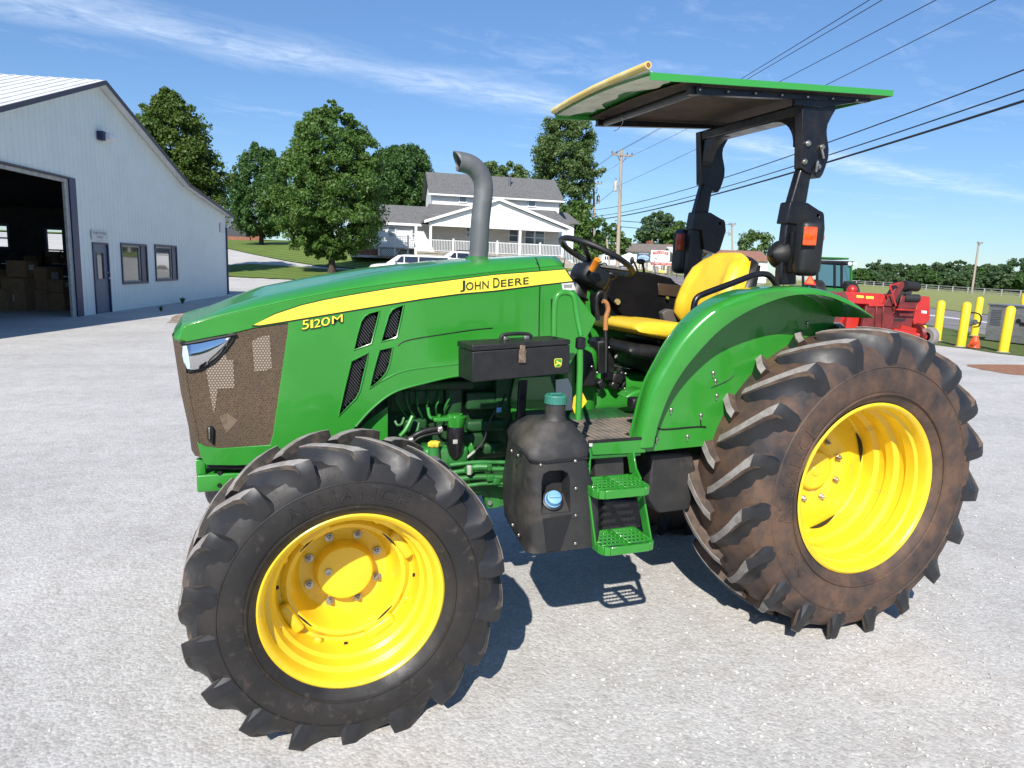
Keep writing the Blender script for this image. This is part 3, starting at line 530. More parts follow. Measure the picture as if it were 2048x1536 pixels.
# the end wall inside the low side, with two windows seen through the open bay; lining on the back
EP = WP(s_end-.14, 0, 0)
def W3(px, py):
    q = A(px, py, pl=(EP, WD)); return ((q-EP).dot(WN), q.z)
def WE(n, z, o=0.0): return EP + WN*n + WD*o + Vector((0, 0, z))
h1 = (W3(96, 490)[0], W3(127, 490)[0], W3(110, 529)[1], W3(110, 460)[1]); h2 = (W3(-22, 470)[0], W3(16, 470)[0], W3(5, 493)[1], W3(5, 452)[1])
h1, h2 = [(min(h[0], h[1]), max(h[0], h[1]), h[2], h[3]) for h in (h1, h2)]
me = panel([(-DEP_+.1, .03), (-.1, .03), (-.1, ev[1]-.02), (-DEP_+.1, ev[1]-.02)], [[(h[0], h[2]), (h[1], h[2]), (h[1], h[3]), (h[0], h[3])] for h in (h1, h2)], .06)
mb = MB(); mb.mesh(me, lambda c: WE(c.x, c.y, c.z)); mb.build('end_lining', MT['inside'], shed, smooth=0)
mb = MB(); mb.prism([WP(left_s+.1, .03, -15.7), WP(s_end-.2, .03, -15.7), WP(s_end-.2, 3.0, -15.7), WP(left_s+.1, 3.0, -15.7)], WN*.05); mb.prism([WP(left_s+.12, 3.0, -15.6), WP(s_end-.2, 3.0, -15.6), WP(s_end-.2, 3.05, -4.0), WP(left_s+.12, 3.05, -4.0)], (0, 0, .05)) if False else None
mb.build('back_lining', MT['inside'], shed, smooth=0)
mb = MB(); mb.prism([WP(left_s+.1, .012, -.02), WP(s_end-.1, .012, -.02), WP(s_end-.1, .012, -DEP), WP(left_s+.1, .012, -DEP)], (0, 0, .012)); mb.build('floor_slab', MT['concrete'], shed, smooth=0)
for h in (h1, h2):
    mb = MB(); zm_ = h[2]+(h[3]-h[2])*.42
    for (a, b2, c_, d_) in ((h[0]-.1, h[0], h[2]-.1, h[3]+.1), (h[1], h[1]+.1, h[2]-.1, h[3]+.1), (h[0], h[1], h[2]-.1, h[2]), (h[0], h[1], h[3], h[3]+.1), (h[0], h[1], zm_-.03, zm_+.03)):
        mb.prism([WE(a, c_, -.035), WE(b2, c_, -.035), WE(b2, d_, -.035), WE(a, d_, -.035)], -WD*.03)
    mb.build('inner_window_frame', MT['navy'], shed, smooth=0)
# roofs
def roofpart(a, b2, nm, mt, ribs=True, over=.25):
    mb = MB(); A0 = WP(a[0], a[1], over); A1 = WP(b2[0], b2[1], over); ln = (A1-A0).length; t = (A1-A0).normalized(); up_ = Vector(t.cross(WN)); up_ = up_ if up_.z > 0 else -up_
    mb.prism([A0, A1, A1+up_*.05, A0+up_*.05], -WN*(DEP+over))
    if ribs:
        k = .15
        while k < DEP:
            c = -WN*k; mb.prism([A0+c+up_*.052, A1+c+up_*.052, A1+c+up_*.068, A0+c+up_*.068], -WN*.04); k += .3
    return mb.build(nm, mt, shed, smooth=0)
roofpart((left_s-.3, lz+lslope*-.3+.02), (pk[0], pk[1]+.02), 'roof', MT['tin']); roofpart((pk[0]+.01, pk[1]+.02), (kn[0], kn[1]+.02), 'roof', MT['tin']); roofpart((kn[0]+.01, kn[1]+.01), (ev[0]+.3, ev[1]+.02+(ev[1]-kn[1])/(ev[0]-kn[0])*.3), 'roof', MT['tin'])
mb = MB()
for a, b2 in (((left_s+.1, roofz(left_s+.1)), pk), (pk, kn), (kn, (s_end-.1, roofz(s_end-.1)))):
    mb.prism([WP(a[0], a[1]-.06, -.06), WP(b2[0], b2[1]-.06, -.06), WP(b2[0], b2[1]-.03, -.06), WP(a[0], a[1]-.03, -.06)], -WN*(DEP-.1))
mb.build('ceiling_shade_sheet', MT['inside'], shed, smooth=0)  # dark sheet added under the pale roof; its colour supplies the bay's shade
MT['roofedge'] = mat('dark_roof_edge', (.055, .045, .06), .5)
mb = MB()
for a, b2 in (((left_s-.3, roofz(left_s-.3)), pk), (pk, kn), (kn, (ev[0]+.3, roofz(ev[0]+.3)))): mb.bar(WP(a[0], a[1]+.0, .30), WP(b2[0], b2[1]+.0, .30), .05, .15, up=WN)
mb2 = MB()
for a, b2 in (((left_s-.3, roofz(left_s-.3)), pk), (pk, kn), (kn, (ev[0]+.3, roofz(ev[0]+.3)))):
    p, q = WP(a[0], a[1]-.07, .27), WP(b2[0], b2[1]-.07, .27); p += Vector((0, 0, .03)); q += Vector((0, 0, .03)); mb2.prism([p, q, q+Vector((0, 0, .11)), p+Vector((0, 0, .11))], WN*.03)
mb2.build('rake_trim', MT['roofedge'], shed, smooth=0)
# bay frame
mb = MB(); mb.prism([WP(door_r-.0, .0, .002), WP(door_r+.30, 0, .002), WP(door_r+.30, dz+.04, .002), WP(door_r, dz+.04, .002)], WN*.04)
mb.build('bay_trim', MT['navy'], shed, smooth=0)
mb = MB(); mb.prism([WP(door_r-.16, 0, .0), WP(door_r-.055, 0, .0), WP(door_r-.055, dz-.10, .0), WP(door_r-.16, dz-.10, .0)], -WN*.06)
mb.prism([WP(door_l, dz-.10, .0), WP(door_r-.005, dz-.10, .0), WP(door_r-.005, dz-.015, .0), WP(door_l, dz-.015, .0)], -WN*.06); mb.build('bay_jamb', MT['trimgrey'], shed, smooth=0)
mb = MB(); mb.prism([WP(door_l, dz+.0, .002), WP(door_r+.0, dz+.0, .002), WP(door_r+.0, dz+.04, .002), WP(door_l, dz+.04, .002)], WN*.05); mb.build('bay_header', MT['roofedge'], shed, smooth=0)
# man door
def wframe(a, b2, z0, z1, t, n0, n1, mb):
    for (p, q, r, s2) in ((a, a+t, z0, z1), (b2-t, b2, z0, z1), (a+t, b2-t, z1-t, z1), (a+t, b2-t, z0, z0+t)):
        if s2-r > .001 and q-p > .001: mb.prism([WP(p, r, n0), WP(q, r, n0), WP(q, s2, n0), WP(p, s2, n0)], WN*(n1-n0))
dr = None; mb = MB(); gz0, gz1 = d_z*.50, d_z-.28; ga, gb = d_a+.26, d_b-.26
me = panel([(d_a+.04, .03), (d_b-.04, .03), (d_b-.04, d_z-.04), (d_a+.04, d_z-.04)], [[(ga, gz0), (gb, gz0), (gb, gz1), (ga, gz1)]], .04); mb.mesh(me, lambda c: WP(c.x, c.y, c.z-.035)); dr = mb.build('door', MT['slate'], shed, smooth=0)
mb = MB(); wframe(d_a, d_b, .0, d_z, .04, -.05, .03, mb); mb.build('frame', MT['navy'], dr, smooth=0)
mb = MB(); wframe(ga-.03, gb+.03, gz0-.03, gz1+.03, .035, -.012, -.002, mb); mb.build('frame', MT['slate'], dr, smooth=0)
mb = MB(); mb.prism([WP(ga, gz0, -.04), WP(gb, gz0, -.04), WP(gb, gz1, -.04), WP(ga, gz1, -.04)], WN*.008); mb.build('glass', MT['glass'], dr, smooth=0)
mb = MB(); c = WP(d_b-.1, 1.0, .02); mb.ball(c+WN*.02, .035, 10, 8); mb.build('knob', MT['steel'], dr); mb = MB(); mb.ball(WP(d_b-.1, 1.16, .0), .025, 10, 8); mb.build('deadbolt', MT['steel'], dr)
for w in (w1, w2):
    mb = MB(); wframe(w[0], w[1], w[2], w[3], .06, -.10, .035, mb)
    mb.prism([WP(w[1]-.42, w[2]+.06, -.08), WP(w[1]-.065, w[2]+.06, -.08), WP(w[1]-.065, w[3]-.065, -.08), WP(w[1]-.42, w[3]-.065, -.08)], WN*.09)
    wn = mb.build('window', MT['navy'], shed, smooth=0)
    mb = MB(); wframe(w[0]+.065, w[1]-.43, w[2]+.065, w[3]-.065, .045, -.07, -.02, mb); mb.build('sash', MT['trimgrey'], wn, smooth=0)
    mb = MB(); mb.prism([WP(w[0]+.11, w[2]+.11, -.055), WP(w[1]-.475, w[2]+.11, -.055), WP(w[1]-.475, w[3]-.11, -.055), WP(w[0]+.11, w[3]-.11, -.055)], WN*.008); mb.build('pane', MT['glass'], wn, smooth=0)
# signs on the shed
def wallsign(nm, lab, x0, y0, x1, y1, lines, group=None):
    a, t = W2(x0, y0), W2(x1, y1); sa, sb, z1, z0 = a[0], t[0], a[1], t[1]; root = thing(nm, lab, 'sign', WP((sa+sb)/2, z0, .04))
    mb = MB(); mb.prism([WP(sa, z0, .024), WP(sb, z0, .024), WP(sb, z1, .024), WP(sa, z1, .024)], WN*.02); mb.build('board', MT['label'], root, smooth=0)
    if lines[0] == '#': return root
    mb = MB(); n = len(lines); h = (z1-z0)
    for i, (tx, wd_) in enumerate(lines):
        zc = z1-h*(.30+.40*i); m_ = (sa+sb)/2; hw = (sb-sa)*wd_/2
        put_text(mb, tx, WP(m_-hw, zc-h*.13, .044), WP(m_+hw, zc-h*.13, .044), WP(m_-hw, zc+h*.13, .044), WN, .002, .0015)
    mb.build('lettering', MT['navy'], root, smooth=0); return root
wallsign('door_sign', 'white employees only sign above the slate shed door', 180, 459, 212, 481, [('EMPLOYEES', .8), ('ONLY', .4)])
wallsign('notice_plate', 'small weathered notice plate near the low corner of the shed', 438.5, 446, 445.5, 465, ['#'])
r_ = thing('wall_lamp', 'white floodlight box high on the shed gable', 'lamp', WP(W2(200, 272)[0], W2(200, 272)[1], 0)); c = W2(198, 272)
mb = MB(); mb.rbox(WP(c[0]-.05, c[1], .10), (.16, .22, .24), .02, M=Matrix((WN, WD, (0, 0, 1))).transposed()); mb.build('bracket', MT['navy'], r_)
mb = MB(); mb.rbox(WP(c[0]+.14, c[1]-.01, .20), (.26, .34, .20), .03, M=Matrix((WN, WD, (0, 0, 1))).transposed() @ Matrix.Rotation(-.3, 3, 'Y')); mb.build('lamp_head', MT['white'], r_)
r_ = thing('downspout', 'white topped navy downspout at the low corner of the shed', 'downspout', WP(s_end+.05, 0, .06)); mb = MB()
zt = ev[1]-.15; mb.tube([WP(s_end+.03, .12, .03), WP(s_end+.03, zt-.35, .03)], .04, 8); mb.build('pipe', MT['navy'], r_)
mb = MB(); mb.tube([WP(s_end+.25, zt-.0, .12), WP(s_end+.25, zt-.2, .12), WP(s_end+.03, zt-.36, .03)], .045, 8); mb.build('elbow', MT['white'], r_); mb = MB(); mb.tube([WP(s_end+.03, .14, .03), WP(s_end+.03, .07, .05), WP(s_end+.1, .03, .25)], .045, 8); mb.build('elbow', MT['white'], r_)
mb = MB(); mb.prism([WP(s_end+.24, ev[1]-.22, .2), WP(s_end+.4, ev[1]-.22, .2), WP(s_end+.4, ev[1]-.08, .2), WP(s_end+.24, ev[1]-.08, .2)], -WN*DEP); mb.build('gutter', MT['white'], shed, smooth=0)
# clutter in the bay
def lbox(nm, lab, s_, n, z, d, rz=0, mt=None, lbl=True, group='cardboard boxes in the shed bay', cat='box'):
    root = thing(nm, lab, cat, WP(s_, z, n), group); ang = math.atan2(WD.y, WD.x)+rz; M = Matrix.Rotation(ang, 3, 'Z'); c = WP(s_, z+d[2]/2, n)
    mb = MB(); mb.box(c, d, M=M); mb.build('carton', mt or MT['card'], root, bevel=.006)
    if lbl: mb = MB(); mb.box(c+M @ Vector((-.02*d[0], -d[1]/2-.004, .12*d[2])), (d[0]*.4, .006, d[2]*.32), M=M); mb.build('label', MT['label'], root, smooth=0)
    mb = MB(); mb.box(c+M @ Vector((0, 0, d[2]/2+.002)), (d[0]*.98, .06, .003), M=M); mb.build('tape', MT['card'], root, smooth=0); return root
def SN(px, py, n):
    q = A(px, py, pl=(WP(0, 0, n), WN)); return (q-SP0).dot(WD), q.z
for lab, px, n, z, d, lb in (
    ('brown carton with white labels, upper box nearest the bay post', 92, -2.0, .62, (.85, .6, .62), True), ('plain brown carton under the labelled one nearest the bay post', 90, -2.0, .012, (.95, .65, .6), False),
    ('small labelled carton beside the bay post on a low stack', 122, -1.5, .55, (.45, .4, .35), True), ('low dark carton under the small one beside the bay post', 121, -1.5, .012, (.55, .5, .53), False),
    ('labelled carton on the tall stack left of centre in the bay', 50, -2.3, .95, (.62, .5, .45), True), ('big lower carton of the stack left of centre in the bay', 48, -2.3, .012, (.9, .6, .92), False),
    ('wide carton with crumpled white wrap at the left of the bay', 12, -2.6, .012, (.9, .6, .62), True), ('dusty carton behind the wide one at the left of the bay', 20, -3.4, .012, (.8, .6, 1.1), False)):
    lbox('cardboard_box', lab, SN(px, 600, n)[0], n, z, d, lbl=lb)
sx_ = SN(70, 560, -4.2)[0]
lbox('cardboard_box', 'labelled carton standing on the shelf below the inner window', SN(112, 515, -4.2)[0], -4.2, 1.27, (.5, .4, .42))
lbox('cardboard_box', 'flat carton lying on the shelf left of the inner window', SN(75, 500, -4.2)[0], -4.2, 1.27, (.9, .4, .25), lbl=False)
rk = thing('shelf_rack', 'dark steel shelf rack deep inside the shed bay', 'shelf', WP(sx_, .012, -4.2))
for z in (.3, .8, 1.24): mb = MB(); mb.box(WP(sx_, z, -4.2), (4.6, .7, .04), rz=math.atan2(WD.y, WD.x)); mb.build('shelf', MT['blackpaint'], rk)
for s_ in (-2.25, 0, 2.25):
    for n_ in (-3.9, -4.5): mb = MB(); mb.box(WP(sx_+s_, .012+.85, n_), (.05, .05, 1.7), rz=math.atan2(WD.y, WD.x)); mb.build('post', MT['blackpaint'], rk)
# weeds at the wall
def weed(lab, px, py, h, seed, mt, cat='weed'):
    g = G(px, py); rnd = random.Random(seed); mb = MB()
    for i in range(26):
        a = rnd.uniform(0, 6.28); l = h*rnd.uniform(.5, 1); e = Vector((math.cos(a), math.sin(a), 0)); w_ = Vector((-e.y, e.x, 0))*.018; t = rnd.uniform(.15, .8)
        p0 = g+e*.02; p1 = g+e*l*t*.5+Vector((0, 0, l*.6)); p2 = g+e*l*t+Vector((0, 0, l*rnd.uniform(.7, 1)))
        mb.add([p0-w_, p0+w_, p1+w_*1.4, p1-w_*1.4, p2], [(0, 1, 2, 3), (3, 2, 4)])
    o = mb.build('weed', mt, None, smooth=0, loc=g, recalc=False); tag(o, lab, cat); return o
WEED = mat('weed_green', (.05, .09, .02), .8, col2=(.09, .11, .03), nscale=4)
weed('upright weed against the shed wall right of the second window', 365, 607, .27, 2, WEED); weed('low spreading weed on the soil below the shed windows', 322, 622, .16, 5, WEED)
# ------------------------------------------------------------------ white house
a0 = A(863, 500, D=61); a1 = A(1118, 500, D=63.4); HD = Vector((a1.x-a0.x, a1.y-a0.y, 0)).normalized(); HN = Vector((HD.y, -HD.x, 0)); H0 = Vector((a0.x, a0.y, 0))
def HPx(px, py, n=0.0): return A(px, py, pl=(H0+HN*n, HN))
def H2(px, py, n=0.0):
    q = HPx(px, py, n); return ((q-H0).dot(HD), q.z)
def HP(s, z, n=0.0): return H0+HD*s+HN*n+Vector((0, 0, z))
MT['clap'] = mat('white_clapboard', (.80, .80, .79), .55, col2=(.76, .76, .75), nscale=1.5)
MT['shingle'] = mat('grey_shingles', (.135, .135, .135), .9, col2=(.10, .10, .10), nscale=3, nlo=.35, nhi=.65, col3=(.18, .178, .172), n3=9, bump=.5, bscale=14, bdist=.03)
MT['cream'] = mat('cream_wall', (.66, .63, .56), .6, col2=(.62, .59, .52), nscale=2)
MT['brick'] = mat('red_brick', (.22, .085, .05), .9, col2=(.30, .14, .09), nscale=8, bump=.3, bscale=20)
MT['deck'] = mat('grey_deck_board', (.38, .33, .29), .85, col2=(.3, .26, .23), nscale=3)
hb = HP(0, 2.2); house = thing('farmhouse', 'white two storey farmhouse with grey roof and gabled front porch', 'house', hb)
def wallbox(mb, s0, s1, z0, z1, n1, dep): mb.prism([HP(s0, z0, n1), HP(s1, z0, n1), HP(s1, z1, n1), HP(s0, z1, n1)], -HN*dep)
def clap(mb, s0, s1, z0, z1, n1, dep):
    wallbox(mb, s0, s1, z0, z1, n1, dep); z = z0+.12
    while z < z1-.02: mb.prism([HP(s0, z, n1+.001), HP(s1, z, n1+.001), HP(s1, z+.015, n1+.022), HP(s0, z+.015, n1+.022), HP(s0, z+.11, n1+.002), HP(s1, z+.11, n1+.002)][0:4], Vector((0, 0, .012))); z += .16
mz = H2(863, 383)[1]; ms1 = H2(1118, 420)[0]; rz = H2(863, 337)[1]
mb = MB(); clap(mb, 0, ms1, 1.4, mz, 0, 6.5)
for s_ in (0, ms1-.02): mb.prism([HP(s_, mz, 0), HP(s_, rz-.1, -3.25), HP(s_, mz, -6.5)], HD*.02)
mb.build('wall', MT['clap'], house, smooth=0)
rs_ = (rz-mz)/3.25
mb = MB()
for sg in (1, -1):
    e = .35; p = [HP(-.35, mz-rs_*e, e if sg > 0 else -6.5-e), HP(ms1+.35, mz-rs_*e, e if sg > 0 else -6.5-e), HP(ms1+.35, rz, -3.25), HP(-.35, rz, -3.25)]; mb.prism(p, (0, 0, .12))
rf = mb.build('roof', MT['shingle'], house, smooth=0)
mb = MB(); q = HP(-.38, mz-rs_*.35-.12, .37); q2 = HP(ms1+.38, mz-rs_*.35-.12, .37); mb.prism([q, q2, q2+Vector((0, 0, .14)), q+Vector((0, 0, .14))], HN*.12); mb.build('gutter', MT['white'], house, smooth=0)
c = H2(1019, 375, -1.6); mb = MB(); mb.tube([HP(c[0], c[1]-.5, -1.6), HP(c[0], c[1]+1.0, -1.6)], .11, 10); mb.tube([HP(c[0], c[1]+1.0, -1.6), HP(c[0], c[1]+1.15, -1.6)], .17, 10); mb.build('vent_pipe', MT['exhaust'], rf)
def hwin(x0, y0, x1, y1, n, mull=0, fr=.09, lab=None, par=None, vm=0):
    s0, z1 = H2(x0, y0, n); s1, _ = H2(x1, y0, n); z0 = H2(x0, y1, n)[1]; mb = MB()
    def q(a, b2, c_, d_, m0=n+.024, t=.06): mb.prism([HP(a, c_, m0), HP(b2, c_, m0), HP(b2, d_, m0), HP(a, d_, m0)], HN*t)
    q(s0-fr, s0, z0-fr, z1+fr); q(s1, s1+fr, z0-fr, z1+fr); q(s0, s1, z0-fr, z0); q(s0, s1, z1, z1+fr)
    for k in range(mull): zz = z0+(z1-z0)*(k+1)/(mull+1); q(s0, s1, zz-.03, zz+.03, t=.03)
    for k in range(vm): ss = s0+(s1-s0)*(k+1)/(vm+1); q(ss-.07, ss+.07, z0, z1, t=.045)
    w = mb.build('window', MT['white'], par or house, smooth=0); mb = MB(); mb.prism([HP(s0, z0, n+.026), HP(s1, z0, n+.026), HP(s1, z1, n+.026), HP(s0, z1, n+.026)], HN*.01); mb.build('pane', HGL, w, smooth=0)
HGL = mat('house_window_glass', (.10, .13, .17), .06, spec=.8, coat=.8)
hwin(919.5, 393, 932, 403.5, 0); hwin(1057.5, 401.5, 1070, 412, 0)
# lower front section with shed roof, porch and gable
n1 = 2.2; PN = 4.6
lw = H2(862, 440, n1); zlow = H2(860, 437, n1)[1]; e0 = H2(826, 437, n1)[0]; e1 = H2(1132, 455, n1)[0]; s_w0 = H2(868, 460, n1)[0]; s_w1 = H2(1117, 470, n1)[0]
mb = MB(); clap(mb, s_w0-.2, s_w1, 1.6, zlow+.35, n1, n1-.01); mb.build('wall', MT['cream'], house, smooth=0)
za = H2(863, 410, .0)[1]; mb = MB(); mb.prism([HP(e0+.8, zlow, n1+.5), HP(e1+.25, zlow, n1+.5), HP(e1-.45, za, .03), HP(e0+1.5, za, .03)], (0, 0, .1)); mb.build('roof', MT['shingle'], house, smooth=0)
hwin(933, 456, 948, 473, n1, 1, vm=1); hwin(1019, 459, 1035.5, 482, n1, 1); hwin(1051, 462, 1088, 487, n1, 1, vm=1)
# porch
pz = H2(1126, 492, PN)[1]; gl = H2(848, 438, PN); gr = H2(1144, 458, PN); ga_ = H2(997, 398, PN); zg = (gl[1]+gr[1])/2
dkz = H2(860, 503, PN)[1]; ps0 = H2(834, 480, PN)[0]; ps1 = H2(1130, 480, PN)[0]
gbl = (H2(848, 441, PN)[0], zg-.12); gbr = (H2(1143, 459, PN)[0], zg-.12); ap = (ga_[0], ga_[1]-.05)
mb = MB(); mb.prism([HP(gbl[0]+.5, gbl[1], PN), HP(gbr[0]-.5, gbr[1], PN), HP(ap[0], ap[1]-.1, PN)], -HN*.12); gb_ = mb.build('porch_gable', MT['clap'], house, smooth=0)
mb = MB()
for e in (gbl, gbr):
    P0, P1 = HP(e[0], e[1], PN+.3), HP(ap[0], ap[1], PN+.3); mb.prism([P0, P1, P1+Vector((0, 0, .14)), P0+Vector((0, 0, .14))], -HN*(PN+.3-.8))
mb.build('porch_roof', MT['shingle'], house, smooth=0)
mb = MB()
for e in (gbl, gbr):
    P0, P1 = HP(e[0], e[1]-.1, PN+.302), HP(ap[0], ap[1]-.1, PN+.302); mb.prism([P0, P1, P1+Vector((0, 0, .22)), P0+Vector((0, 0, .22))], HN*.05)
wallbox(mb, gbl[0]+.4, gbr[0]-.4, gbl[1]-.28, gbl[1]-.0, PN+.05, .2); mb.build('porch_fascia', MT['white'], house, smooth=0)
mb = MB(); vc = H2(998, 415, PN); mb.lathe([(0, .28), (.06, .28), (.06, .2), (.03, .2), (.03, .0)], HP(vc[0], vc[1], PN+.005), HN, 8); mb.build('gable_vent', MT['white'], gb_)
for px in (861, 1040, 1126): s_ = H2(px, 480, PN)[0]; mb = MB(); wallbox(mb, s_-.1, s_+.1, dkz, gbl[1]-.28, PN, .2); mb.build('porch_post', MT['white'], house, smooth=0)
s_ = H2(832, 480, PN)[0]; mb = MB(); wallbox(mb, s_-.1, s_+.1, dkz-.4, gbl[1]-.32, PN-.2, .2); mb.build('porch_post', MT['white'], house, smooth=0)
mb = MB(); mb.prism([HP(ps0, dkz-.14, PN+.1), HP(ps1, dkz-.14, PN+.1), HP(ps1, dkz-.14, n1+.03), HP(ps0, dkz-.14, n1+.03)], (0, 0, .14)); wallbox(mb, ps0, ps1, dkz-.5, dkz-.15, PN+.04, .05); mb.build('porch_deck', MT['deck'], house, smooth=0)
for s_ in np.linspace(ps0+.3, ps1-.3, 9): mb = MB(); wallbox(mb, s_-.06, s_+.06, 1.0, dkz-.15, PN-.05, .12); mb.build('deck_support', MT['white'], house, smooth=0)
rl = MB(); rl2 = MB()
def rail(a, b2, z0, z1, n, mb, sp=.13):
    wallbox(mb, a, b2, z1-.05, z1, n, .06); wallbox(mb, a, b2, z0+.06, z0+.1, n, .05); s_ = a+.08
    while s_ < b2: wallbox(mb, s_-.018, s_+.018, z0+.1, z1-.05, n-.008, .035); s_ += sp
rail(ps0+.1, ps1-.1, dkz, dkz+.98, PN-.05, rl)
for px in (907, 995, 1081): s_ = H2(px, 480, PN)[0]; wallbox(rl, s_-.07, s_+.07, dkz, dkz+1.12, PN, .15)
rl.build('railing', MT['white'], house, smooth=0)
# steps at the right end
mb = MB(); s0 = ps1; 
for i in range(6): mb.prism([HP(s0+.1+i*.28, dkz-.16*(i+1)-.9, PN), HP(s0+.1+(i+1)*.28, dkz-.16*(i+1)-.9, PN), HP(s0+.1+(i+1)*.28, dkz-.16*(i+1), PN), HP(s0+.1+i*.28, dkz-.16*(i+1), PN)], -HN*1.3)
mb.build('steps', MT['deck'], house, smooth=0)
mb = MB()
for i in range(13):
    s_ = s0+.08+i*.14; z_ = dkz-.08*i; wallbox(mb, s_-.018, s_+.018, z_-.05, z_+.9, PN-.02, .035)
P0, P1 = HP(s0, dkz+.9, PN), HP(s0+1.8, dkz-.15, PN); mb.bar(P0, P1, .06, .06); mb.build('stair_rail', MT['white'], house, smooth=0)
# left wing
wl = H2(700, 450, 1.0)[0]; wr = H2(836, 450, 1.0)[0]; wz = H2(765, 447, 1.0)[1]; wrz = H2(765, 422, 1.0)[1]+.35
mb = MB(); clap(mb, wl, wr+1, 2.2, wz, 1.0, 5); mb.build('wall', MT['clap'], house, smooth=0)
mb = MB(); mb.prism([HP(wl-.3, wz, 1.35), HP(wr+1, wz, 1.35), HP(wr+1, wrz+.3, -1.4), HP(wl-.3, wrz+.3, -1.4)], (0, 0, .1)); mb.build('roof', MT['shingle'], house, smooth=0)
mb = MB(); q, q2 = HP(wl-.3, wz-.1, 1.36), HP(wr+1, wz-.1, 1.36); mb.prism([q, q2, q2+Vector((0, 0, .2)), q+Vector((0, 0, .2))], HN*.08); mb.build('gutter', MT['white'], house, smooth=0)
hwin(777, 454, 790, 474, 1.0, 1); hwin(825, 458, 831, 478, 1.0, 1)
mb = MB(); wzz = H2(765, 499, 2.4)[1]; a, b2 = H2(717, 497, 2.4)[0], H2(850, 500, 2.4)[0]; wallbox(mb, a, b2, wzz-.5, wzz, 2.4, .3); mb.build('brick_base', MT['brick'], house, smooth=0)
mb = MB(); a, b2 = H2(755, 505, 2.9)[0], H2(833, 505, 2.9)[0]; zz = H2(790, 495, 2.9)[1]; wallbox(mb, a, b2, zz-.12, zz, 2.9, 1.8); wallbox(mb, a, b2, zz-.9, zz-.13, 2.5, .05); mb.build('side_porch_deck', MT['deck'], house, smooth=0)
mb = MB(); rail(a, b2, zz, zz+.95, 2.85, mb, .14)
for px in (758, 790, 816): s_ = H2(px, 480, 2.9)[0]; wallbox(mb, s_-.06, s_+.06, zz-.7, zz+1.1, 2.9, .12)
mb.build('side_porch_rail', MT['white'], house, smooth=0)
mb = MB(); a, b2 = H2(757, 505, 2.95)[0], H2(789, 505, 2.95)[0]; s_ = a
while s_ < b2:
    for sg in (1, -1): mb.bar(HP(s_ if sg > 0 else s_+.6, zz-.72, 2.95+.01*sg), HP(s_+.6 if sg > 0 else s_, zz-.14, 2.95+.01*sg), .018, .035)
    s_ += .17
mb.build('lattice', MT['white'], house, smooth=0)
rwz = H2(1130, 447, 0)[1]; mb = MB(); clap(mb, ms1-.6, ms1+1.7, 2, rwz, -.6, 4); mb.build('wall', MT['clap'], house, smooth=0)
mb = MB(); mb.prism([HP(ms1-.8, rwz, -.2), HP(ms1+2.1, rwz, -.2), HP(ms1+1.6, rwz+1.1, -2.6), HP(ms1-.8, rwz+1.1, -2.6)], (0, 0, .1)); mb.build('roof', MT['shingle'], house, smooth=0)
# dark low house and brick wall far left
g = AT(485, 96); hb2 = thing('brick_house', 'dark shaded house with brick base seen between the shed and the trees', 'house', g); rr_ = Vector((RH.x, RH.y, 0)); ff = Vector((FH.x, FH.y, 0))
def bb2(mb, px0, px1, y0, y1, D, dep=.5):
    q0, q1 = A(px0, y1, D=D), A(px1, y1, D=D); z0, z1 = A((px0+px1)/2, y1, D=D).z, A((px0+px1)/2, y0, D=D).z; w_ = Vector((q1.x-q0.x, q1.y-q0.y, 0)); p = Vector((q0.x, q0.y, z0))
    mb.prism([p, p+w_, p+w_+Vector((0, 0, z1-z0)), p+Vector((0, 0, z1-z0))], ff*dep)
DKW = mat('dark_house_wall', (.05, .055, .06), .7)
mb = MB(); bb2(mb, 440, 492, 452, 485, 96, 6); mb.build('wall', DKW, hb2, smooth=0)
mb = MB(); bb2(mb, 430, 500, 442, 452, 95.6, 7); mb.build('roof', MT['shingle'], hb2, smooth=0)
mb = MB(); bb2(mb, 440, 500, 473, 487, 95.4, .4); bb2(mb, 492, 520, 466, 484, 97, .5); mb.build('brick_base', MT['brick'], hb2, smooth=0)
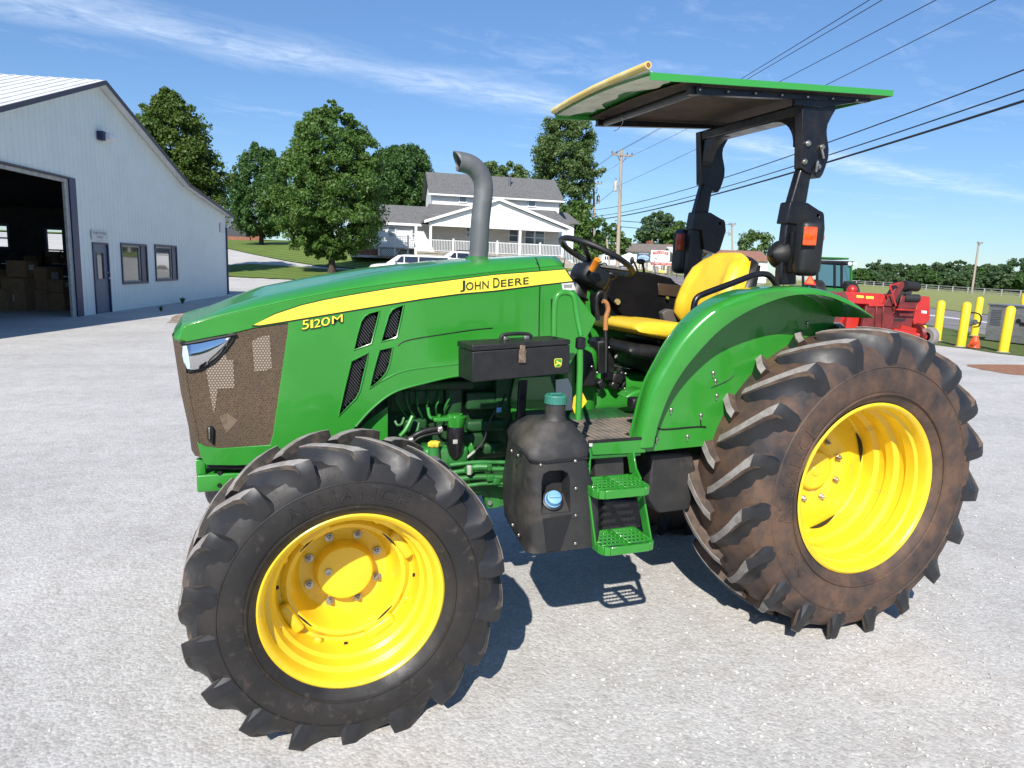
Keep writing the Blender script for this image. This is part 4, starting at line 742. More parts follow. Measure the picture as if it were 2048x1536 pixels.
# ------------------------------------------------------------------ vehicles behind the hood
CARW = mat('white_car_paint', (.78, .78, .78), .15, coat=1.0); CARG = mat('car_glass', (.012, .014, .017), .05, spec=.8, coat=1.0); TYRE = mat('car_tyre', (.02, .02, .02), .8)
def cross(mb, st):   # st: list of (x, [(y,z) half profile]) mirrored and lofted
    rows = []
    for x, hp in st: rows.append([Vector((x, -y, z)) for y, z in hp] + [Vector((x, y, z)) for y, z in reversed(hp)])
    mb.loft(rows, True, True)
def xf(mb, base, ang):
    M = Matrix.Rotation(ang, 3, 'Z'); mb.v = [M @ q + base for q in mb.v]; return mb
def suv(name, lab, cat, base, ang, L_=5.1, H=1.78, rack=True, col=None, low=False, box=True):
    r = thing(name, lab, cat, base); c = col or CARW; hw = .95; hd = H*.66 if not low else .82; hb = H*.69 if not low else .90
    mb = MB(); f = -L_/2
    def pr(h, w=hw): return [(w*.82, .32), (w*.97, .42), (w, .62), (w, h*.82), (w*.96, h*.95), (w*.72, h), (0.0001, h+.012)]
    cross(mb, [(f, pr(hd*.78, hw*.84)), (f+.12, pr(hd*.93, hw*.95)), (f+.5, pr(hd)), (f+1.25, pr(hb)), (L_/2-.5, pr(hb)), (L_/2-.08, pr(hb*.98, hw*.97)), (L_/2, pr(hb*.8, hw*.9))])
    body = xf(mb, base, ang).build('body', c, r, bevel=.02)
    g0, g1 = f+1.15, (L_/2-.12 if box else L_/2-.75); rf = H
    mb = MB()
    def gh(z, w): return [(w, hb-.02), (w*.985, hb+.1), (w*.86, z-.05), (w*.78, z), (0.0001, z+.02)]
    cross(mb, [(g0, [(hw*.85, hb-.02), (hw*.84, hb), (hw*.83, hb+.005), (hw*.8, hb+.01), (.0001, hb+.015)]), (g0+.75, gh(rf-.06, hw*.93)), (g0+1.2, gh(rf, hw*.94)), (g1-.5, gh(rf-.01, hw*.93)), (g1-.12, gh(rf-.08, hw*.9)), (g1, gh(hb+.12, hw*.9))])
    xf(mb, base, ang).build('cabin', c, r, bevel=.015)
    # side glass follows the sloping cabin side
    xs = [g0+.62, g0+1.15, g0+1.22, g0+2.1, g0+2.17, g1-.35]; 
    for sg in (-1, 1):
        mb = MB()
        for (x0, x1, cut) in ((xs[0], xs[1], .35), (xs[2], xs[3], 0), (xs[4], xs[5], 0)):
            def sp(x, t): return Vector((x, sg*(hw*.94*.99-(hw*.94*.125)*t+.012), hb+.07+(rf-.12-hb-.07)*t))
            mb.prism([sp(x0, 0), sp(x1, 0), sp(x1, 1), sp(x0+cut, 1)], Vector((0, sg*.006, 0)))
        xf(mb, base, ang).build('side_window', CARG, r, smooth=0)
    mb = MB(); mb.prism([Vector((g0+.1, -hw*.76, hb+.05)), Vector((g0+.1, hw*.76, hb+.05)), Vector((g0+.78, hw*.68, rf-.09)), Vector((g0+.78, -hw*.68, rf-.09))], Vector((-.02, 0, .015))); xf(mb, base, ang).build('windscreen', CARG, r, smooth=0)
    for sg in (-1, 1):
        mb = MB(); mb.rbox(Vector((g0+.62, sg*(hw+.1), hb+.12)), (.12, .2, .16), .04); xf(mb, base, ang).build('mirror', MT['chrome'], r)
        for x in (f+.95, L_/2-1.05):
            mb = MB(); mb.lathe([(-.12, .2), (-.12, .33), (-.09, .37), (.09, .37), (.12, .33), (.12, .2)], Vector((x, sg*(hw-.12), .37)), (0, 1, 0), 24); w = xf(mb, base, ang).build('wheel', TYRE, r)
            mb = MB(); mb.lathe([(0, .001), (.0, .1), (.03, .2), (.0, .22), (-.05, .22)], Vector((x, sg*(hw), .37)), (0, sg, 0), 20); xf(mb, base, ang).build('rim', MT['steel'], w)
        mb = MB(); mb.rbox(Vector((f+.06, sg*hw*.62, hd*.76)), (.12, .34, .15), .03); xf(mb, base, ang).build('headlight', MT['lens'], r)
    if rack:
        for sg in (-1, 1): mb = MB(); mb.tube([Vector((g0+1.2, sg*.62, rf+.02)), Vector((g0+1.35, sg*.62, rf+.08)), Vector((g1-.6, sg*.62, rf+.07)), Vector((g1-.45, sg*.62, rf))], .022, 6); xf(mb, base, ang).build('roof_rail', MT['blackpaint'], r)
    return r
ha = math.atan2(RH.y, RH.x)
b0 = AT(817, 47.5); b0.z = up(800, 509, 47.5)-1.93
suv('parked_suv', 'white long suv with dark windows parked nearest behind the green hood', 'car', b0, ha+.08, L_=5.7, H=1.93, rack=False)
b1 = AT(905, 53.5); b1.z = up(885, 500, 53.5)-1.92
suv('parked_suv', 'white suv with black roof bars parked in front of the porch', 'car', b1, ha+.20, L_=4.9, H=1.85, rack=True)
b2_ = AT(1215, 78); b2_.z = up(1215, 510, 78)-1.5
suv('parked_car', 'white car beside the near wooden pole seen through the steering wheel', 'car', b2_, ha+math.pi+.2, L_=4.6, H=1.45, rack=False, low=True, box=False)
# ------------------------------------------------------------------ poles and wires
WOOD = mat('weathered_pole', (.36, .30, .24), .9, col2=(.26, .21, .165), nscale=4, stretch=(6, 6, .6), bump=.2, bscale=20)
def upole(name, lab, base, top, r0, arms, trans=None, lw=1.0):
    r = thing(name, lab, 'utility pole', base, 'wooden utility poles'); mb = MB(); mb.tube([base+Vector((0, 0, -.3)), top], [r0, r0*.7], 12); mb.build('pole', WOOD, r)
    ax = (top-base).normalized()
    for (dz_, hw, dirv) in arms:
        c = top-ax*dz_; dv_ = dirv.normalized(); o = dv_.cross(Vector((0, 0, 1)))*r0*.8; mb = MB(); mb.box(c+o, (2*hw, .12*lw, .15*lw), rz=math.atan2(dv_.y, dv_.x)); 
        arm = mb.build('crossarm', WOOD, r, smooth=0)
        for k in (-.93, -.5, .5, .93): mb = MB(); p = c+o+dv_*hw*k; mb.tube([p+Vector((0, 0, .07)), p+Vector((0, 0, .15)), p+Vector((0, 0, .30))], [.03, .07, .05], 8); mb.build('insulator', MT['exhaust'], arm)
        mb = MB()
        for sg in (-1, 1): mb.bar(c+o+dv_*hw*.45*sg+Vector((0, 0, -.05)), c+o*.9+Vector((0, 0, -.75)), .05, .05)
        mb.build('brace', MT['exhaust'], r, smooth=0)
    if trans:
        for (dz_, off) in trans:
            c = top-ax*dz_+off; mb = MB(); mb.lathe([(-.45, .001), (-.45, .2), (.4, .2), (.45, .16), (.5, .001)], c, (0, 0, 1), 14); tr = mb.build('transformer', MT['trimgrey'], r); mb = MB(); mb.tube([c+Vector((0, 0, .45)), c+Vector((0, 0, .7))], .04, 6); mb.build('bushing', MT['exhaust'], tr)
    return r
rh3 = Vector((RH.x, RH.y, 0)); fh3 = Vector((FH.x, FH.y, 0))
def PT(px, py, D): return A(px, py, D=D)
DA, DB = 62, 84
pa0 = AT(1226, DA); pa1 = PT(1243, 299, DA); pa1 = Vector((pa0.x, pa0.y, pa1.z))+(pa1-Vector((pa0.x, pa0.y, pa1.z)))
upole('utility_pole', 'near tall wooden pole with one crossarm rising behind the steering wheel', pa0, pa1, .19, [(.55, 1.05, rh3*.95+fh3*.3)], [(3.4, -rh3*.42)])
pb0 = AT(1181, DB); pb1 = PT(1187, 334, DB)
upole('utility_pole', 'wooden pole with two crossarms just left of the near tall pole', pb0, pb1, .17, [(.55, 1.15, rh3), (2.1, 1.0, rh3)], [(4.1, -rh3*.5), (4.1, rh3*.5)])
pc0 = AT(1458, 118); pc1 = PT(1464, 446, 118)
upole('utility_pole', 'thin far wooden pole rising above the seat', pc0, pc1, .16, [(.3, .6, rh3)], [(1.8, -rh3*.4)])
pd0 = AT(1944, 118); pd0 = G(1943, 588); pd1 = A(1958, 484, D=(pd0-CC).dot(CFW))
upole('utility_pole', 'lone wooden pole standing in the field at the right', pd0, pd1, .26, [(.25, 1.0, rh3*.9+fh3*.4)], None, 1.3)
ps = AT(1214, 70); upole('utility_pole', 'short pale post between the house and the near tall pole', AT(1211, 72), PT(1213, 478, 72), .1, [])
def wire(lab, pts, r=.016, sag=.0, n=14, group='overhead power lines'):
    w = []
    for i in range(len(pts)-1):
        a, b2 = pts[i], pts[i+1]
        for k in range(n+(1 if i == len(pts)-2 else 0)): t = k/n; w.append(a.lerp(b2, t)-Vector((0, 0, 4*sag*t*(1-t))))
    mb = MB(); mb.tube(w, r, 6); o = mb.build('power_cable' if r > .02 else 'power_line', MT['wire'], None, loc=w[0]); return tag(o, lab, 'cable', group)
def ext(p, q, k=.25): return p+(p-q)*k
def W_(lab, near, mid, far_, r, dn=19, sag=.5, k=.9):
    N_ = PT(*near, dn); F_ = PT(*far_, DB); N2 = ext(N_, F_, k); return wire(lab, [N2, N_.lerp(F_, 0.0), F_] if False else [N2, F_], r, sag, 40)
W_('upper of the three dark cables crossing behind the roll bar', (2048, 118), None, (1188, 420), .026, 22, .9, .12)
W_('middle of the three dark cables crossing behind the roll bar', (2048, 160), None, (1188, 433), .026, 22, .8, .12)
W_('lowest and thickest of the three dark cables behind the roll bar', (2048, 185), None, (1188, 440), .045, 22, .7, .12)
wire('thin line leaving the picture top nearest the tractor roof', [PT(1795, -35, 16), PT(1224, 309, DA), PT(1170, 345, DB)], .012, .12)
wire('second thin line above the tractor roof', [PT(1815, -30, 17), PT(1228, 308, DA), PT(1177, 344, DB)], .012, .1)
wire('third thin line above the tractor roof', [PT(1925, -28, 16), PT(1258, 314, DA), PT(1200, 348, DB)], .012, .1)
wire('fourth thin line, rightmost above the tractor roof', [PT(2040, -25, 16), PT(1236, 372, DA)], .012, .1)
wire('line running from the near pole down behind the house trees', [PT(1228, 380, DA), PT(1184, 412, DB)], .02, .1)
wire('pale sagging cable from the near pole to the far thin pole', [PT(1230, 441, DA), PT(1464, 449, 118)], .03, .2)
wire('pale lower cable from the near pole to the far thin pole', [PT(1228, 452, DA), PT(1462, 466, 118)], .03, .2)
# ------------------------------------------------------------------ far buildings, boards and tent
MT['redroof'] = mat('rust_roof', (.26, .12, .08), .8, col2=(.32, .17, .12), nscale=3)
MT['brownroof'] = mat('brown_grey_roof', (.20, .165, .14), .9, col2=(.16, .135, .12), nscale=3)
MT['tent'] = mat('white_canvas', (.78, .78, .8), .7)
def shedbox(name, lab, px0, px1, yb, ye, yr, D, dep, rm, wm, wins=(), over=.4, hip=0.0):
    p, q = AT(px0, D), AT(px1, D); zb = min(p.z, q.z); z0 = up((px0+px1)/2, yb, D); ze = up((px0+px1)/2, ye, D); zr = up((px0+px1)/2, yr, D+dep/2); z0 = min(z0, zb+.2)-.6
    r = thing(name, lab, 'building', Vector((p.x, p.y, z0))); d1 = Vector((q.x-p.x, q.y-p.y, 0)); dn = d1.normalized(); nn_ = Vector((-dn.y, dn.x, 0)); P = Vector((p.x, p.y, 0))
    def Q(s, n, z): return P+dn*s+nn_*n+Vector((0, 0, z))
    Ls = d1.length; mb = MB(); mb.prism([Q(0, 0, z0), Q(Ls, 0, z0), Q(Ls, 0, ze), Q(0, 0, ze)], nn_*dep)
    for s_ in (0, Ls-.05): mb.prism([Q(s_, 0, ze), Q(s_, dep, ze), Q(s_, dep/2, zr-.1)], dn*.05)
    mb.build('wall', wm, r, smooth=0); mb = MB()
    for sg in (0, 1): e = -over if sg == 0 else dep+over; mb.prism([Q(-over, e, ze-.1), Q(Ls+over, e, ze-.1), Q(Ls+over-hip, dep/2, zr), Q(-over+hip, dep/2, zr)], (0, 0, .15))
    mb.build('roof', rm, r, smooth=0)
    for (a, b2, za_, zb_) in wins:
        mb = MB(); h = ze-z0; mb.prism([Q(Ls*a, -.03, z0+h*za_), Q(Ls*b2, -.03, z0+h*za_), Q(Ls*b2, -.03, z0+h*zb_), Q(Ls*a, -.03, z0+h*zb_)], nn_*.04); w = mb.build('window', MT['white'], r, smooth=0)
        mb = MB(); e = .02; mb.prism([Q(Ls*(a+e), -.04, z0+h*(za_+.03)), Q(Ls*(b2-e), -.04, z0+h*(za_+.03)), Q(Ls*(b2-e), -.04, z0+h*(zb_-.03)), Q(Ls*(a+e), -.04, z0+h*(zb_-.03))], nn_*.008); mb.build('pane', HGL, w, smooth=0)
    return r
bl = shedbox('low_building', 'low brown roofed building behind the roadside boards', 1243, 1350, 522, 503, 490, 96, 8, MT['brownroof'], MT['cream'], [(.12, .2, .5, .85), (.3, .36, .3, .9), (.42, .5, .5, .85), (.7, .8, .5, .85)])
c = PT(1299, 491, 100); mb = MB(); mb.box(c, (.7, .7, 1.3)); mb.build('chimney', MT['brick'], bl, smooth=0)
c = PT(1337, 497, 100); mb = MB(); mb.box(c, (.7, .7, 1.3)); mb.build('chimney', MT['brick'], bl, smooth=0)
shedbox('grey_shed', 'small grey shed with white gable just right of the red and white board', 1337, 1385, 530, 506, 497, 92, 6, MT['white'], mat('grey_wall', (.3, .29, .27), .8), [(.1, .3, .4, .8)])
shedbox('red_roof_building', 'long white building with rust red roof behind the yellow seat', 1424, 1524, 548, 519, 503, 100, 9, MT['redroof'], MT['white'], [(.2, .28, .45, .8), (.6, .68, .45, .8)])
def board(name, lab, px0, px1, y0, y1, D, mts, texts, group=None, legs=2):
    p, q = AT(px0, D), AT(px1, D); P = PT(px0, y1, D); Q_ = PT(px1, y1, D); z0, z1 = up((px0+px1)/2, y1, D), up((px0+px1)/2, y0, D); P.z = z0; Q_.z = z0; dn = (Q_-P); dn.z = 0; Ls = dn.length; dn.normalize(); nn_ = Vector((dn.y, -dn.x, 0))
    r = thing(name, lab, 'sign', Vector((P.x, P.y, T(P.x, P.y))), group); H_ = z1-z0
    def Q(s, z, n=0): return P+dn*(s*Ls)+nn_*n+Vector((0, 0, z*H_))
    mb = MB(); mb.prism([Q(0, 0), Q(1, 0), Q(1, 1), Q(0, 1)], -nn_*.08); mb.build('board', mts[0], r, smooth=0)
    for i in range(legs):
        s_ = (i+.5)/legs; mb = MB(); b_ = Q(s_, 0, -.16); mb.box(Vector((b_.x, b_.y, (T(b_.x, b_.y)-.3+z1)/2)), (.13, .13, z1-T(b_.x, b_.y)+.2)); mb.build('post', WOOD, r, smooth=0)
    for (kind_, a, b2, c_, d_, mt, tx) in texts:
        mb = MB()
        if kind_ == 'r': mb.prism([Q(a, c_, .004), Q(b2, c_, .004), Q(b2, d_, .004), Q(a, d_, .004)], nn_*.008)
        elif kind_ == 'e': mb.prism([Q((a+b2)/2+(b2-a)/2*math.cos(k*.26), (c_+d_)/2+(d_-c_)/2*math.sin(k*.26), .004) for k in range(24)], nn_*.008)
        elif kind_ == 'b': # ribbon banner, arched
            n = 12; top = [Q(a+(b2-a)*k/n, d_-.28*(d_-c_)*(2*k/n-1)**2, .004) for k in range(n+1)]; bot = [Q(a+(b2-a)*k/n, c_-.28*(d_-c_)*(2*k/n-1)**2, .004) for k in range(n+1)]; mb.prism(top+bot[::-1], nn_*.008)
        else: put_text(mb, tx, Q(a, c_, .02), Q(b2, c_, .02), Q(a, d_, .02), nn_, .004, 0)
        mb.build({'r': 'band', 'e': 'oval', 'b': 'ribbon'}.get(kind_, 'lettering'), mt, r, smooth=0)
    return r
RED = mat('sign_red', (.55, .06, .03), .5); DKB = mat('sign_dark_blue', (.06, .09, .14), .5); LTB = mat('sign_light_blue', (.30, .45, .65), .5); SWH = mat('sign_white', (.8, .8, .8), .5); SGY = mat('sign_grey', (.25, .25, .27), .6)
board('billboard', 'white roadside board with red TROYER\'S ribbon and red strip below', 1301, 1339, 500, 522, 80, [SWH], [('b', .10, .92, .66, .93, RED, ''), ('t', .17, .85, .69, .86, SWH, "TROYER'S"), ('t', .32, .68, .46, .53, SGY, 'GENUINE'), ('t', .14, .88, .16, .34, SGY, 'TRAIL BOLOGNA')])
board('billboard', 'long red and white strip sign under the white roadside board', 1301, 1348, 523, 531, 79.6, [SWH], [('r', .0, .96, .12, .82, RED, ''), ('t', .06, .88, .3, .7, SWH, 'MARKET  NEXT LEFT')], legs=3)
board('billboard', 'dark blue board with a pale oval left of the white roadside board', 1273, 1300, 504, 524, 80.5, [DKB], [('e', .08, .92, .14, .74, LTB, ''), ('t', .16, .84, .80, .93, SWH, 'ANTIQUES'), ('t', .2, .8, .36, .54, DKB, 'MALL')])
board('yard_sign', 'small plain brownish board standing beside the road', 1305, 1317, 532, 545, 66, [MT['deck']], [], legs=1)
board('yard_sign', 'low yellow strip sign at the road edge', 1317.5, 1328, 541, 545, 62, [MT['decal']], [], legs=1)
tn = AT(1248, 84); tz = up(1248, 505, 84); te = thing('canopy_tent', 'white pop up tent between the parked car and the dark blue board', 'tent', tn); mb = MB(); cs = [Vector((tn.x, tn.y, 0))+rh3*a+fh3*b_2 for a, b_2 in ((-1.9, -1.9), (1.9, -1.9), (1.9, 1.9), (-1.9, 1.9))]
mb.add([Vector((tn.x, tn.y, tz))]+[c+Vector((0, 0, tz-.85)) for c in cs]+[c+Vector((0, 0, tz-1.1)) for c in cs], [(0, 1, 2), (0, 2, 3), (0, 3, 4), (0, 4, 1), (1, 2, 6, 5), (2, 3, 7, 6), (3, 4, 8, 7), (4, 1, 5, 8)]); mb.build('canopy', MT['tent'], te, smooth=0, solid=.02)
for c in cs: mb = MB(); mb.bar(Vector((c.x, c.y, T(c.x, c.y)-.05)), Vector((c.x, c.y, tz-1.0)), .05, .05); mb.build('leg', MT['steel'], te, smooth=0)
# ------------------------------------------------------------------ fences
def fence(name, lab, pts, hgt, rails, sp, mt, pr=.07, rh_=.14):
    r = thing(name, lab, 'fence', Vector((pts[0].x, pts[0].y, T(pts[0].x, pts[0].y)))); 
    P = []
    for i in range(len(pts)-1):
        d_ = (pts[i+1]-pts[i]); n = max(1, int(d_.length/sp))
        P += [pts[i]+d_*k/n for k in range(n)]
    P.append(pts[-1]); P = [Vector((q.x, q.y, T(q.x, q.y))) for q in P]
    for q in P: mb = MB(); mb.box(q+Vector((0, 0, hgt/2)), (pr*2, pr*2, hgt)); mb.build('post', mt, r, smooth=0)
    for k in range(rails):
        mb = MB(); z = hgt*(.28+.66*k/(rails-1))
        for a, b2 in zip(P[:-1], P[1:]): mb.bar(a+Vector((0, 0, z)), b2+Vector((0, 0, z)), .05, rh_)
        mb.build('rail', mt, r, smooth=0)
    return r
FWD_ = mat('grey_fence_board', (.52, .50, .47), .85, col2=(.40, .38, .35), nscale=.8)
fence('rail_fence', 'pale three rail board fence along the far side of the field', [AT(1560, 230), AT(1705, 205), AT(1870, 165), AT(2035, 138), AT(2250, 110)], 1.5, 3, 5.0, FWD_, .09, .16)
fence('wire_fence', 'dark low fence behind the roadside grass left of the seat', [AT(1252, 78), AT(1300, 76), AT(1345, 72), AT(1400, 68), AT(1560, 60)], 1.15, 3, 3.0, mat('dark_fence', (.09, .085, .08), .8), .035, .03)
# ------------------------------------------------------------------ bollards, gas meter, cabinet
BY = mat('yellow_sleeve', (.82, .60, .02), .38, col2=(.78, .56, .02), nscale=3, col3=(.55, .42, .08), n3=11, lo3=.66, hi3=.8)
def bollard(lab, bx, by, tx, ty, r0=.115):
    g = G(bx, by); D = (g-CC).dot(CFW); t = A(tx, ty, D=D); H_ = t.z-g.z; lx = A(bx, by, D=D); dv_ = t-lx; root = thing('bollard', lab, 'bollard', g, 'yellow bollards')
    ax = Vector((dv_.x*.35, dv_.y*.35, dv_.z)).normalized(); mb = MB(); mb.lathe([(-.1, r0), (H_-r0*.9, r0), (H_-r0*.45, r0*.86), (H_-r0*.12, r0*.5), (H_, .001)], g, ax, 20); mb.build('post', BY, root)
    mb = MB(); mb.lathe([(.0, r0+.05), (.025, r0+.03), (.03, r0)], g, (0, 0, 1), 16); mb.build('collar', MT['concrete'], root)
    return root
bollard('yellow bollard directly right of the red baler wheel', 1873, 682, 1882, 600)
bollard('yellow bollard left of the orange cone', 1921, 694, 1936, 603)
bollard('taller yellow bollard behind the orange cone and gas pipe', 1948, 672, 1965, 593, .115)
bollard('yellow bollard in front of the steel cabinet', 2006, 705, 2027, 611)
bollard('yellow bollard rising behind the steel cabinet at the picture edge', 2040, 668, 2048, 584, .115)
g = G(1947, 697); cn = thing('traffic_cone', 'squashed orange cone tipped between the two bollards', 'cone', g); mb = MB(); mb.rbox(g+Vector((0, 0, .012)), (.36, .36, .025), .01); mb.build('base', MT['black'], cn)
mb = MB(); mb.lathe([(.02, .15), (.16, .12), (.26, .09), (.34, .05), (.345, .03)], g+Vector((.0, 0, .0)), (.10, 0, 1), 18); mb.build('cone', mat('cone_orange', (.75, .09, .02), .5), cn)
mb = MB(); mb.tube([g+Vector((-.02, -.05, .16)), g+Vector((-.16, -.09, .13))], [.06, .05], 10); mb.build('crumple', mat('cone_orange_dark', (.6, .07, .02), .5), cn)
g = G(1938, 676); gm = thing('gas_meter', 'grey pipework and small meter fixed between two bollards', 'gas meter', g); q = lambda a, b2, z: g+rh3*a+fh3*b2+Vector((0, 0, z))
mb = MB(); mb.tube(chaikin([q(-.25, 0, .0), q(-.25, 0, .82), q(.3, 0, .82), q(.3, 0, .38), q(.1, 0, .36)], 2, False), .022, 8); mb.tube([q(-.2, 0, .5), q(.3, 0, .5)], .028, 8); mb.build('pipe', MT['blackpaint'], gm)
mb = MB(); mb.rbox(q(-.08, -.05, .5), (.2, .14, .2), .04); mb.lathe([(0, .001), (0, .09), (.05, .09), (.06, .001)], q(.08, -.03, .52), (0, -1, 0), 14); mb.build('meter', MT['exhaust'], gm)
c0 = G(1968, 682); c1 = G(2052, 692); D = (c0-CC).dot(CFW); tz = A(1990, 609, D=D).z; dn = Vector((c1.x-c0.x, c1.y-c0.y, 0)); dn.normalize(); nn_ = Vector((-dn.y, dn.x, 0)); Lc = 1.75
CAB = mat('brushed_cabinet', (.36, .35, .335), .4, .55, col2=(.28, .27, .26), nscale=3, stretch=(1, 1, 6))
cb_ = thing('steel_cabinet', 'grey steel equipment cabinet behind the right hand bollard', 'cabinet', c0); H_ = tz-c0.z; mb = MB(); cc = c0+dn*Lc/2+nn_*.4+Vector((0, 0, .04+(H_-.04)/2)); RZ = math.atan2(dn.y, dn.x)
mb.box(cc, (Lc, .8, H_-.04), rz=RZ); mb.build('body', CAB, cb_, bevel=.02)
mb = MB(); mb.box(Vector((cc.x, cc.y, c0.z+H_+.01)), (Lc+.06, .88, .05), rz=RZ); mb.build('lid', CAB, cb_, bevel=.015)
mb = MB()
for k in range(9): mb.box(c0+dn*.28-nn_*.008+Vector((0, 0, H_*.86-k*.055)), (.34, .012, .02), rz=RZ)
mb.build('louvre', MT['exhaust'], cb_, smooth=0)
mb = MB(); mb.box(c0+dn*.75-nn_*.004+Vector((0, 0, H_*.5)), (.012, .01, H_*.9), rz=RZ); mb.build('door_seam', MT['blackpaint'], cb_, smooth=0)
mb = MB(); mb.lathe([(0, .07), (.02, .07), (.025, .001)], c0+dn*1.0+Vector((0, 0, H_*.62)), -nn_, 16); mb.rbox(c0+dn*1.2-nn_*.01+Vector((0, 0, H_*.55)), (.3, .02, .1), .005, rz=RZ); mb.build('gauge', MT['black'], cb_)
# ------------------------------------------------------------------ red baler
DKR = mat('dark_red_paint', (.15, .018, .014), .4, col2=(.10, .012, .01), nscale=4, bump=.05, bscale=10); BR = mat('baler_red', (.40, .020, .012), .35, col2=(.44, .025, .015), nscale=3, coat=.3, col3=(.30, .05, .03), n3=9, lo3=.62, hi3=.8); BELT = mat('rubber_belt', (.015, .015, .016), .65, bump=.3, bscale=30)
bw = G(1858, 692); DBL = (bw-CC).dot(CFW); bal = thing('hay_baler', 'red hay baler with dark raised belt pickup behind the rear tyre', 'farm implement', Vector((bw.x, bw.y, 0)))
def BX(px, py, o=0.0): return A(px, py, D=DBL+o)
def slab(nm, pts, o, th, mt, bevel=.01): mb = MB(); mb.prism([BX(x, y, o) for x, y in pts], fh3*th); return mb.build(nm, mt, bal, bevel=bevel)
slab('chamber', [(1702, 586), (1858, 593), (1860, 600), (1859, 640), (1848, 652), (1836, 666), (1800, 668), (1690, 664)], .15, 1.3, BR)
slab('side_shield', [(1838, 594), (1860, 594), (1860, 636), (1854, 646), (1828, 656), (1826, 640)], -.02, .15, BR)
sh = slab('top_shield', [(1690, 583), (1790, 589), (1778, 612), (1700, 606)], -.12, .25, BR)
sl_ = slab('lower_panel', [(1768, 615), (1830, 618), (1822, 662), (1770, 662)], -.18, .2, DKR)
mb = MB(); mb.prism([BX(1788, 637, -.19), BX(1812, 637, -.19), BX(1810, 642, -.19), BX(1788, 642, -.19)], fh3*.02); mb.build('opening', MT['black'], sl_, smooth=0)
slab('gearbox_panel', [(1732, 612), (1792, 613), (1784, 662), (1722, 662)], -.25, .12, DKR)
slab('knotter_bar', [(1738, 607), (1768, 607), (1768, 613), (1738, 613)], -.3, .2, BR)
for px in (1752, 1766): slab('rib', [(px, 613), (px+4, 613), (px+2, 662), (px-2, 662)], -.3, .05, DKR)
slab('pickup_arm', [(1768, 612), (1798, 565), (1806, 563), (1812, 568), (1784, 613)], -.30, .08, DKR)
mb = MB(); mb.prism([BX(1806, 564, -.25), BX(1830, 570, -.25), BX(1833, 574, -.25), BX(1806, 612, -.25), BX(1794, 609, -.25), BX(1790, 592, -.25)], fh3*.5); mb.build('belt', BELT, bal, bevel=.03)
mb = MB(); mb.tube([BX(1808, 571, -.3), BX(1834, 574, -.1)], .13, 14); mb.build('roller', BELT, bal); mb = MB(); mb.tube([BX(1808, 596, -.34), BX(1837, 597, -.34)], .11, 14); mb.build('roller', BELT, bal)
slab('pickup_shield', [(1806, 600), (1838, 601), (1832, 618), (1800, 618)], -.36, .1, DKR)
slab('pickup_cheek', [(1804, 590), (1812, 592), (1806, 620), (1796, 618)], -.42, .06, DKR)
for a, b2 in (((1780, 571), (1792, 612)), ((1780, 571), (1800, 566)), ((1792, 619), (1838, 621)), ((1782, 580), (1779, 570))): mb = MB(); mb.tube([BX(*a, -.45), BX(*b2, -.45)], .022, 8); mb.build('strut', BR, bal)
mb = MB(); mb.tube([BX(1786, 660, -.3), BX(1852, 674, -.3)], .06, 8); mb.bar(BX(1800, 654, -.2), BX(1850, 666, -.2), .1, .12); mb.build('axle', BR, bal)
slab('step_guard', [(1846, 650), (1854, 652), (1852, 658), (1844, 657)], -.35, .2, MT['decal'])
for dx_, dd_ in ((-2.3, .55),):
    mb = MB(); c = BX(1858, 670, -.15)+rh3*dx_+fh3*dd_; c.z = .27; mb.lathe([(-.11, .12), (-.11, .22), (-.07, .26), (.07, .26), (.11, .22), (.11, .12)], c, (.80, .05, 0), 28); mb.lathe([(.0, .001), (-.03, .05), (.0, .11), (-.1, .14)], c, (.80, .05, 0), 20); mb.build('wheel', mat('grey_tyre_far', (.18, .17, .165), .8), bal); mb = MB(); mb.bar(c, c+Vector((0, 0, .5))+rh3*.2, .08, .08); mb.build('axle_leg', BR, bal)
mb = MB(); c = BX(1858, 670, -.15); c.z = .27; mb.lathe([(-.11, .12), (-.11, .22), (-.07, .26), (.07, .26), (.11, .22), (.11, .12)], c, (.80, .05, 0), 28); wv = mb.build('wheel', mat('dusty_grey_tyre', (.22, .21, .2), .8, bump=.2, bscale=30), bal)
mb = MB(); mb.lathe([(.0, .001), (-.03, .05), (.0, .11), (-.1, .14)], c, (.80, .05, 0), 20); mb.build('rim', DKR, wv)
mb = MB(); mb.lathe([(.0, .001), (.0, .26), (.08, .3), (.1, .001)], BX(1830, 668, -.2), (1, -.1, 0), 24); mb.build('chain_guard', DKR, bal)
mb = MB(); put_text(mb, 'NEW', BX(1713, 595, -.13), BX(1727, 596, -.13), BX(1713, 590, -.13), -fh3, .002, .004); put_text(mb, 'BALER', BX(1731, 597, -.13), BX(1748, 598, -.13), BX(1731, 592, -.13), -fh3, .002, .004) if False else None
mb = MB(); mb.prism([BX(1713, 595, -.125), BX(1727, 596, -.125), BX(1727, 591.5, -.125), BX(1713, 590.5, -.125)], -fh3*.006); mb.prism([BX(1732, 597, -.125), BX(1747, 598, -.125), BX(1747, 593, -.125), BX(1732, 592, -.125)], -fh3*.006); mb.build('decal', MT['decal'], sh, smooth=0)
mb = MB(); mb.prism([BX(1843, 621, -.025), BX(1853, 622, -.025), BX(1853, 627, -.025), BX(1843, 626, -.025)], -fh3*.006); mb.build('decal', SWH, bal, smooth=0)
mb = MB(); mb.ball(BX(1704, 580, .1), .14, 14, 10); mb.build('twine_drum', BR, bal)
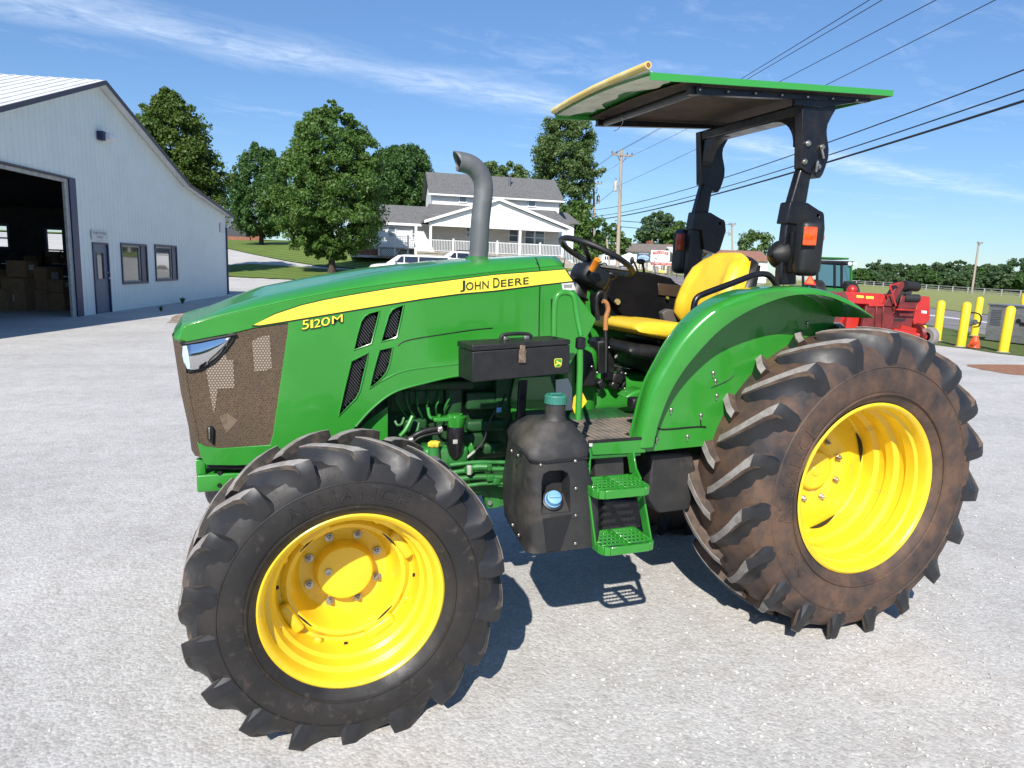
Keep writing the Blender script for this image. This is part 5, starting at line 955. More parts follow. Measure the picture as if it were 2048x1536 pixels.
# ------------------------------------------------------------------ green cab tractor behind
TG = mat('far_tractor_green', (.02, .15, .03), .4); BG = mat('cab_glass', (.055, .13, .14), .08, spec=.8, coat=.7)
g = AT(1650, 27); bt = thing('cab_tractor', 'green tractor with glass cab and black roof behind the rear fender', 'tractor', g)
DT = 27.0
def TX(px, py, o=0.0): return A(px, py, D=DT+o)
def tslab(nm, pts, o, th, mt, par=None, bevel=.02): mb = MB(); mb.prism([TX(x, y, o) for x, y in pts], fh3*th); return mb.build(nm, mt, par or bt, bevel=bevel)
mb = MB(); mb.rbox(sum([TX(1604, 522), TX(1712, 528)], Vector())/2+fh3*.8, (2.1, 1.6, .16), .05, rz=ha); rf_ = mb.build('cab_roof', MT['blackpaint'], bt)
mb = MB(); mb.rbox(sum([TX(1612, 520), TX(1702, 524)], Vector())/2+fh3*.8+Vector((0, 0, .12)), (1.7, 1.4, .07), .03, rz=ha); mb.build('cab_roof_top', TG, rf_)
tslab('cab_body', [(1612, 572), (1706, 578), (1712, 600), (1600, 600)], 0, 1.7, TG)
for o in (0.02, 1.6): tslab('cab_glass', [(1634, 528), (1701, 532), (1702, 574), (1634, 570)], o, .02, BG, bevel=0)
for px in (1606, 1634, 1669, 1683, 1702): 
    for o in (0, 1.62): mb = MB(); mb.bar(TX(px, 526, o), TX(px+(0 if px < 1700 else 0), 576, o), .07, .07); mb.build('cab_pillar', MT['blackpaint'] if px < 1700 else TG, bt, smooth=0)
mb = MB(); mb.rbox(TX(1652, 562, .9), (.5, .5, .7), .1, rz=ha); mb.build('cab_seat', MT['black'], bt)
mb = MB(); mb.tube([TX(1640, 538, .5), TX(1668, 540, .5)], .02, 6); mb.ball(TX(1647, 539, .45), (.13, .05, .1), 10, 8); mb.ball(TX(1662, 538, .45), (.12, .05, .15), 10, 8); mb.build('mirror', MT['blackpaint'], bt)
for px in (1699, 1708): mb = MB(); mb.lathe([(-.02, .07), (.04, .08), (.06, .07), (.07, .001)], TX(px, 527.5, -.05), -fh3, 12); mb.build('work_lamp', MT['lens'], bt)
for sg, px in ((0, 1625), (1, 1690)):
    mb = MB(); c = TX(px, 600, .3+sg*.0); c.z = g.z+.85; mb.lathe([(-.22, .5), (-.25, .7), (-.2, .85), (.2, .85), (.25, .7), (.22, .5)], c, rh3, 30); w = mb.build('wheel', MT['rubber'], bt); mb = MB(); mb.lathe([(-.2, .5), (-.1, .48), (-.08, .001), (.08, .001), (.1, .48), (.2, .5)], c, rh3, 30); mb.build('rim', MT['yellow'], w)
mb = MB(); p = [TX(1621, 547, -.5), TX(1632, 570.5, -.5), TX(1608, 568, -.5)]; smv = thing('hazard_triangle', 'orange slow vehicle triangle on the back of the cab tractor', 'warning triangle', p[2]); mb.prism(p, fh3*.01); mb.build('plate', mat('triangle_orange', (.95, .16, .04), .4), smv, smooth=0)
mb = MB(); q_ = [p[i]+(p[(i+1) % 3]-p[i])*f-fh3*.004 for i in range(3) for f in (.1, .9)]; 
cen = sum(p, Vector())/3
for i in range(3):
    a, b2 = p[i], p[(i+1) % 3]; mb.prism([a, b2, b2+(cen-b2)*.28, a+(cen-a)*.28], -fh3*.012)
mb.build('border', mat('triangle_red', (.75, .03, .02), .4), smv, smooth=0)
mb = MB(); mb.tube([TX(1621, 572, -.49), TX(1620, 600, -.49)], .025, 6); mb.build('stake', MT['blackpaint'], smv)
# hi-vis person by the tent
# ------------------------------------------------------------------ the tractor
XR, ZR, YR = 2.3626, .7191, -.8549; ZF, YF = .524, -.8868
TRAC = thing('tractor', 'green tractor with yellow wheels and canopy, filling the middle of the gravel yard', 'tractor', (1.2, 0, 0))
def TP_(pts, Y): return [(lambda q: (q.x, q.z))(A(x, y, Y=Y)) for x, y in pts]
def xz(mb, me, Y): mb.mesh(me, lambda c: Vector((c.x, Y - c.z, c.y)))
def plate(nm, pts, Y, th, mt, par=None, bevel=.004, rnd=0, holes=(), seg=2, smooth=38):
    # flat plate cut along an outline; near face at Y, thickness away from the camera
    o = TP_(pts, Y); o = [tuple(q) for q in chaikin([Vector(q) for q in o], rnd)] if rnd else o
    mb = MB(); me = panel(o, [TP_(h, Y) for h in holes], th); mb.mesh(me, lambda c: Vector((c.x, Y+th/2-c.z, c.y))); return mb.build(nm, mt, par or TRAC, bevel=bevel, seg=seg, smooth=smooth)
# ---- wheels
def wheel(cx, cz, yfl, sg, R, rf, W, rimw, rec, nl, k, mats, hub, lt=1.0, letters=()):
    # sg=-1: near side (camera side). yfl: Y of the outer flange plane. axis along Y
    yc = yfl - sg*rimw/2; h = W/2; rb = rf-.006
    ax = Vector((0, sg, 0)); O = Vector((cx, yc, cz)); C_ = Vector((cx, yfl, cz))
    def u(q): return rb+(R-rb)*q
    half = [(.80, .0), (.90, .08), (.985, .22), (1.0, .36), (.985, .50), (.935, .64), (.85, .745), (.68, .82), (.35, .868), (0, .885)]
    prof = [(-a*h, u(b)) for a, b in half] + [(a*h, u(b)) for a, b in reversed(half[:-1])]
    hub_o = None
    mb = MB(); mb.lathe(hub, C_, -ax, 40); whl = mb.build('wheel', MT['yellow'], TRAC, smooth=30, bevel=.0)
    mb = MB(); mb.lathe(prof, O, ax, 96)
    # lettering-like ribs near the bead
    mb.lathe([(h*.955, u(.13)), (h*.985, u(.14)), (h*.99, u(.155)), (h*.965, u(.165))], O, ax, 96); mb.lathe([(h*.985, u(.50)), (h*1.0, u(.505)), (h*.985, u(.515)), (h*.96, u(.52))], O, ax, 96)
    def carc(y):
        a = abs(y)/h
        P_ = [(q[0], q[1]) for q in reversed(half)]
        for i in range(len(P_)-1):
            if P_[i][0] <= a <= P_[i+1][0] and P_[i+1][1] >= .35: f = (a-P_[i][0])/(P_[i+1][0]-P_[i][0]); return u(P_[i][1]*(1-f)+P_[i+1][1]*f)
        return u(.5)
    pit = 2*math.pi/nl
    for side in (1, -1):
        for i in range(nl):
            t0 = i*pit + (0 if side > 0 else pit/2) + .07
            # stations from the centre line to the shoulder and down the side: (lateral y/h, top u, base u, phase, half width top, half width base)
            st = [(-.05, .965, .84, .0, .014, .024), (.12, .985, .84, .10, .015, .026), (.35, .99, .82, .30, .016, .029), (.60, .985, .78, .55, .018, .032), (.80, .97, .72, .80, .021, .035), (.925, .945, .66, .95, .024, .036), (.985, .87, .62, .98, .022, .034), (1.015, .77, .58, 1.0, .018, .030), (1.005, .66, .55, 1.0, .014, .024), (.985, .545, .5, 1.0, .010, .02)]
            PB = [((.10, .87), (-.05, .87)), ((.28, .855), (.12, .87)), ((.58, .83), (.34, .86)), ((.79, .755), (.58, .83)), ((.885, .67), (.76, .77)), ((.935, .57), (.87, .665)), ((.955, .53), (.91, .61)), ((.965, .51), (.935, .57)), ((.97, .50), (.95, .53)), ((.965, .49), (.96, .50))]
            rows = []
            for j, (ya, tu, bu, ph, wt, wb) in enumerate(st):
                y = ya*h*side; th = t0+k*ph; rt = u(tu); row = []; wt *= lt; wb *= lt; (yL, uL), (yR, uR) = PB[j]
                yo, ro, yb, rbse = yL*h*side, u(uL), yR*h*side, u(uR)
                f1 = .42
                for (rr, ww, yy) in ((ro, -wb*1.5, yo), (ro+(rt-ro)*f1, -wb*.95-.003, y+(yo-y)*.42), (rt-(rt-ro)*.22, -wt*1.12, y+(yo-y)*.08), (rt-.002, -wt, y), (rt, -wt*.9, y), (rt, wt*.9, y), (rt-.002, wt, y), (rbse, wb, yb)):
                    a = th+ww/R; row.append(O + Vector((rr*math.sin(a), sg*yy, rr*math.cos(a))))
                rows.append(row)
            n0 = len(mb.f); mb.loft(rows, False, False); mb.add([p for p in rows[0]], [tuple(range(8))]); mb.add([p for p in rows[-1]], [tuple(range(8))])
            for q in range(7*(len(rows)-1)):
                seg_, col_ = q//7, q % 7; mb.m[n0+q] = (1 if col_ in (3, 4, 5) and seg_ < 5 else (2 if col_ in (2, 6) and seg_ < 6 else 3))
    for (txt, a0, a1, u0, u1, ccw) in letters:
        me = text_mesh(txt, .5, 1.12); xs_ = [q.co.x for q in me.vertices]; ys_ = [q.co.y for q in me.vertices]; xa_, xb_, ya_, yb_ = min(xs_), max(xs_), min(ys_), max(ys_)
        def fn(c):
            f = (c.x-xa_)/(xb_-xa_); g = (c.y-ya_)/(yb_-ya_); g = 1-g if ccw else g; a = math.radians(a0+(a1-a0)*f); r_q = u(u0+(u1-u0)*g)
            y_ = h*(1.0 if .3 < u0+(u1-u0)*g < .5 else .985); return O+Vector((r_q*math.sin(a), sg*(y_+.0005+c.z*.005), r_q*math.cos(a)))
        mb.mesh(me, fn, 0)
    mb.build('tyre', mats, whl, smooth=26)
    # rim
    mb = MB(); mb.lathe(rec, C_, -ax, 80); rim = mb.build('rim', MT['yellow'], whl, smooth=30)
    return whl, C_, ax
S = .4156
rear_rim = [(.0, S-.002), (-.006, S-.012), (.0, S-.022), (.012, S-.030), (.05, S-.034), (.06, S-.046), (.105, S-.050), (.118, S-.040), (.150, S-.040), (.165, S-.062), (.205, S-.066), (.218, S-.056), (.255, S-.056), (.270, S-.078), (.332, S-.084), (.340, S-.094), (.335, S-.13), (.315, .22), (.325, .16), (.345, .13), (.345, .001)]
rear_hub = [(.35, .105), (.322, .10), (.317, .092), (.317, .03), (.312, .025), (.312, .001)]
S2 = .3228
front_rim = [(.0, S2-.001), (-.006, S2-.010), (.0, S2-.020), (.014, S2-.028), (.05, S2-.033), (.062, S2-.050), (.10, S2-.056), (.112, S2-.068), (.165, S2-.072), (.19, S2-.078), (.196, S2-.088), (.186, S2-.098), (.180, .215), (.186, .200), (.21, .190), (.265, .180), (.288, .165), (.295, .145), (.295, .001)]
front_hub = [(.295, .112), (.25, .106), (.242, .100), (.240, .092), (.240, .001)]
RM = [MT['rubber_mud'], MT['tread'], mat('muddy_lug_side', (.05, .036, .028), .8, col2=(.13, .085, .06), nscale=12, nlo=.4, nhi=.65, bump=.4, bscale=50, bdist=.004), MT['pad']]
FM = [MT['rubber'], MT['tread'], MT['lugside'], MT['pad']]
def dressing(w, C_, ax, big):
    inn = -ax
    if big: pts = [(.155, 8, .012, .325)]
    else: pts = [(.138, 8, .0115, .292)]
    for (rr, n, br, dep) in pts:
        for i in range(n):
            mb = MB(); a = 2*math.pi*(i+.5)/n; c = C_+inn*dep+Vector((rr*math.sin(a), 0, rr*math.cos(a))); mb.lathe([(-.002, br*1.5), (-.006, br*1.5), (-.006, br*.95), (-.018, br*.95), (-.018, br*.5), (-.026, br*.5), (-.026, .001)], c, inn, 6); mb.build('lug_nut', MT['steel'], w, smooth=0)
    if not big:
        for i in range(4):       # rim lugs joining the dish to the barrel, dimples and square holes
            mb = MB(); a = math.pi/4+math.pi/2*i+.25; c = C_+inn*.178+Vector((.232*math.sin(a), 0, .232*math.cos(a))); M = Matrix.Rotation(a, 3, 'Y'); mb.rbox(c, (.12, .04, .04), .012, M=M); mb.build('rim_lug', MT['yellow'], w)
        for i in range(8):
            mb = MB(); a = math.pi/4*i+.45; c = C_+inn*.165+Vector((.247*math.sin(a), 0, .247*math.cos(a))); mb.ball(c+inn*.012, (.016, .012, .016), 12, 8); mb.build('rivet', MT['yellow'], w)
        for i in range(8):
            mb = MB(); a = math.pi/4*i+.82; c = C_+inn*.1695+Vector((.247*math.sin(a), 0, .247*math.cos(a))); mb.box(c, (.013, .004, .013), M=Matrix.Rotation(a, 3, 'Y')); mb.build('square_hole', MT['black'], w, smooth=0)
        mb = MB(); mb.lathe([(-.001, .013), (-.006, .013), (-.006, .008), (-.003, .008), (-.003, .001)], C_+inn*.24+Vector((-.062, 0, .012)), inn, 12); mb.build('hub_plug', MT['steel'], w)
        mb = MB()
    for i in range(4):           # crescent gaps between dish and barrel
        mb = MB(); a0 = math.pi/2*i+(.45 if big else .05)+math.pi/4; rr = (S-.100) if big else .2085; dep = .3355 if big else .1855; n = 10; outer, inner = [], []
        for q in range(n+1):
            t = (q/n-.5); a = a0+t*(.55 if big else .38); wv = (.017 if big else .011)*math.cos(t*math.pi); outer.append(C_+inn*dep+Vector(((rr+wv)*math.sin(a), 0, (rr+wv)*math.cos(a)))); inner.append(C_+inn*dep+Vector(((rr-wv*.4)*math.sin(a), 0, (rr-wv*.4)*math.cos(a))))
        mb.prism(outer+inner[::-1], ax*.004); mb.build('rim_gap', MT['black'], w, smooth=0)
w, c_, a_ = wheel(XR, ZR, YR, -1, .755, S, .475, .40, rear_rim, 19, .30, RM, rear_hub, 1.25, [('ALLIANCE', 258, 309, .20, .40, False), ('PRO', 243, 224, .24, .36, True)]); dressing(w, c_, a_, True)
w, c_, a_ = wheel(0, ZF, YF, -1, .557, S2, .35, .28, front_rim, 18, .33, FM, front_hub, 1.15, [('ALLIANCE', -34, 26, .24, .44, False)]); dressing(w, c_, a_, False)
wheel(XR, ZR, -YR, 1, .755, S, .475, .40, rear_rim, 19, .30, RM, rear_hub, 1.35); wheel(0, ZF, -YF, 1, .557, S2, .35, .28, front_rim, 18, .33, FM, front_hub, 1.25)
# ---- hood
HY = -.40
crease = [A(x, y, Y=HY) for x, y in ((373, 650), (420, 636), (508, 617), (600, 597), (684, 581), (800, 565), (920, 552), (1000, 543), (1077, 535), (1124, 531))]
ridge = [A(x, y, Y=-.30) for x, y in ((385, 640), (440, 619), (508, 599), (609, 577), (729, 553), (820, 537), (920, 524), (1000, 518), (1060, 514.5), (1125, 513))]
crown = [Vector((-.56, 0, 1.425)), Vector((-.53, 0, 1.45))]+[A(x, y, Y=.05) for x, y in ((425, 612), (470, 592), (520, 574), (600, 558), (720, 537), (800, 528.5), (900, 520), (960, 515.5), (1050, 511), (1140, 509.5))]
def zi(L_, x): return float(np.interp(x, [p.x for p in L_], [p.z for p in L_]))
X0, X1 = crease[0].x, A(1127, 520, Y=HY).x
rows = []; xs = list(np.linspace(X0, X1, 40))
def hsec(x, s_=1.0, dz_=0.0):
    a, b2, c_2 = zi(crease, x)+dz_, zi(ridge, x)+dz_, zi(crown, x)+dz_; c_2 = max(c_2, b2+.004)
    h_ = [(-.40, a), (-.395, a+(b2-a)*.18), (-.372, a+(b2-a)*.5), (-.335, b2-(b2-a)*.14), (-.305, b2+(c_2-b2)*.10), (-.26, b2+(c_2-b2)*.22), (-.225, b2+(c_2-b2)*.30), (-.14, b2+(c_2-b2)*.80), (-.06, b2+(c_2-b2)*.97), (0, c_2)]
    return [Vector((x, y*s_, z)) for y, z in h_]+[Vector((x, -y*s_, z)) for y, z in reversed(h_[:-1])]
for x in xs: rows.append(hsec(x))
n1_ = hsec(X0)
nose = []
for (dx, s_, dz_) in ((-.012, .985, -.006), (-.024, .95, -.02), (-.042, .95, -.045), (-.042, .93, -.062)): nose.insert(0, [Vector((X0+dx-(.022*(1-min(1, abs(q.y)/.4)**2)), q.y*s_, min(q.z, zi(crease, X0)+(q.z-zi(crease, X0))*(1+dz_*12))+dz_)) for q in n1_])
mb = MB(); mb.loft(nose+rows); e1_ = [rows[0][0]]+[r_[0] for r_ in reversed(nose)]; e2_ = [A(x, y, Y=HY+.001) for x, y in ((374, 650), (368, 658), (363, 668), (363, 677), (372, 685))]
mb.loft([e1_, e2_]); hood = mb.build('hood', MT['green'], TRAC, smooth=32, solid=.004)
# rear cowl: closes the hood towards the driver
rp = TP_([(1124, 531), (1127, 512), (1137, 545), (1149, 581), (1170, 610), (1192, 639), (1181, 662), (1170, 682), (1158, 720), (1150, 760), (1075, 770), (1077, 533)], HY)
rowsc = []
sec = hsec(X1)
for t, sx_ in ((0, 0), (.25, .02), (.6, .055), (1, .10)):
    rowsc.append([Vector((q.x+sx_, q.y*(1-.04*t), q.z-.0*t-(.05*t*t if True else 0))) for q in sec])
# side panels with vent openings
def z7(x, y): return (340+x*.29943, 500+y*.29943)
vents = [[z7(*q) for q in v_] for v_ in ([(1252, 560), (1275, 480), (1296, 446), (1330, 422), (1400, 405), (1378, 500), (1345, 625), (1228, 668)], [(1435, 520), (1462, 430), (1485, 398), (1515, 382), (1562, 368), (1545, 450), (1515, 583), (1410, 614)], [(1210, 742), (1325, 684), (1312, 760), (1268, 945), (1240, 995), (1125, 1110), (1165, 930)], [(1398, 666), (1488, 648), (1468, 760), (1445, 822), (1405, 868), (1332, 925), (1360, 800)])]
side = [(373, 650), (420, 636), (508, 617), (600, 597), (684, 581), (800, 565), (920, 552), (1000, 543), (1077, 535), (1124, 531), (1140, 559), (1149, 581), (1170, 610), (1192, 639), (1181, 662), (1170, 682), (1150, 712), (1128, 748), (1040, 752), (975, 748), (920, 751), (885, 757), (849, 766), (818, 774), (789, 784), (765, 799), (744, 817), (727, 834), (711, 853), (700, 872), (690, 890), (672, 915), (640, 922), (560, 928), (470, 931), (412, 930), (402, 915), (395, 885), (410, 893), (440, 897), (540, 890), (546, 870), (577, 652), (576, 646), (508, 656), (472, 665), (372, 684), (360, 676), (362, 662)]
Y0 = HY
mb = MB(); me = panel(TP_(side, Y0), [TP_(v_, Y0) for v_ in vents], .006); mb.mesh(me, lambda c: Vector((c.x, Y0+.003-c.z, c.y))); sp_ = mb.build('side_panel', MT['green'], TRAC, bevel=.002, smooth=30)
mb = MB(); far_side = [q for q in side]; me = panel(TP_(side, Y0), [], .006); mb.mesh(me, lambda c: Vector((c.x, -Y0-.003+c.z, c.y))); mb.build('side_panel', MT['green'], TRAC, smooth=0)
SCR = mat('vent_mesh', (.005, .005, .006), .8); plate('vent_backing', [(672, 860), (690, 600), (830, 588), (822, 770), (770, 800)], Y0+.055, .006, SCR, sp_, bevel=0)
for v_ in vents:
    o = TP_(v_, Y0); xs_ = [q[0] for q in o]; zs_ = [q[1] for q in o]; mb = MB(); c_ = (sum(xs_)/len(xs_), sum(zs_)/len(zs_)); big = [(c_[0]+(q[0]-c_[0])*1.08, c_[1]+(q[1]-c_[1])*1.05) for q in o]
    k = min(xs_)-.25
    while k < max(xs_)+.1:         # slanting louvre bars clipped to the opening
        pts = []; N_ = 40
        for q in range(N_+1):
            t = q/N_; P_ = (k+t*.38, max(zs_)+.02-t*.50)
            if inpoly(P_, [(c_[0]+(q_[0]-c_[0])*1.0, c_[1]+(q_[1]-c_[1])*1.0) for q_ in o]): pts.append(P_)
        if len(pts) > 1: mb.bar(Vector((pts[0][0], Y0+.016, pts[0][1])), Vector((pts[-1][0], Y0+.016, pts[-1][1])), .0045, .012, up=(0, 1, 0))
        k += .0115
    vs_ = mb.build('vent_screen', MAT_LOUV if False else mat('louvre', (.035, .035, .037), .5), sp_, smooth=0)
    # rolled lip round the opening
    mb = MB(); pts = [Vector((q[0], Y0-.001, q[1])) for q in o]; mb.tube(pts+[pts[0]], .0035, 6, caps=False); mb.build('vent_lip', MT['green'], sp_)
# styling ridges on the panel
def ridge_line(nm, pts, r, mt, Y=Y0, par=None): mb = MB(); mb.tube(spline([A(x, y, Y=Y) for x, y in pts], 6), r, 6); return mb.build(nm, mt, par or sp_)
ridge_line('seam', [z7(1520, 640), z7(1600, 600), z7(1937, 545), (960, 658), (985, 656)], .0022, MT['black'], Y0-.001)
ridge_line('seam', [(1071, 515), (1080, 543), (1079, 600), (1078, 672)], .0025, MT['black'], Y0-.001)
ridge_line('panel_ridge', [z7(1335, 925), z7(1450, 855), z7(1600, 800), z7(1937, 760), (1000, 720)], .004, MT['green'], Y0+.001)
ridge_line('panel_ridge', [(711, 853), (744, 817), (789, 784), (849, 766), (920, 751), (1000, 748)], .005, MT['green'], Y0+.001)
ridge_line('panel_ridge', [(690, 612), (760, 606), (860, 592), (1000, 577), (1076, 570)], .002, MT['green'], Y0-.001)
# stripe, lettering
YD = Y0-.0035
up_e = [(507, 650), (549.6, 628.8), (603.5, 610.8), (650, 600), (699, 591), (789, 576), (920, 558.5), (989, 550), (1077, 543.4), (1130, 539)]
lo_e = [(1145, 562), (1077, 569.5), (989, 581), (920, 587), (849, 596.5), (759, 611), (669, 626), (579.5, 641), (520, 650.5)]
mb = MB(); me = panel(TP_([(503, 653)]+[(x-1, y-1.6) for x, y in up_e[1:-1]]+[(1132, 537.5), (1149, 563.5)]+[(x, y+2.5) for x, y in lo_e[1:]], YD+.0015), [], .001); mb.mesh(me, lambda c: Vector((c.x, YD+.002-c.z, c.y))); dc = mb.build('decal', MT['black'], sp_, smooth=0)
mb = MB(); me = panel(TP_(up_e+lo_e, YD), [], .001); mb.mesh(me, lambda c: Vector((c.x, YD-c.z, c.y))); mb.build('stripe', MT['decal'], dc, smooth=0) if False else mb.build('stripe', MT['decal'], sp_, smooth=0)
STL = mat('stripe_line', (.62, .47, .03), .4)
mb = MB()
for f in (.25, .42, .6, .78):
    for i in range(3, 9):
        x0, x1 = up_e[i][0], up_e[min(i+1, 9)][0]; lo = lambda x: float(np.interp(x, [q[0] for q in lo_e[::-1]], [q[1] for q in lo_e[::-1]])); hi_ = lambda x: float(np.interp(x, [q[0] for q in up_e], [q[1] for q in up_e]))
        p = A(x0, hi_(x0)*(1-f)+lo(x0)*f, Y=YD-.0009); q = A(x1, hi_(x1)*(1-f)+lo(x1)*f, Y=YD-.0009); mb.bar(p, q, .0007, .0006, up=(0, 1, 0))
mb.build('stripe_lines', STL, sp_, smooth=0)
DKT = mat('decal_dark', (.012, .03, .015), .4)
def htext(mb, s, x0, x1, yb0, yb1, yt0, Y, off=0.0, th=.0006): put_text(mb, s, A(x0, yb0, Y=Y), A(x1, yb1, Y=Y), A(x0, yt0, Y=Y), Vector((0, -1, 0)), th, .0006, off=off, space=1.06)
def brand(mb, off, Y):
    e = 22*off
    for s, x0, x1, b0_, b1_, t0 in (('J', 920, 930, 583.5, 583, 561.5), ('OHN', 932, 977, 580.5, 576.5, 565), ('D', 986.5, 999, 575.5, 574.5, 556), ('EERE', 1002, 1057, 573.5, 567.5, 560)): htext(mb, s, x0-e, x1+e, b0_+e, b1_+e, t0-e, Y, off)
mb = MB(); brand(mb, .045, YD-.0012); mb.build('lettering_outline', MT['decal'], sp_, smooth=0)
mb = MB(); brand(mb, .012, YD-.0024); mb.build('lettering', DKT, sp_, smooth=0)
mb = MB()
for s, x0, x1, b0_, b1_, t0 in (('5', 604, 618, 659.5, 657, 641), ('1', 621, 626.5, 656.3, 655.5, 640), ('2', 628.5, 641, 655.5, 653, 639), ('0', 642.5, 660, 653, 649.5, 636.5), ('M', 664, 685, 648, 643.5, 632.5)): htext(mb, s, x0-.8, x1+1.2, b0_+1.8, b1_+1.8, t0-.6, YD, .02)
mb.build('lettering_outline', DKT, sp_, smooth=0); mb = MB()
for s, x0, x1, b0_, b1_, t0 in (('5', 604, 618, 659.5, 657, 641), ('1', 621, 626.5, 656.3, 655.5, 640), ('2', 628.5, 641, 655.5, 653, 639), ('0', 642.5, 660, 653, 649.5, 636.5), ('M', 664, 685, 648, 643.5, 632.5)): htext(mb, s, x0, x1, b0_, b1_, t0, YD-.0014, .0)
mb.build('lettering', MT['decal'], sp_, smooth=0)
plate('barcode_sticker', [(1123, 567), (1147, 565), (1151, 580), (1126, 582)], YD, .001, MT['label'], sp_, bevel=0)
mb = MB()
for i in range(9): p = A(1128+i*1.9, 569, Y=YD-.001); q = A(1128.6+i*1.9, 575.5, Y=YD-.001); mb.box((p+q)/2, (.0016+.0012*(i % 2), .0006, abs(p.z-q.z)))
mb.build('barcode', MT['wire'], sp_, smooth=0)
# ---- grille, head lamp, nose
MT['grille'] = mat('dirty_grille', (.078, .056, .037), .92, col2=(.122, .082, .048), nscale=3.2, nlo=.38, nhi=.66, col3=(.060, .042, .026), n3=170, lo3=.47, hi3=.60, bump=.6, bscale=320, bdist=.002)
def perf_mat(nm='perforated_grille', c_in=(.36, .31, .25), c_out=(.13, .095, .065), base=None, k=(95, 0, 55)):
    m = base or bpy.data.materials.new(nm); m.use_nodes = True; t = m.node_tree; b = t.nodes['Principled BSDF']; b.inputs['Roughness'].default_value = .8
    tc_ = t.nodes.new('ShaderNodeTexCoord'); mp = t.nodes.new('ShaderNodeMapping'); mp.inputs['Scale'].default_value = k; t.links.new(tc_.outputs['Object'], mp.inputs[0])
    sp = t.nodes.new('ShaderNodeSeparateXYZ'); t.links.new(mp.outputs[0], sp.inputs[0])
    def mm(op, a, b_=None):
        n = t.nodes.new('ShaderNodeMath'); n.operation = op
        for i, v in enumerate((a, b_)):
            if v is None: continue
            if isinstance(v, (int, float)): n.inputs[i].default_value = v
            else: t.links.new(v, n.inputs[i])
        return n.outputs[0]
    def cell(ox, oz):
        fx = mm('SUBTRACT', mm('FRACT', mm('ADD', sp.outputs[0], ox)), .5); fz = mm('SUBTRACT', mm('FRACT', mm('ADD', sp.outputs[2], oz)), .5)
        return mm('ADD', mm('MULTIPLY', fx, fx), mm('MULTIPLY', mm('MULTIPLY', fz, fz), 3.0))
    dd = mm('MINIMUM', cell(0, 0), cell(.5, .5)); r = t.nodes.new('ShaderNodeMapRange'); r.inputs[1].default_value = .05; r.inputs[2].default_value = .11; t.links.new(dd, r.inputs[0])
    x = t.nodes.new('ShaderNodeMixRGB'); t.links.new(r.outputs[0], x.inputs[0])
    if base:
        src = b.inputs['Base Color'].links[0].from_socket; x.blend_type = 'MULTIPLY'; x.inputs[0].default_value = 1; t.links.remove(x.inputs[0].links[0]); q = t.nodes.new('ShaderNodeMixRGB'); t.links.new(r.outputs[0], q.inputs[0]); q.inputs[1].default_value = (*c_in, 1); q.inputs[2].default_value = (*c_out, 1)
        t.links.new(src, x.inputs[1]); t.links.new(q.outputs[0], x.inputs[2])
    else: x.inputs[1].default_value = (*c_in, 1); x.inputs[2].default_value = (*c_out, 1)
    t.links.new(x.outputs[0], b.inputs['Base Color']); return m
perf_mat(base=MT['grille'], c_in=(.78, .76, .74), c_out=(1.08, 1.06, 1.04))
gpts = [(470, 660), (580, 640), (582, 668), (552, 872), (544, 893), (440, 903), (402, 899), (389, 868), (377, 795), (369, 748), (405, 738), (440, 708)]
gr = plate('grille', gpts, Y0+.004, .004, MT['grille'], bevel=0)
PM = perf_mat()
for pts in ([z7(548, 610), z7(600, 580), z7(665, 570), z7(682, 790), z7(640, 805), z7(565, 815)], [z7(240, 800), z7(330, 720), z7(370, 690), z7(385, 735), z7(422, 735), z7(432, 920), z7(320, 930), z7(298, 1085), z7(285, 1060)]):
    mb = MB(); me = panel(TP_(pts, Y0+.003), [], .001); mb.mesh(me, lambda c: Vector((c.x, Y0+.003-c.z, c.y))); mb.build('clear_mesh_patch', PM, gr, smooth=0)
mb = MB(); me = panel(TP_([z7(330, 1110), z7(385, 1090), z7(455, 1140), z7(375, 1225)], Y0+.003), [], .001); mb.mesh(me, lambda c: Vector((c.x, Y0+.003-c.z, c.y))); mb.build('dust_patch', mat('dust', (.17, .125, .085), .9, col2=(.12, .08, .05), nscale=30), gr, smooth=0)
lt = plate('latch', [z7(245, 1190), z7(262, 1175), z7(285, 1180), z7(294, 1200), z7(290, 1305), z7(250, 1270)], Y0-.008, .012, MT['black'], gr, bevel=.004)
mb = MB(); mb.rbox(A(*z7(264, 1225), Y=Y0-.012), (.007, .006, .045), .003); mb.build('latch_key', MT['steel'], gr)
# nose front face and corner
mb = MB(); pc = [A(362, 676, Y=Y0), A(373, 748, Y=Y0), A(380, 795, Y=Y0), A(396, 868, Y=Y0), A(402, 915, Y=Y0)]
rws = []
for p in pc: rws.append([Vector((p.x, Y0+.002, p.z)), Vector((p.x-.022, Y0+.03, p.z)), Vector((p.x-.04, Y0+.12, p.z)), Vector((p.x-.05, 0, p.z)), Vector((p.x-.04, -Y0-.12, p.z)), Vector((p.x-.022, -Y0-.03, p.z)), Vector((p.x, -Y0-.002, p.z))])
mb.loft(rws); mb.build('front_grille', MT['grille'], TRAC, smooth=40)
hl = plate('headlight_surround', [(366, 688), (372, 683.5), (473, 667.5), (468, 683), (452, 705), (430, 728), (402, 743), (376, 747)], Y0-.002, .012, MT['black'], bevel=.004, rnd=0)
mb = MB(); refl = TP_([(374, 690), (400, 686.5), (462, 673), (452, 692), (436, 711), (414, 730), (396, 738), (379, 739.5)], Y0-.004); me = panel(refl, [], .004)
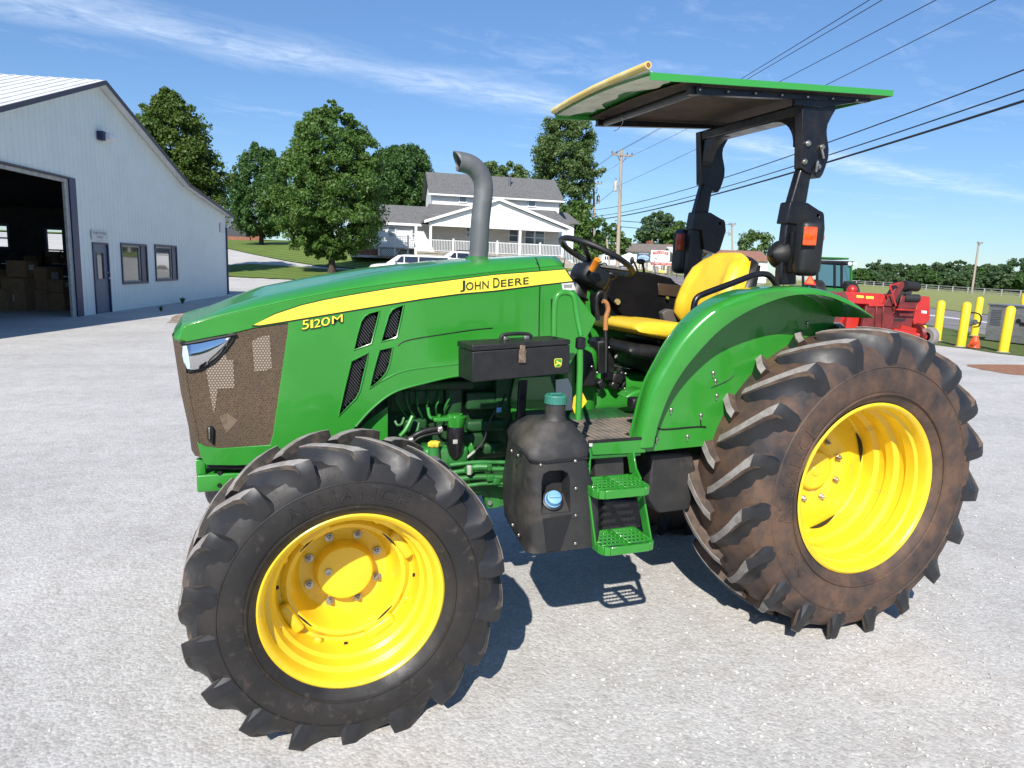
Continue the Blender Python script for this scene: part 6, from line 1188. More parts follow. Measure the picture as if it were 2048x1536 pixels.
# bowed reflector: a grid over the lens outline so that it mirrors the sky above and the yard below
g_, M_2 = [], 14
xs_ = [q[0] for q in refl]; lo_, hi_2 = min(xs_), max(xs_)
def span(x):
    zz = []
    for i in range(len(refl)):
        a, b2 = refl[i], refl[(i+1) % len(refl)]
        if (a[0]-x)*(b2[0]-x) <= 0 and a[0] != b2[0]: zz.append(a[1]+(b2[1]-a[1])*(x-a[0])/(b2[0]-a[0]))
    return min(zz), max(zz)
rws = []
for i in range(21):
    x = lo_+(hi_2-lo_)*(i/20)*.996+.0003; z0_, z1_ = span(x); row = []
    for j in range(11): t = j/10; row.append(Vector((x, Y0-.006-.010*math.sin(math.pi*t)*(1-.6*i/20)-.004*(1-i/20), z0_+(z1_-z0_)*t)))
    rws.append(row)
mb = MB(); mb.loft(rws); mb.build('reflector', MT['chrome'], hl, smooth=60)
mb = MB(); ca = [A(x, y, Y=Y0-.012) for x, y in ((376, 691), (378, 707), (379, 723), (380, 738))]; cb = [A(x, y, Y=Y0-.002) for x, y in ((366, 692), (366, 709), (369, 725), (375, 738))]; cc_ = [A(x, y, Y=Y0+.045) for x, y in ((359, 695), (359, 711), (362, 726), (371, 737))]
mb.loft([ca, cb, cc_]); mb.build('lens', mat('pale_lens', (.45, .60, .74), .12, coat=1.0), hl, smooth=60)
for o_ in [hl]:
    q_ = copy_tree(o_); q_.parent = TRAC; q_.scale = (1, -1, 1)
# black lip under the hood nose, small front lamp guard
mb = MB(); mb.tube([A(356, 683, Y=Y0+.05), A(364, 687, Y=Y0+.005), A(374, 687, Y=Y0-.005), A(472, 668.5, Y=Y0-.005)], .006, 8); mb.build('rubber_lip', MT['black'], TRAC)
mb = MB(); mb.rbox(A(374, 770, Y=Y0+.06), (.03, .03, .10), .01); mb.build('lamp_guard', MT['black'], TRAC)
# lower chrome-less valance and front bracket
mb = MB(); mb.prism([A(414, 936, Y=Y0+.02), A(470, 939, Y=Y0+.02), A(640, 930, Y=Y0+.02), A(640, 915, Y=Y0+.02), A(414, 922, Y=Y0+.02)], (0, .70, 0)); mb.build('valance', MT['black'], TRAC, smooth=0)
b0_ = A(394, 986, Y=-.36); b1_ = A(560, 940, Y=-.36); mb = MB(); mb.rbox(((b0_.x+b1_.x)/2, 0, (b0_.z+b1_.z)/2), (b1_.x-b0_.x, .72, b1_.z-b0_.z), .008); p_ = A(402, 934, Y=-.35); mb.rbox((p_.x, -.335, p_.z), (.035, .04, .06), .006); fb = mb.build('front_bracket', MT['green'], TRAC)
mb = MB()
for x, y in ((439, 946), (439, 971)): c_ = A(x, y, Y=-.362); mb.lathe([(0, .001), (0, .009), (.004, .009)], c_, (0, 1, 0), 12)
mb.build('bolt_hole', MT['black'], fb)
# ---- small far bracket seen over the hood, exhaust
mb = MB(); p = [A(x, y, Y=.30) for x, y in ((605, 557), (640, 557), (650, 575), (604, 580))]; mb.prism(p, (0, .01, 0)); mb.build('mirror_bracket', MT['green'], TRAC, bevel=.003)
path = spline([A(x, y, Y=-.05) for x, y in ((956, 530), (958, 490), (961, 440), (966, 395), (967, 372), (962, 352), (949, 335), (934, 327), (916, 323))], 8)
mb = MB(); mb.tube(path, .042, 20, caps=False); 
mb.v = [q if q.x > path[-1].x+.03 else q for q in mb.v]
tip = mb.v[-20:]; zm = sum(q.z for q in tip)/20
for i in range(len(mb.v)-20, len(mb.v)): q = mb.v[i]; mb.v[i] = Vector((q.x+(zm-q.z)*.62, q.y, q.z))
ex = mb.build('exhaust_pipe', MT['exhaust'], TRAC, smooth=50, solid=.004)
mb = MB(); pe = path[-6]; mb.lathe([(0, .001), (0, .037)], pe, (path[-1]-path[-3]), 16); mb.build('bore_disc', MT['black'], ex)  # flat black disc across the pipe just inside its mouth
mb = MB(); e0_ = path[0]; mb.lathe([(-.06, .062), (.0, .058), (.004, .04)], e0_+Vector((0, 0, .035)), (0, 0, 1), 24); mb.build('exhaust_collar', MT['green_dull'], ex)
# ---- chassis, engine
mb = MB(); mb.rbox((.45, 0, .72), (1.5, .36, .22), .03); mb.rbox((1.55, 0, .78), (1.5, .44, .42), .05); mb.rbox((2.3, 0, .74), (.5, .5, .45), .06); mb.build('chassis', MT['engine'], TRAC)
mb = MB(); mb.rbox((.62, .02, 1.04), (.86, .42, .50), .02); mb.rbox((.55, .02, 1.34), (.7, .36, .16), .03); eng = mb.build('engine_block', MT['engine'], TRAC)
mb = MB(); mb.lathe([(-.55, .10), (-.53, .13), (-.5, .10), (-.2, .075), (.2, .075), (.5, .10), (.53, .13), (.55, .10)], (0, 0, .55), (0, 1, 0), 20); mb.rbox((0, 0, .58), (.22, .5, .2), .04); mb.build('front_axle', MT['green_dull'], TRAC)
mb = MB(); mb.lathe([(-.48, .13), (-.44, .15), (-.2, .2), (.2, .2), (.44, .15), (.48, .13)], (XR, 0, ZR), (0, 1, 0), 20); mb.build('rear_axle', MT['green_dull'], TRAC)
EG = MT['engine']; GD = MT['green_dull']
# inner green splash panel just behind the front tyre
plate('splash_panel', [(700, 880), (735, 842), (776, 812), (776, 905), (690, 920)], -.34, .012, MT['green'], bevel=.003)
def tb(nm, pts, r, mt, Y, n=8, par=None, sp=5):
    P_ = [A(q[0], q[1], Y=(q[2] if len(q) > 2 else Y)) for q in pts]; mb = MB(); mb.tube(spline(P_, sp) if sp else P_, r, n); return mb.build(nm, mt, par or TRAC)
def eb(nm, x, y, Y, d_, mt, r=.01, par=None): mb = MB(); mb.rbox(A(x, y, Y=Y), d_, r); return mb.build(nm, mt, par or eng)
# ribbed block faces, pipes and brackets
for (x, y, d_) in ((800, 800, (.10, .05, .10)), (850, 792, (.16, .06, .07)), (905, 800, (.08, .05, .12)), (960, 800, (.14, .05, .08)), (830, 850, (.1, .05, .06)), (970, 850, (.18, .05, .05)), (1000, 790, (.06, .06, .2)), (880, 770, (.3, .06, .04)), (940, 880, (.12, .06, .07)), (985, 895, (.1, .06, .05))): eb('casting', x, y, -.24, d_, EG, .012)
for i in range(6): tb('injector_line', [(786+i*22, 770, -.25), (790+i*22, 790+4*i % 9, -.29), (800+i*18, 815, -.29), (815+i*15, 835, -.26)], .0045, GD, -.27, 6, eng)
tb('fuel_line', [(808, 835, -.30), (803, 848, -.31), (795, 850, -.31), (790, 842, -.30)], .006, GD, -.3, 6, eng); tb('fuel_line', [(856, 815, -.31), (859, 832, -.32), (868, 838, -.33), (884, 838, -.34)], .007, MT['green'], -.3, 8, eng)
tb('coolant_pipe', [(825, 832, -.3), (812, 858, -.31), (800, 872, -.31)], .009, MT['green'], -.3, 8, eng); tb('fuel_line', [(838, 845, -.3), (834, 862, -.31), (826, 872, -.31)], .005, GD, -.3, 6, eng)
tb('hose', [(818, 882, -.33), (835, 868, -.34), (858, 860, -.34), (880, 857, -.34), (896, 856, -.34)], .013, MT['black'], -.34, 10, eng); tb('hose', [(820, 890, -.33), (838, 875, -.34), (862, 868, -.34), (884, 865, -.34)], .008, MT['black'], -.34, 8, eng)
for x, y in ((822, 880), (880, 858)): mb = MB(); c_ = A(x, y, Y=-.432); mb.lathe([(-.008, .016), (.008, .016)], c_, (1, 0, .35), 14); mb.build('hose_clamp', MT['steel'], eng)
tb('wiring', [(1012, 788, -.36), (1000, 812, -.38), (985, 830, -.38), (975, 855, -.38), (968, 880, -.38), (950, 902, -.38)], .0045, MT['black'], -.38, 6, eng); tb('pale_conduit', [(950, 902, -.38), (930, 918, -.38), (906, 930, -.38), (890, 936, -.38)], .0055, MT['trimgrey'], -.38, 8, eng)
eb('wire_tag', 998, 820, -.385, (.022, .004, .022), MT['bluecap'], .002)
# fuel filter: green head, black bowl
c_ = A(911, 850, Y=-.38); fz = [A(911, y, Y=-.38).z for y in (838, 852, 858, 900, 908, 918)]
mb = MB(); mb.lathe([(fz[1]-.0, .036), (fz[0], .044), (fz[0]+.012, .046), (fz[0]+.016, .03), (fz[0]+.022, .03), (fz[0]+.024, .001)], Vector((c_.x, c_.y, 0)), (0, 0, 1), 20); mb.rbox(Vector((c_.x-.05, c_.y, fz[0]+.004)), (.10, .05, .018), .006)
for dx in (-.075, -.03, .02): mb.lathe([(0, .008), (.012, .008), (.012, .001)], Vector((c_.x+dx, c_.y-.01, fz[0]+.014)), (0, 0, 1), 6)
ff_ = mb.build('fuel_filter', MT['green'], TRAC)
mb = MB(); mb.lathe([(fz[5], .001), (fz[5], .016), (fz[4], .030), (fz[3], .036), (fz[2], .038), (fz[1], .034)], Vector((c_.x, c_.y, 0)), (0, 0, 1), 22); mb.build('filter_bowl', MT['blackpaint'], ff_)
mb = MB(); mb.rbox(Vector((c_.x-.01, c_.y-.036, (fz[3]+fz[2])/2)), (.02, .002, .018), .0005); mb.build('filter_label', MT['trimgrey'], ff_)
# yellow filler cap
c_ = A(868, 889, Y=-.40); mb = MB(); rr_ = []
for i in range(24): a = i*2*math.pi/24; rr_.append((.024+.003*math.cos(6*a))); 
for h_, s_ in ((-.008, .9), (.010, 1.0), (.016, .8)): pass
rows_ = [[c_+Vector((math.cos(i*math.pi/12)*rr_[i]*s_, math.sin(i*math.pi/12)*rr_[i]*s_*.9-h_*.25, h_)) for i in range(24)] for h_, s_ in ((-.010, .85), (-.006, 1.0), (.009, 1.0), (.014, .8), (.014, .05))]
mb.loft(rows_, True, True); mb.build('filler_cap', MT['decal'], TRAC)
mb = MB(); mb.lathe([(-.10, .03), (-.01, .022)], c_, (0, 0, 1), 14); mb.rbox(c_+Vector((.06, .06, -.07)), (.2, .1, .1), .02); mb.build('filler_neck', GD, TRAC)
# linkage and hydraulic lines low between the wheel and the tank
for (a, b2, r) in (((900, 930), (1010, 925), .009), ((905, 945), (1012, 938), .011), ((915, 958), (1012, 955), .013), ((930, 972), (1015, 968), .009), ((930, 940), (975, 934), .016)): tb('hydraulic_line', [(*a, -.40), ((a[0]+b2[0])/2, (a[1]+b2[1])/2-3, -.42), (*b2, -.44)], r, GD, -.4, 10)
for x, y in ((975, 934), (980, 955), (938, 940), (992, 962)): mb = MB(); mb.rbox(A(x, y, Y=-.43), (.035, .03, .03), .006); mb.build('fitting', GD, TRAC)
mb = MB(); mb.rbox(A(938, 940, Y=-.44), (.018, .02, .04), .003); mb.build('hose_bracket', MT['trimgrey'], TRAC)
plate('frame_rail', [(880, 968), (1014, 968), (1010, 1012), (990, 1018), (975, 1018), (968, 992), (900, 990)], -.33, .05, GD, bevel=.006)
mb = MB(); c_ = A(978, 1004, Y=-.335); mb.lathe([(0, .012), (-.012, .012), (-.012, .001)], c_, (0, 1, 0), 6); mb.build('bolt', MT['steel'], TRAC, smooth=0)
plate('engine_bracket', [(892, 890), (925, 905), (940, 925), (890, 935), (872, 910)], -.37, .02, GD, bevel=.004)
plate('engine_bracket', [(936, 900), (944, 886), (952, 905), (945, 922)], -.36, .02, MT['green'], bevel=.003)
# block behind the tool box: green firewall piece and struts
plate('firewall', [(1028, 756), (1100, 752), (1112, 790), (1100, 800), (1092, 838), (1026, 850), (1020, 800)], -.20, .04, MT['green'], bevel=.004)
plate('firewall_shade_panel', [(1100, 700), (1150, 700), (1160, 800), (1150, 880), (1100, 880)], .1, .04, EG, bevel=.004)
plate('toolbox_strut', [(1040, 760), (1056, 760), (1053, 800), (1050, 850), (1042, 895), (1030, 900), (1034, 850)], -.52, .02, MT['blackpaint'], bevel=.003)
# ---- toolbox
TY = -.74
tbx = MB(); q = [A(945, 765, Y=TY), A(1140, 746, Y=TY), A(1140, 695, Y=TY), A(945, 711, Y=TY)]
def tbox(nm, x0, x1, yl0, yr0, yl1, yr1, e=0.0, dep=.155, r=.004, mt=None, par=None):
    p = [A(x0, yl0, Y=TY-e), A(x1, yr0, Y=TY-e), A(x1, yr1, Y=TY-e), A(x0, yl1, Y=TY-e)]; mb = MB(); mb.prism(p, (-.012, dep+2*e, 0)); return mb.build(nm, mt or MT['black'], par or TRAC, bevel=r, seg=3)
tool = tbox('toolbox', 945, 1140, 765, 746, 703.5, 689.5, dep=.145)
ld = tbox('lid', 944, 1141, 702.8, 688.8, 690.5, 679, .004, dep=.145, par=tool)
mb = MB()
p = A(1045, 699, Y=TY-.005); mb.rbox(p+Vector((0, 0, .0)), (.022, .008, .034), .004); mb.rbox(p+Vector((0, -.002, -.026)), (.03, .008, .05), .004); mb.build('latch', mat('rusty_latch', (.16, .11, .08), .6, .5, col2=(.3, .22, .16), nscale=40), tool)
hz = A(1040, 672, Y=TY+.07); mb = MB(); hp = [A(x, y, Y=TY+.07) for x, y in ((1001, 678), (1004, 670.5), (1015, 668), (1045, 667), (1058, 668.5), (1063, 674))]; mb.tube(chaikin(hp, 2, False), .0075, 10); hd_ = mb.build('handle', MT['black'], ld)
for x, y in ((1012, 677), (1053, 675)): mb = MB(); mb.rbox(A(x, y, Y=TY+.07), (.022, .014, .016), .003); mb.build('handle_bracket', MT['steel'], ld)
c_ = A(1116, 725.5, Y=TY-.0015); sc_ = .0265
def emb(pts, mt, lift, nm): mb = MB(); me = panel([(c_.x+x*sc_, c_.z+z*sc_+x*sc_*.02) for x, z in pts], [], .0006); mb.mesh(me, lambda q: Vector((q.x, c_.y-lift-q.z, q.y))); return mb.build(nm, mt, tool, smooth=0)
sq = lambda s_: [(x*s_, z*s_) for x, z in [(-.62, .92), (.62, .92), (.88, .8), (.9, .3), (.86, -.3), (.74, -.72), (.5, -.95), (-.5, -.95), (-.74, -.72), (-.86, -.3), (-.9, .3), (-.88, .8)]]
emb(sq(.68), MT['decal'], .0005, 'emblem_border'); emb(sq(.61), MT['green'], .0012, 'emblem')
emb([(-.50, -.30), (-.40, -.20), (-.22, -.10), (-.18, .02), (-.22, .16), (-.36, .24), (-.30, .30), (-.18, .26), (-.12, .36), (-.06, .28), (.0, .10), (.14, .06), (.34, .04), (.46, -.08), (.56, -.34), (.46, -.28), (.38, -.14), (.30, -.16), (.42, -.38), (.32, -.34), (.20, -.14), (.0, -.14), (-.16, -.22), (-.34, -.36), (-.52, -.38)], MT['decal'], .0018, 'emblem_deer')
# ---- hand rail and clear guard
rail = [(1108, 672, -.70), (1109, 620, -.70), (1113, 595, -.70), (1123, 586, -.70), (1137, 586, -.70), (1148, 594, -.71), (1154, 630, -.72), (1162, 672, -.74)]
tb('handrail', rail, .0115, MT['green'], -.7, 12, sp=8)
tb('handrail_post', [(1160, 698, -.745), (1160, 740, -.745), (1158, 790, -.745), (1156, 840, -.745)], .0125, MT['green'], -.7, 12, sp=0)
mb = MB(); mb.lathe([(-.022, .016), (-.018, .02), (.018, .02), (.022, .016)], A(1161, 686, Y=-.745), (0, 0, 1), 14); mb.build('rail_joint', MT['blackpaint'], TRAC)
plate('rail_tag', [(1156, 785), (1164, 783), (1174, 803), (1160, 822), (1150, 828), (1145, 815), (1148, 795)], -.735, .004, MT['yellow'], bevel=0)
tb('thin_rod', [(1104, 598, -.45), (1104, 668, -.45)], .006, MT['black'], -.45, 8, sp=0)
plate('guard_strip', [(1112, 760), (1136, 757), (1144, 775), (1144, 820), (1122, 822), (1112, 800)], -.50, .004, mat('pale_plate', (.42, .42, .38), .6), bevel=0)
# ---- tank
def apply_bool(ob, cut):
    m_ = ob.modifiers.new('x', 'BOOLEAN'); m_.operation = 'DIFFERENCE'; m_.object = cut; m_.solver = 'EXACT'; bpy.context.view_layer.update()
    me = bpy.data.meshes.new_from_object(ob.evaluated_get(bpy.context.evaluated_depsgraph_get())); ob.modifiers.clear(); ob.data = me; bpy.data.objects.remove(cut); return ob
def ring(xbl, xfl, xr, z, yf=-.82, yb=-.46, c=.03, zb=None):
    zb = z if zb is None else zb; m_ = lambda t: z*(1-t)+zb*t
    return [Vector((xbl, yb, zb)), Vector((xbl*.75+xfl*.25-.006, yf*.25+yb*.75, m_(.75))), Vector((xbl*.25+xfl*.75-.012, yf*.75+yb*.25, m_(.25))), Vector((xfl-.004, yf+c, z)), Vector((xfl+c*.3, yf+c*.3, z)), Vector((xfl+c, yf, z)), Vector((xr-c, yf, z)), Vector((xr-c*.3, yf+c*.3, z)), Vector((xr, yf+c, z)), Vector((xr, yb, z))]
mb = MB(); mb.loft([ring(.72, .70, .97, .572, -.79, zb=.602), ring(.705, .683, .990, .584, -.815, zb=.614), ring(.693, .682, .984, .70), ring(.690, .680, .972, .79), ring(.700, .674, .935, .88, -.82), ring(.708, .668, .912, .955, -.822, c=.03), ring(.705, .655, .925, .975, -.822, c=.04), ring(.70, .655, .935, .995, -.815, c=.05), ring(.71, .675, .925, 1.025, -.795, c=.05), ring(.735, .700, .900, 1.055, -.775, -.5, c=.05), ring(.76, .725, .880, 1.078, -.762, -.55, c=.04), ring(.78, .74, .85, 1.092, -.752, -.62, c=.03)], True, True)
tank = mb.build('fuel_tank', MT['tank'], TRAC, smooth=50, recalc=True)
mb = MB(); mb.rbox(A(1072, 838, Y=-.50), (.14, .16, .05), .02); mb.build('tank_lid', MT['tank'], tank)
nx = A(1110, 830, Y=-.70); mb = MB(); mb.lathe([(1.06, .062), (1.085, .050), (1.10, .043), (1.12, .040), (A(1110, 800, Y=-.70).z, .040)], Vector((nx.x, -.70, 0)), (0, 0, 1), 24); mb.build('filler_neck', MT['tank'], tank)
cz0, cz1 = A(1110, 806, Y=-.70).z, A(1110, 789, Y=-.70).z; mb = MB(); rows_ = []
for h_, s_ in ((cz0, .040), (cz0, .044), (cz1-.006, .0435), (cz1, .040), (cz1, .030), (cz1-.003, .028), (cz1-.003, .001)): rows_.append([Vector((nx.x+math.cos(i*math.pi/24)*(s_+(.0012 if i % 2 and s_ > .04 else 0)), -.70+math.sin(i*math.pi/24)*(s_+(.0012 if i % 2 and s_ > .04 else 0)), h_)) for i in range(48)])
mb.loft(rows_, True, True); tc_ = mb.build('fuel_cap', MT['teal'], tank, smooth=30)
mb = MB(); mb.rbox(Vector((nx.x, -.70, cz1+.002)), (.055, .014, .010), .003); mb.build('cap_grip', MT['teal'], tank)
# recessed fluid cap
rc = TP_([(1084, 1030), (1084, 965), (1088, 948), (1100, 942), (1126, 941), (1137, 947), (1141, 962), (1142, 1025)], -.825); cut = MB(); cut.prism([Vector((x, -.9, z)) for x, z in rc], (0, .16, 0)); co = cut.build('cut', MT['tank'], None, smooth=0); apply_bool(tank, co)
p = A(1110, 1012, Y=-.79); mb = MB(); mb.prism([A(1078, 1035, Y=-.822), A(1148, 1030, Y=-.822), A(1140, 985, Y=-.75), A(1088, 985, Y=-.75)], (0, .02, -.03)); mb.build('recess_floor', MT['tank'], tank, bevel=.004)
pc_ = A(1108, 996, Y=-.80); axc = Vector((-.1, -.75, .65)); mb = MB(); mb.lathe([(-.03, .034), (-.012, .034), (-.012, .030), (.0, .030), (.010, .028), (.013, .02), (.013, .001)], pc_, axc, 26); bc = mb.build('fluid_cap', MT['bluecap'], tank)
mb = MB(); mb.rbox(pc_+axc.normalized()*.016, (.046, .012, .012), .004, M=axc.to_track_quat('Z', 'Y').to_matrix()); mb.build('cap_grip', MT['bluecap'], tank)
mb = MB(); mb.lathe([(-.035, .042), (-.028, .045), (-.020, .042), (-.018, .035)], pc_, axc, 26); mb.build('cap_seal', MT['black'], tank)
plate('tank_trough', [(1086, 1036), (1144, 1030), (1120, 1100), (1094, 1104)], -.824, .004, MT['black'], tank, bevel=.002)
for x, y in ((1082, 930), (1151, 922), (1152, 977), (1152, 1031), (1151, 1087), (1024, 902), (1037, 911), (1026, 1050), (1038, 1070)):
    yy = -.826 if x > 1060 else -.74; mb = MB(); mb.ball(A(x, y, Y=yy), (.007, .004, .007), 10, 6); mb.build('screw', MT['steel'], tank)
mb = MB(); mb.tube(spline([A(x, y, Y=Y_) for x, y, Y_ in ((1022, 884, -.72), (1036, 893, -.76), (1052, 909, -.80), (1063, 921, -.822), (1085, 925, -.825), (1130, 921, -.825), (1176, 916, -.822))], 5), .0045, 8); mb.build('tank_seam', MT['black'], tank)
# ---- platform, mat, steps
mb = MB(); mb.rbox((1.46, 0, .925), (1.0, 1.03, .06), .008); mb.rbox((1.11, -.57, .925), (.30, .14, .06), .006); pf = mb.build('platform', MT['green_dull'], TRAC)
FMT = mat('rubber_floor_mat', (.26, .215, .17), .9, col2=(.17, .145, .12), nscale=5, nlo=.4, nhi=.62, col3=(.085, .08, .078), n3=8, lo3=.47, hi3=.60, bump=.3, bscale=60, bdist=.003)
mb = MB(); mb.box((1.42, -.10, .958), (.90, .80, .008)); mb.box((1.12, -.572, .958), (.28, .143, .008)); fl = mb.build('floor_mat', MT['black'], TRAC, smooth=0)
mb = MB(); x = .985; FRD = random.Random(5)
while x < 1.86:
    y0_ = -.643 if x < 1.255 else -.50; mb.bar((x, y0_, .964), (x-.0, .30, .964), 0.0205, .006); x += .030
mb.build('mat_ribs', FMT, fl, smooth=0)
plate('side_sill', [(1180, 886), (1288, 879), (1292, 905), (1185, 910)], -.648, .02, MT['green'], bevel=.003)
plate('mat_edge', [(1178, 882), (1290, 874), (1290, 879), (1178, 887)], -.652, .012, MT['black'], bevel=.002)
plate('sill_sticker', [(1178, 886), (1185, 885.5), (1185, 893), (1179, 893.5)], -.651, .001, MT['label'], bevel=0)
plate('battery_box', [(1188, 912), (1248, 905), (1250, 962), (1244, 968), (1192, 968)], -.60, .3, MT['tank'], bevel=.012, seg=3)
plate('battery_box_lower', [(1205, 1000), (1285, 1000), (1284, 1055), (1205, 1068)], -.58, .3, MT['black'], bevel=.012)
plate('rear_box', [(1303, 908), (1385, 905), (1395, 950), (1380, 1020), (1318, 1027), (1298, 1000)], -.50, .3, MT['tank'], bevel=.012)
SY = -.895
def tread(px_l, px_r, yl, yr, Yn=SY, dep=.17, par=None):
    a, b2 = A(px_l, yl, Y=Yn), A(px_r, yr, Y=Yn); z = (a.z+b2.z)/2; x0, x1 = a.x, b2.x; cs = .03
    loop = [Vector((x0, Yn+dep, 0)), Vector((x0, Yn+cs, 0)), Vector((x0+cs*.3, Yn+cs*.3, 0)), Vector((x0+cs, Yn, 0)), Vector((x1-cs, Yn, 0)), Vector((x1-cs*.3, Yn+cs*.3, 0)), Vector((x1, Yn+cs, 0)), Vector((x1, Yn+dep, 0))]; mb = MB()
    for i in range(len(loop)): p, q = loop[i], loop[(i+1) % len(loop)]; mb.bar(p+Vector((0, 0, z)), q+Vector((0, 0, z)), .012, .034)
    xm = (x0+x1)/2; mb.box((xm, Yn+dep/2, z+.01), (.022, dep, .014))
    for k in range(1, 5):
        yy = Yn+dep*k/5; 
        for s0_, s1_ in ((x0+.005, xm-.01), (xm+.01, x1-.005)): mb.box(((s0_+s1_)/2, yy, z+.012), (s1_-s0_, .010, .008))
        for q in range(12): mb.box((x0+.014+(x1-x0-.028)*q/11, yy, z+.019), (.007, .009, .007))
    return mb.build('step', MT['green'], par or TRAC, bevel=.0015, seg=1), x0, x1, z
s1_, xa, xb, zlow = tread(1207, 1310, 1102, 1094); s2_, xc, xd, zup = tread(1196, 1302, 990, 982)
mb = MB(); rA = [A(x, y, Y=SY+.16) for x, y in ((1259, 900), (1276, 960), (1297, 1010), (1306, 1080))]
rp_ = [Vector((1.17, -.70, .93)), Vector((1.165, -.74, .86)), Vector((xd+.004, SY+.10, zup-.0)), Vector((xb+.006, SY+.06, zlow))]
for a, b2 in zip(rp_[:-1], rp_[1:]): mb.bar(a, b2, .008, .05, up=(0, -1, .2))
mb.build('step_arm', MT['green'], TRAC, bevel=.001); mb = MB()
lp = [Vector((.955, -.72, .95)), Vector((xc-.002, SY+.10, zup)), Vector((xa-.004, SY+.08, zlow))]
for a, b2 in zip(lp[:-1], lp[1:]): mb.bar(a, b2, .008, .05, up=(0, -1, .2))
mb.build('step_arm', MT['green'], TRAC, bevel=.001)
# ---- rear fenders
FO, FI = -.66, -.565
arcp = [(1277, 897), (1290, 841), (1309, 775), (1334, 728), (1365, 681), (1406, 637), (1452, 606), (1515, 583), (1593, 573.5), (1640, 577), (1687, 591), (1718, 609), (1749, 634)]
inp = [(1306, 894), (1318, 844), (1340, 787), (1368, 740), (1406, 694), (1446, 655), (1499, 621), (1562, 596), (1609, 588.5), (1656, 593), (1696, 608), (1722, 620), (1748, 636)]
def fender(sg):
    FT = [-.66, -.662, -.667, -.675, -.69, -.71, -.735, -.755, -.77, -.775, -.78, -.785, -.79]; so_ = [A(x, y, Y=f) for (x, y), f in zip(arcp, FT)]; si = [A(x, y, Y=f) for (x, y), f in zip(inp, FT)]; so_ = spline(so_, 5); si = spline(si, 5); rows_ = []
    for o_, i_ in zip(so_, si):
        n_ = (i_-o_); L__ = n_.length; n_ = n_/max(L__, 1e-6); FO = o_.y
        def P_(base, y, off): q = base+n_*off; return Vector((q.x, sg*y, q.z))
        rows_.append([P_(o_, -FI, .012), P_(o_, -FI-.0, .004) if False else P_(o_, -FI+.02, .004), P_(o_, -FO-.05, 0), P_(o_, -FO-.03, .001), P_(o_, -FO-.008, min(.012, L__*.3)), P_(o_, -FO, min(.03, L__*.6)), P_(o_, -FO, L__), P_(o_, -FO-.012, L__+.001), P_(o_, -FO-.02, L__*.7+.002), P_(o_, -FO-.05, .010), P_(o_, -FI, .018)])
    mb = MB(); mb.loft(rows_); f = mb.build('fender', MT['green'], TRAC, smooth=45)
    o2 = [(q.x, q.z) for q in so_]; pts = o2+[(o2[-1][0]-.02, 1.42), (2.5, 1.05), (2.0, .92), (1.25, .90)]
    mb = MB(); me = panel([(x, z-.012) for x, z in pts], [], .006); yy = sg*(-FI); mb.mesh(me, lambda c: Vector((c.x, yy+c.z, c.y))); ip = mb.build('inner_fender', MT['green'], TRAC, bevel=.002); return f, ip
fd, ip = fender(-1); fender(1)
def z4(x, y): return (1140+x*.3125, 450+y*.3125)
for q in ((915, 945), (930, 995), (937, 1090), (645, 1180), (836, 1215), (750, 1350), (553, 1365), (1520, 625), (1480, 690)):
    mb = MB(); c_ = A(*z4(*q), Y=FI-.004); mb.ball(c_+Vector((0, -.004, 0)), (.009, .006, .009), 10, 6); mb.tube([c_+Vector((0, -.002, -.0)), c_+Vector((0, -.003, -.022))], .004, 6); mb.build('fender_bolt', MT['steel'], ip)
tb('fender_seam', [z4(560, 1300)+(FI-.004,), z4(610, 1308)+(FI-.004,), z4(800, 1292)+(FI-.004,), z4(866, 1292)+(FI-.004,)], .004, MT['black'], FI, 6, ip); tb('fender_seam', [z4(905, 1040)+(FI-.004,), z4(1000, 1000)+(FI-.004,), z4(1050, 960)+(FI-.004,)], .003, MT['engine'], FI, 6, ip)
tb('fender_seam', [z4(836, 1220)+(FI-.004,), z4(840, 1285)+(FI-.004,), z4(870, 1296)+(FI-.004,)], .003, MT['black'], FI, 6, ip)
# ---- seat
def cushion(nm, prof, w0, w1, mt, par=None, flat=.86, crown=.0, n=14):
    # prof: closed XZ outline, swept across Y with rounded sides
    o = chaikin([Vector(q) for q in prof], 2); c_ = sum(o, Vector((0, 0)))/len(o); rows_ = []
    for i in range(n+1):
        t = -1+2*i/n; s_ = max(0.0, 1-abs(t)**5)**.5 if abs(t) < 1 else 0; s_ = .55+.45*s_ if abs(t) < 1 else .45; yy = (w0+w1)/2+(w1-w0)/2*math.copysign(1-(1-abs(t))**1.35, t)
        k = s_; rows_.append([Vector((c_.x+(q.x-c_.x)*(.9+.1*k), yy, c_.y+(q.y-c_.y)*k)) for q in o])
    mb = MB(); mb.loft(rows_, True, True); return mb.build(nm, mt, par or TRAC, smooth=60)
def SX(x, y, Y=-.06): q = A(x, y, Y=Y); return (q.x, q.z)
seat = cushion('seat', [SX(1266, 648, -.22), SX(1290, 642, -.22), SX(1340, 644, -.22), SX(1400, 650, -.22), SX(1404, 688, -.22), SX(1350, 684, -.22), SX(1290, 672, -.22), SX(1266, 664, -.22)], -.245, .245, MT['seat'])
back = []
bp_ = [(1372, 640), (1363, 610), (1366, 578), (1384, 560), (1410, 535), (1428, 515), (1446, 508), (1475, 510), (1494, 515), (1488, 545), (1478, 580), (1468, 620), (1460, 645), (1400, 660)]
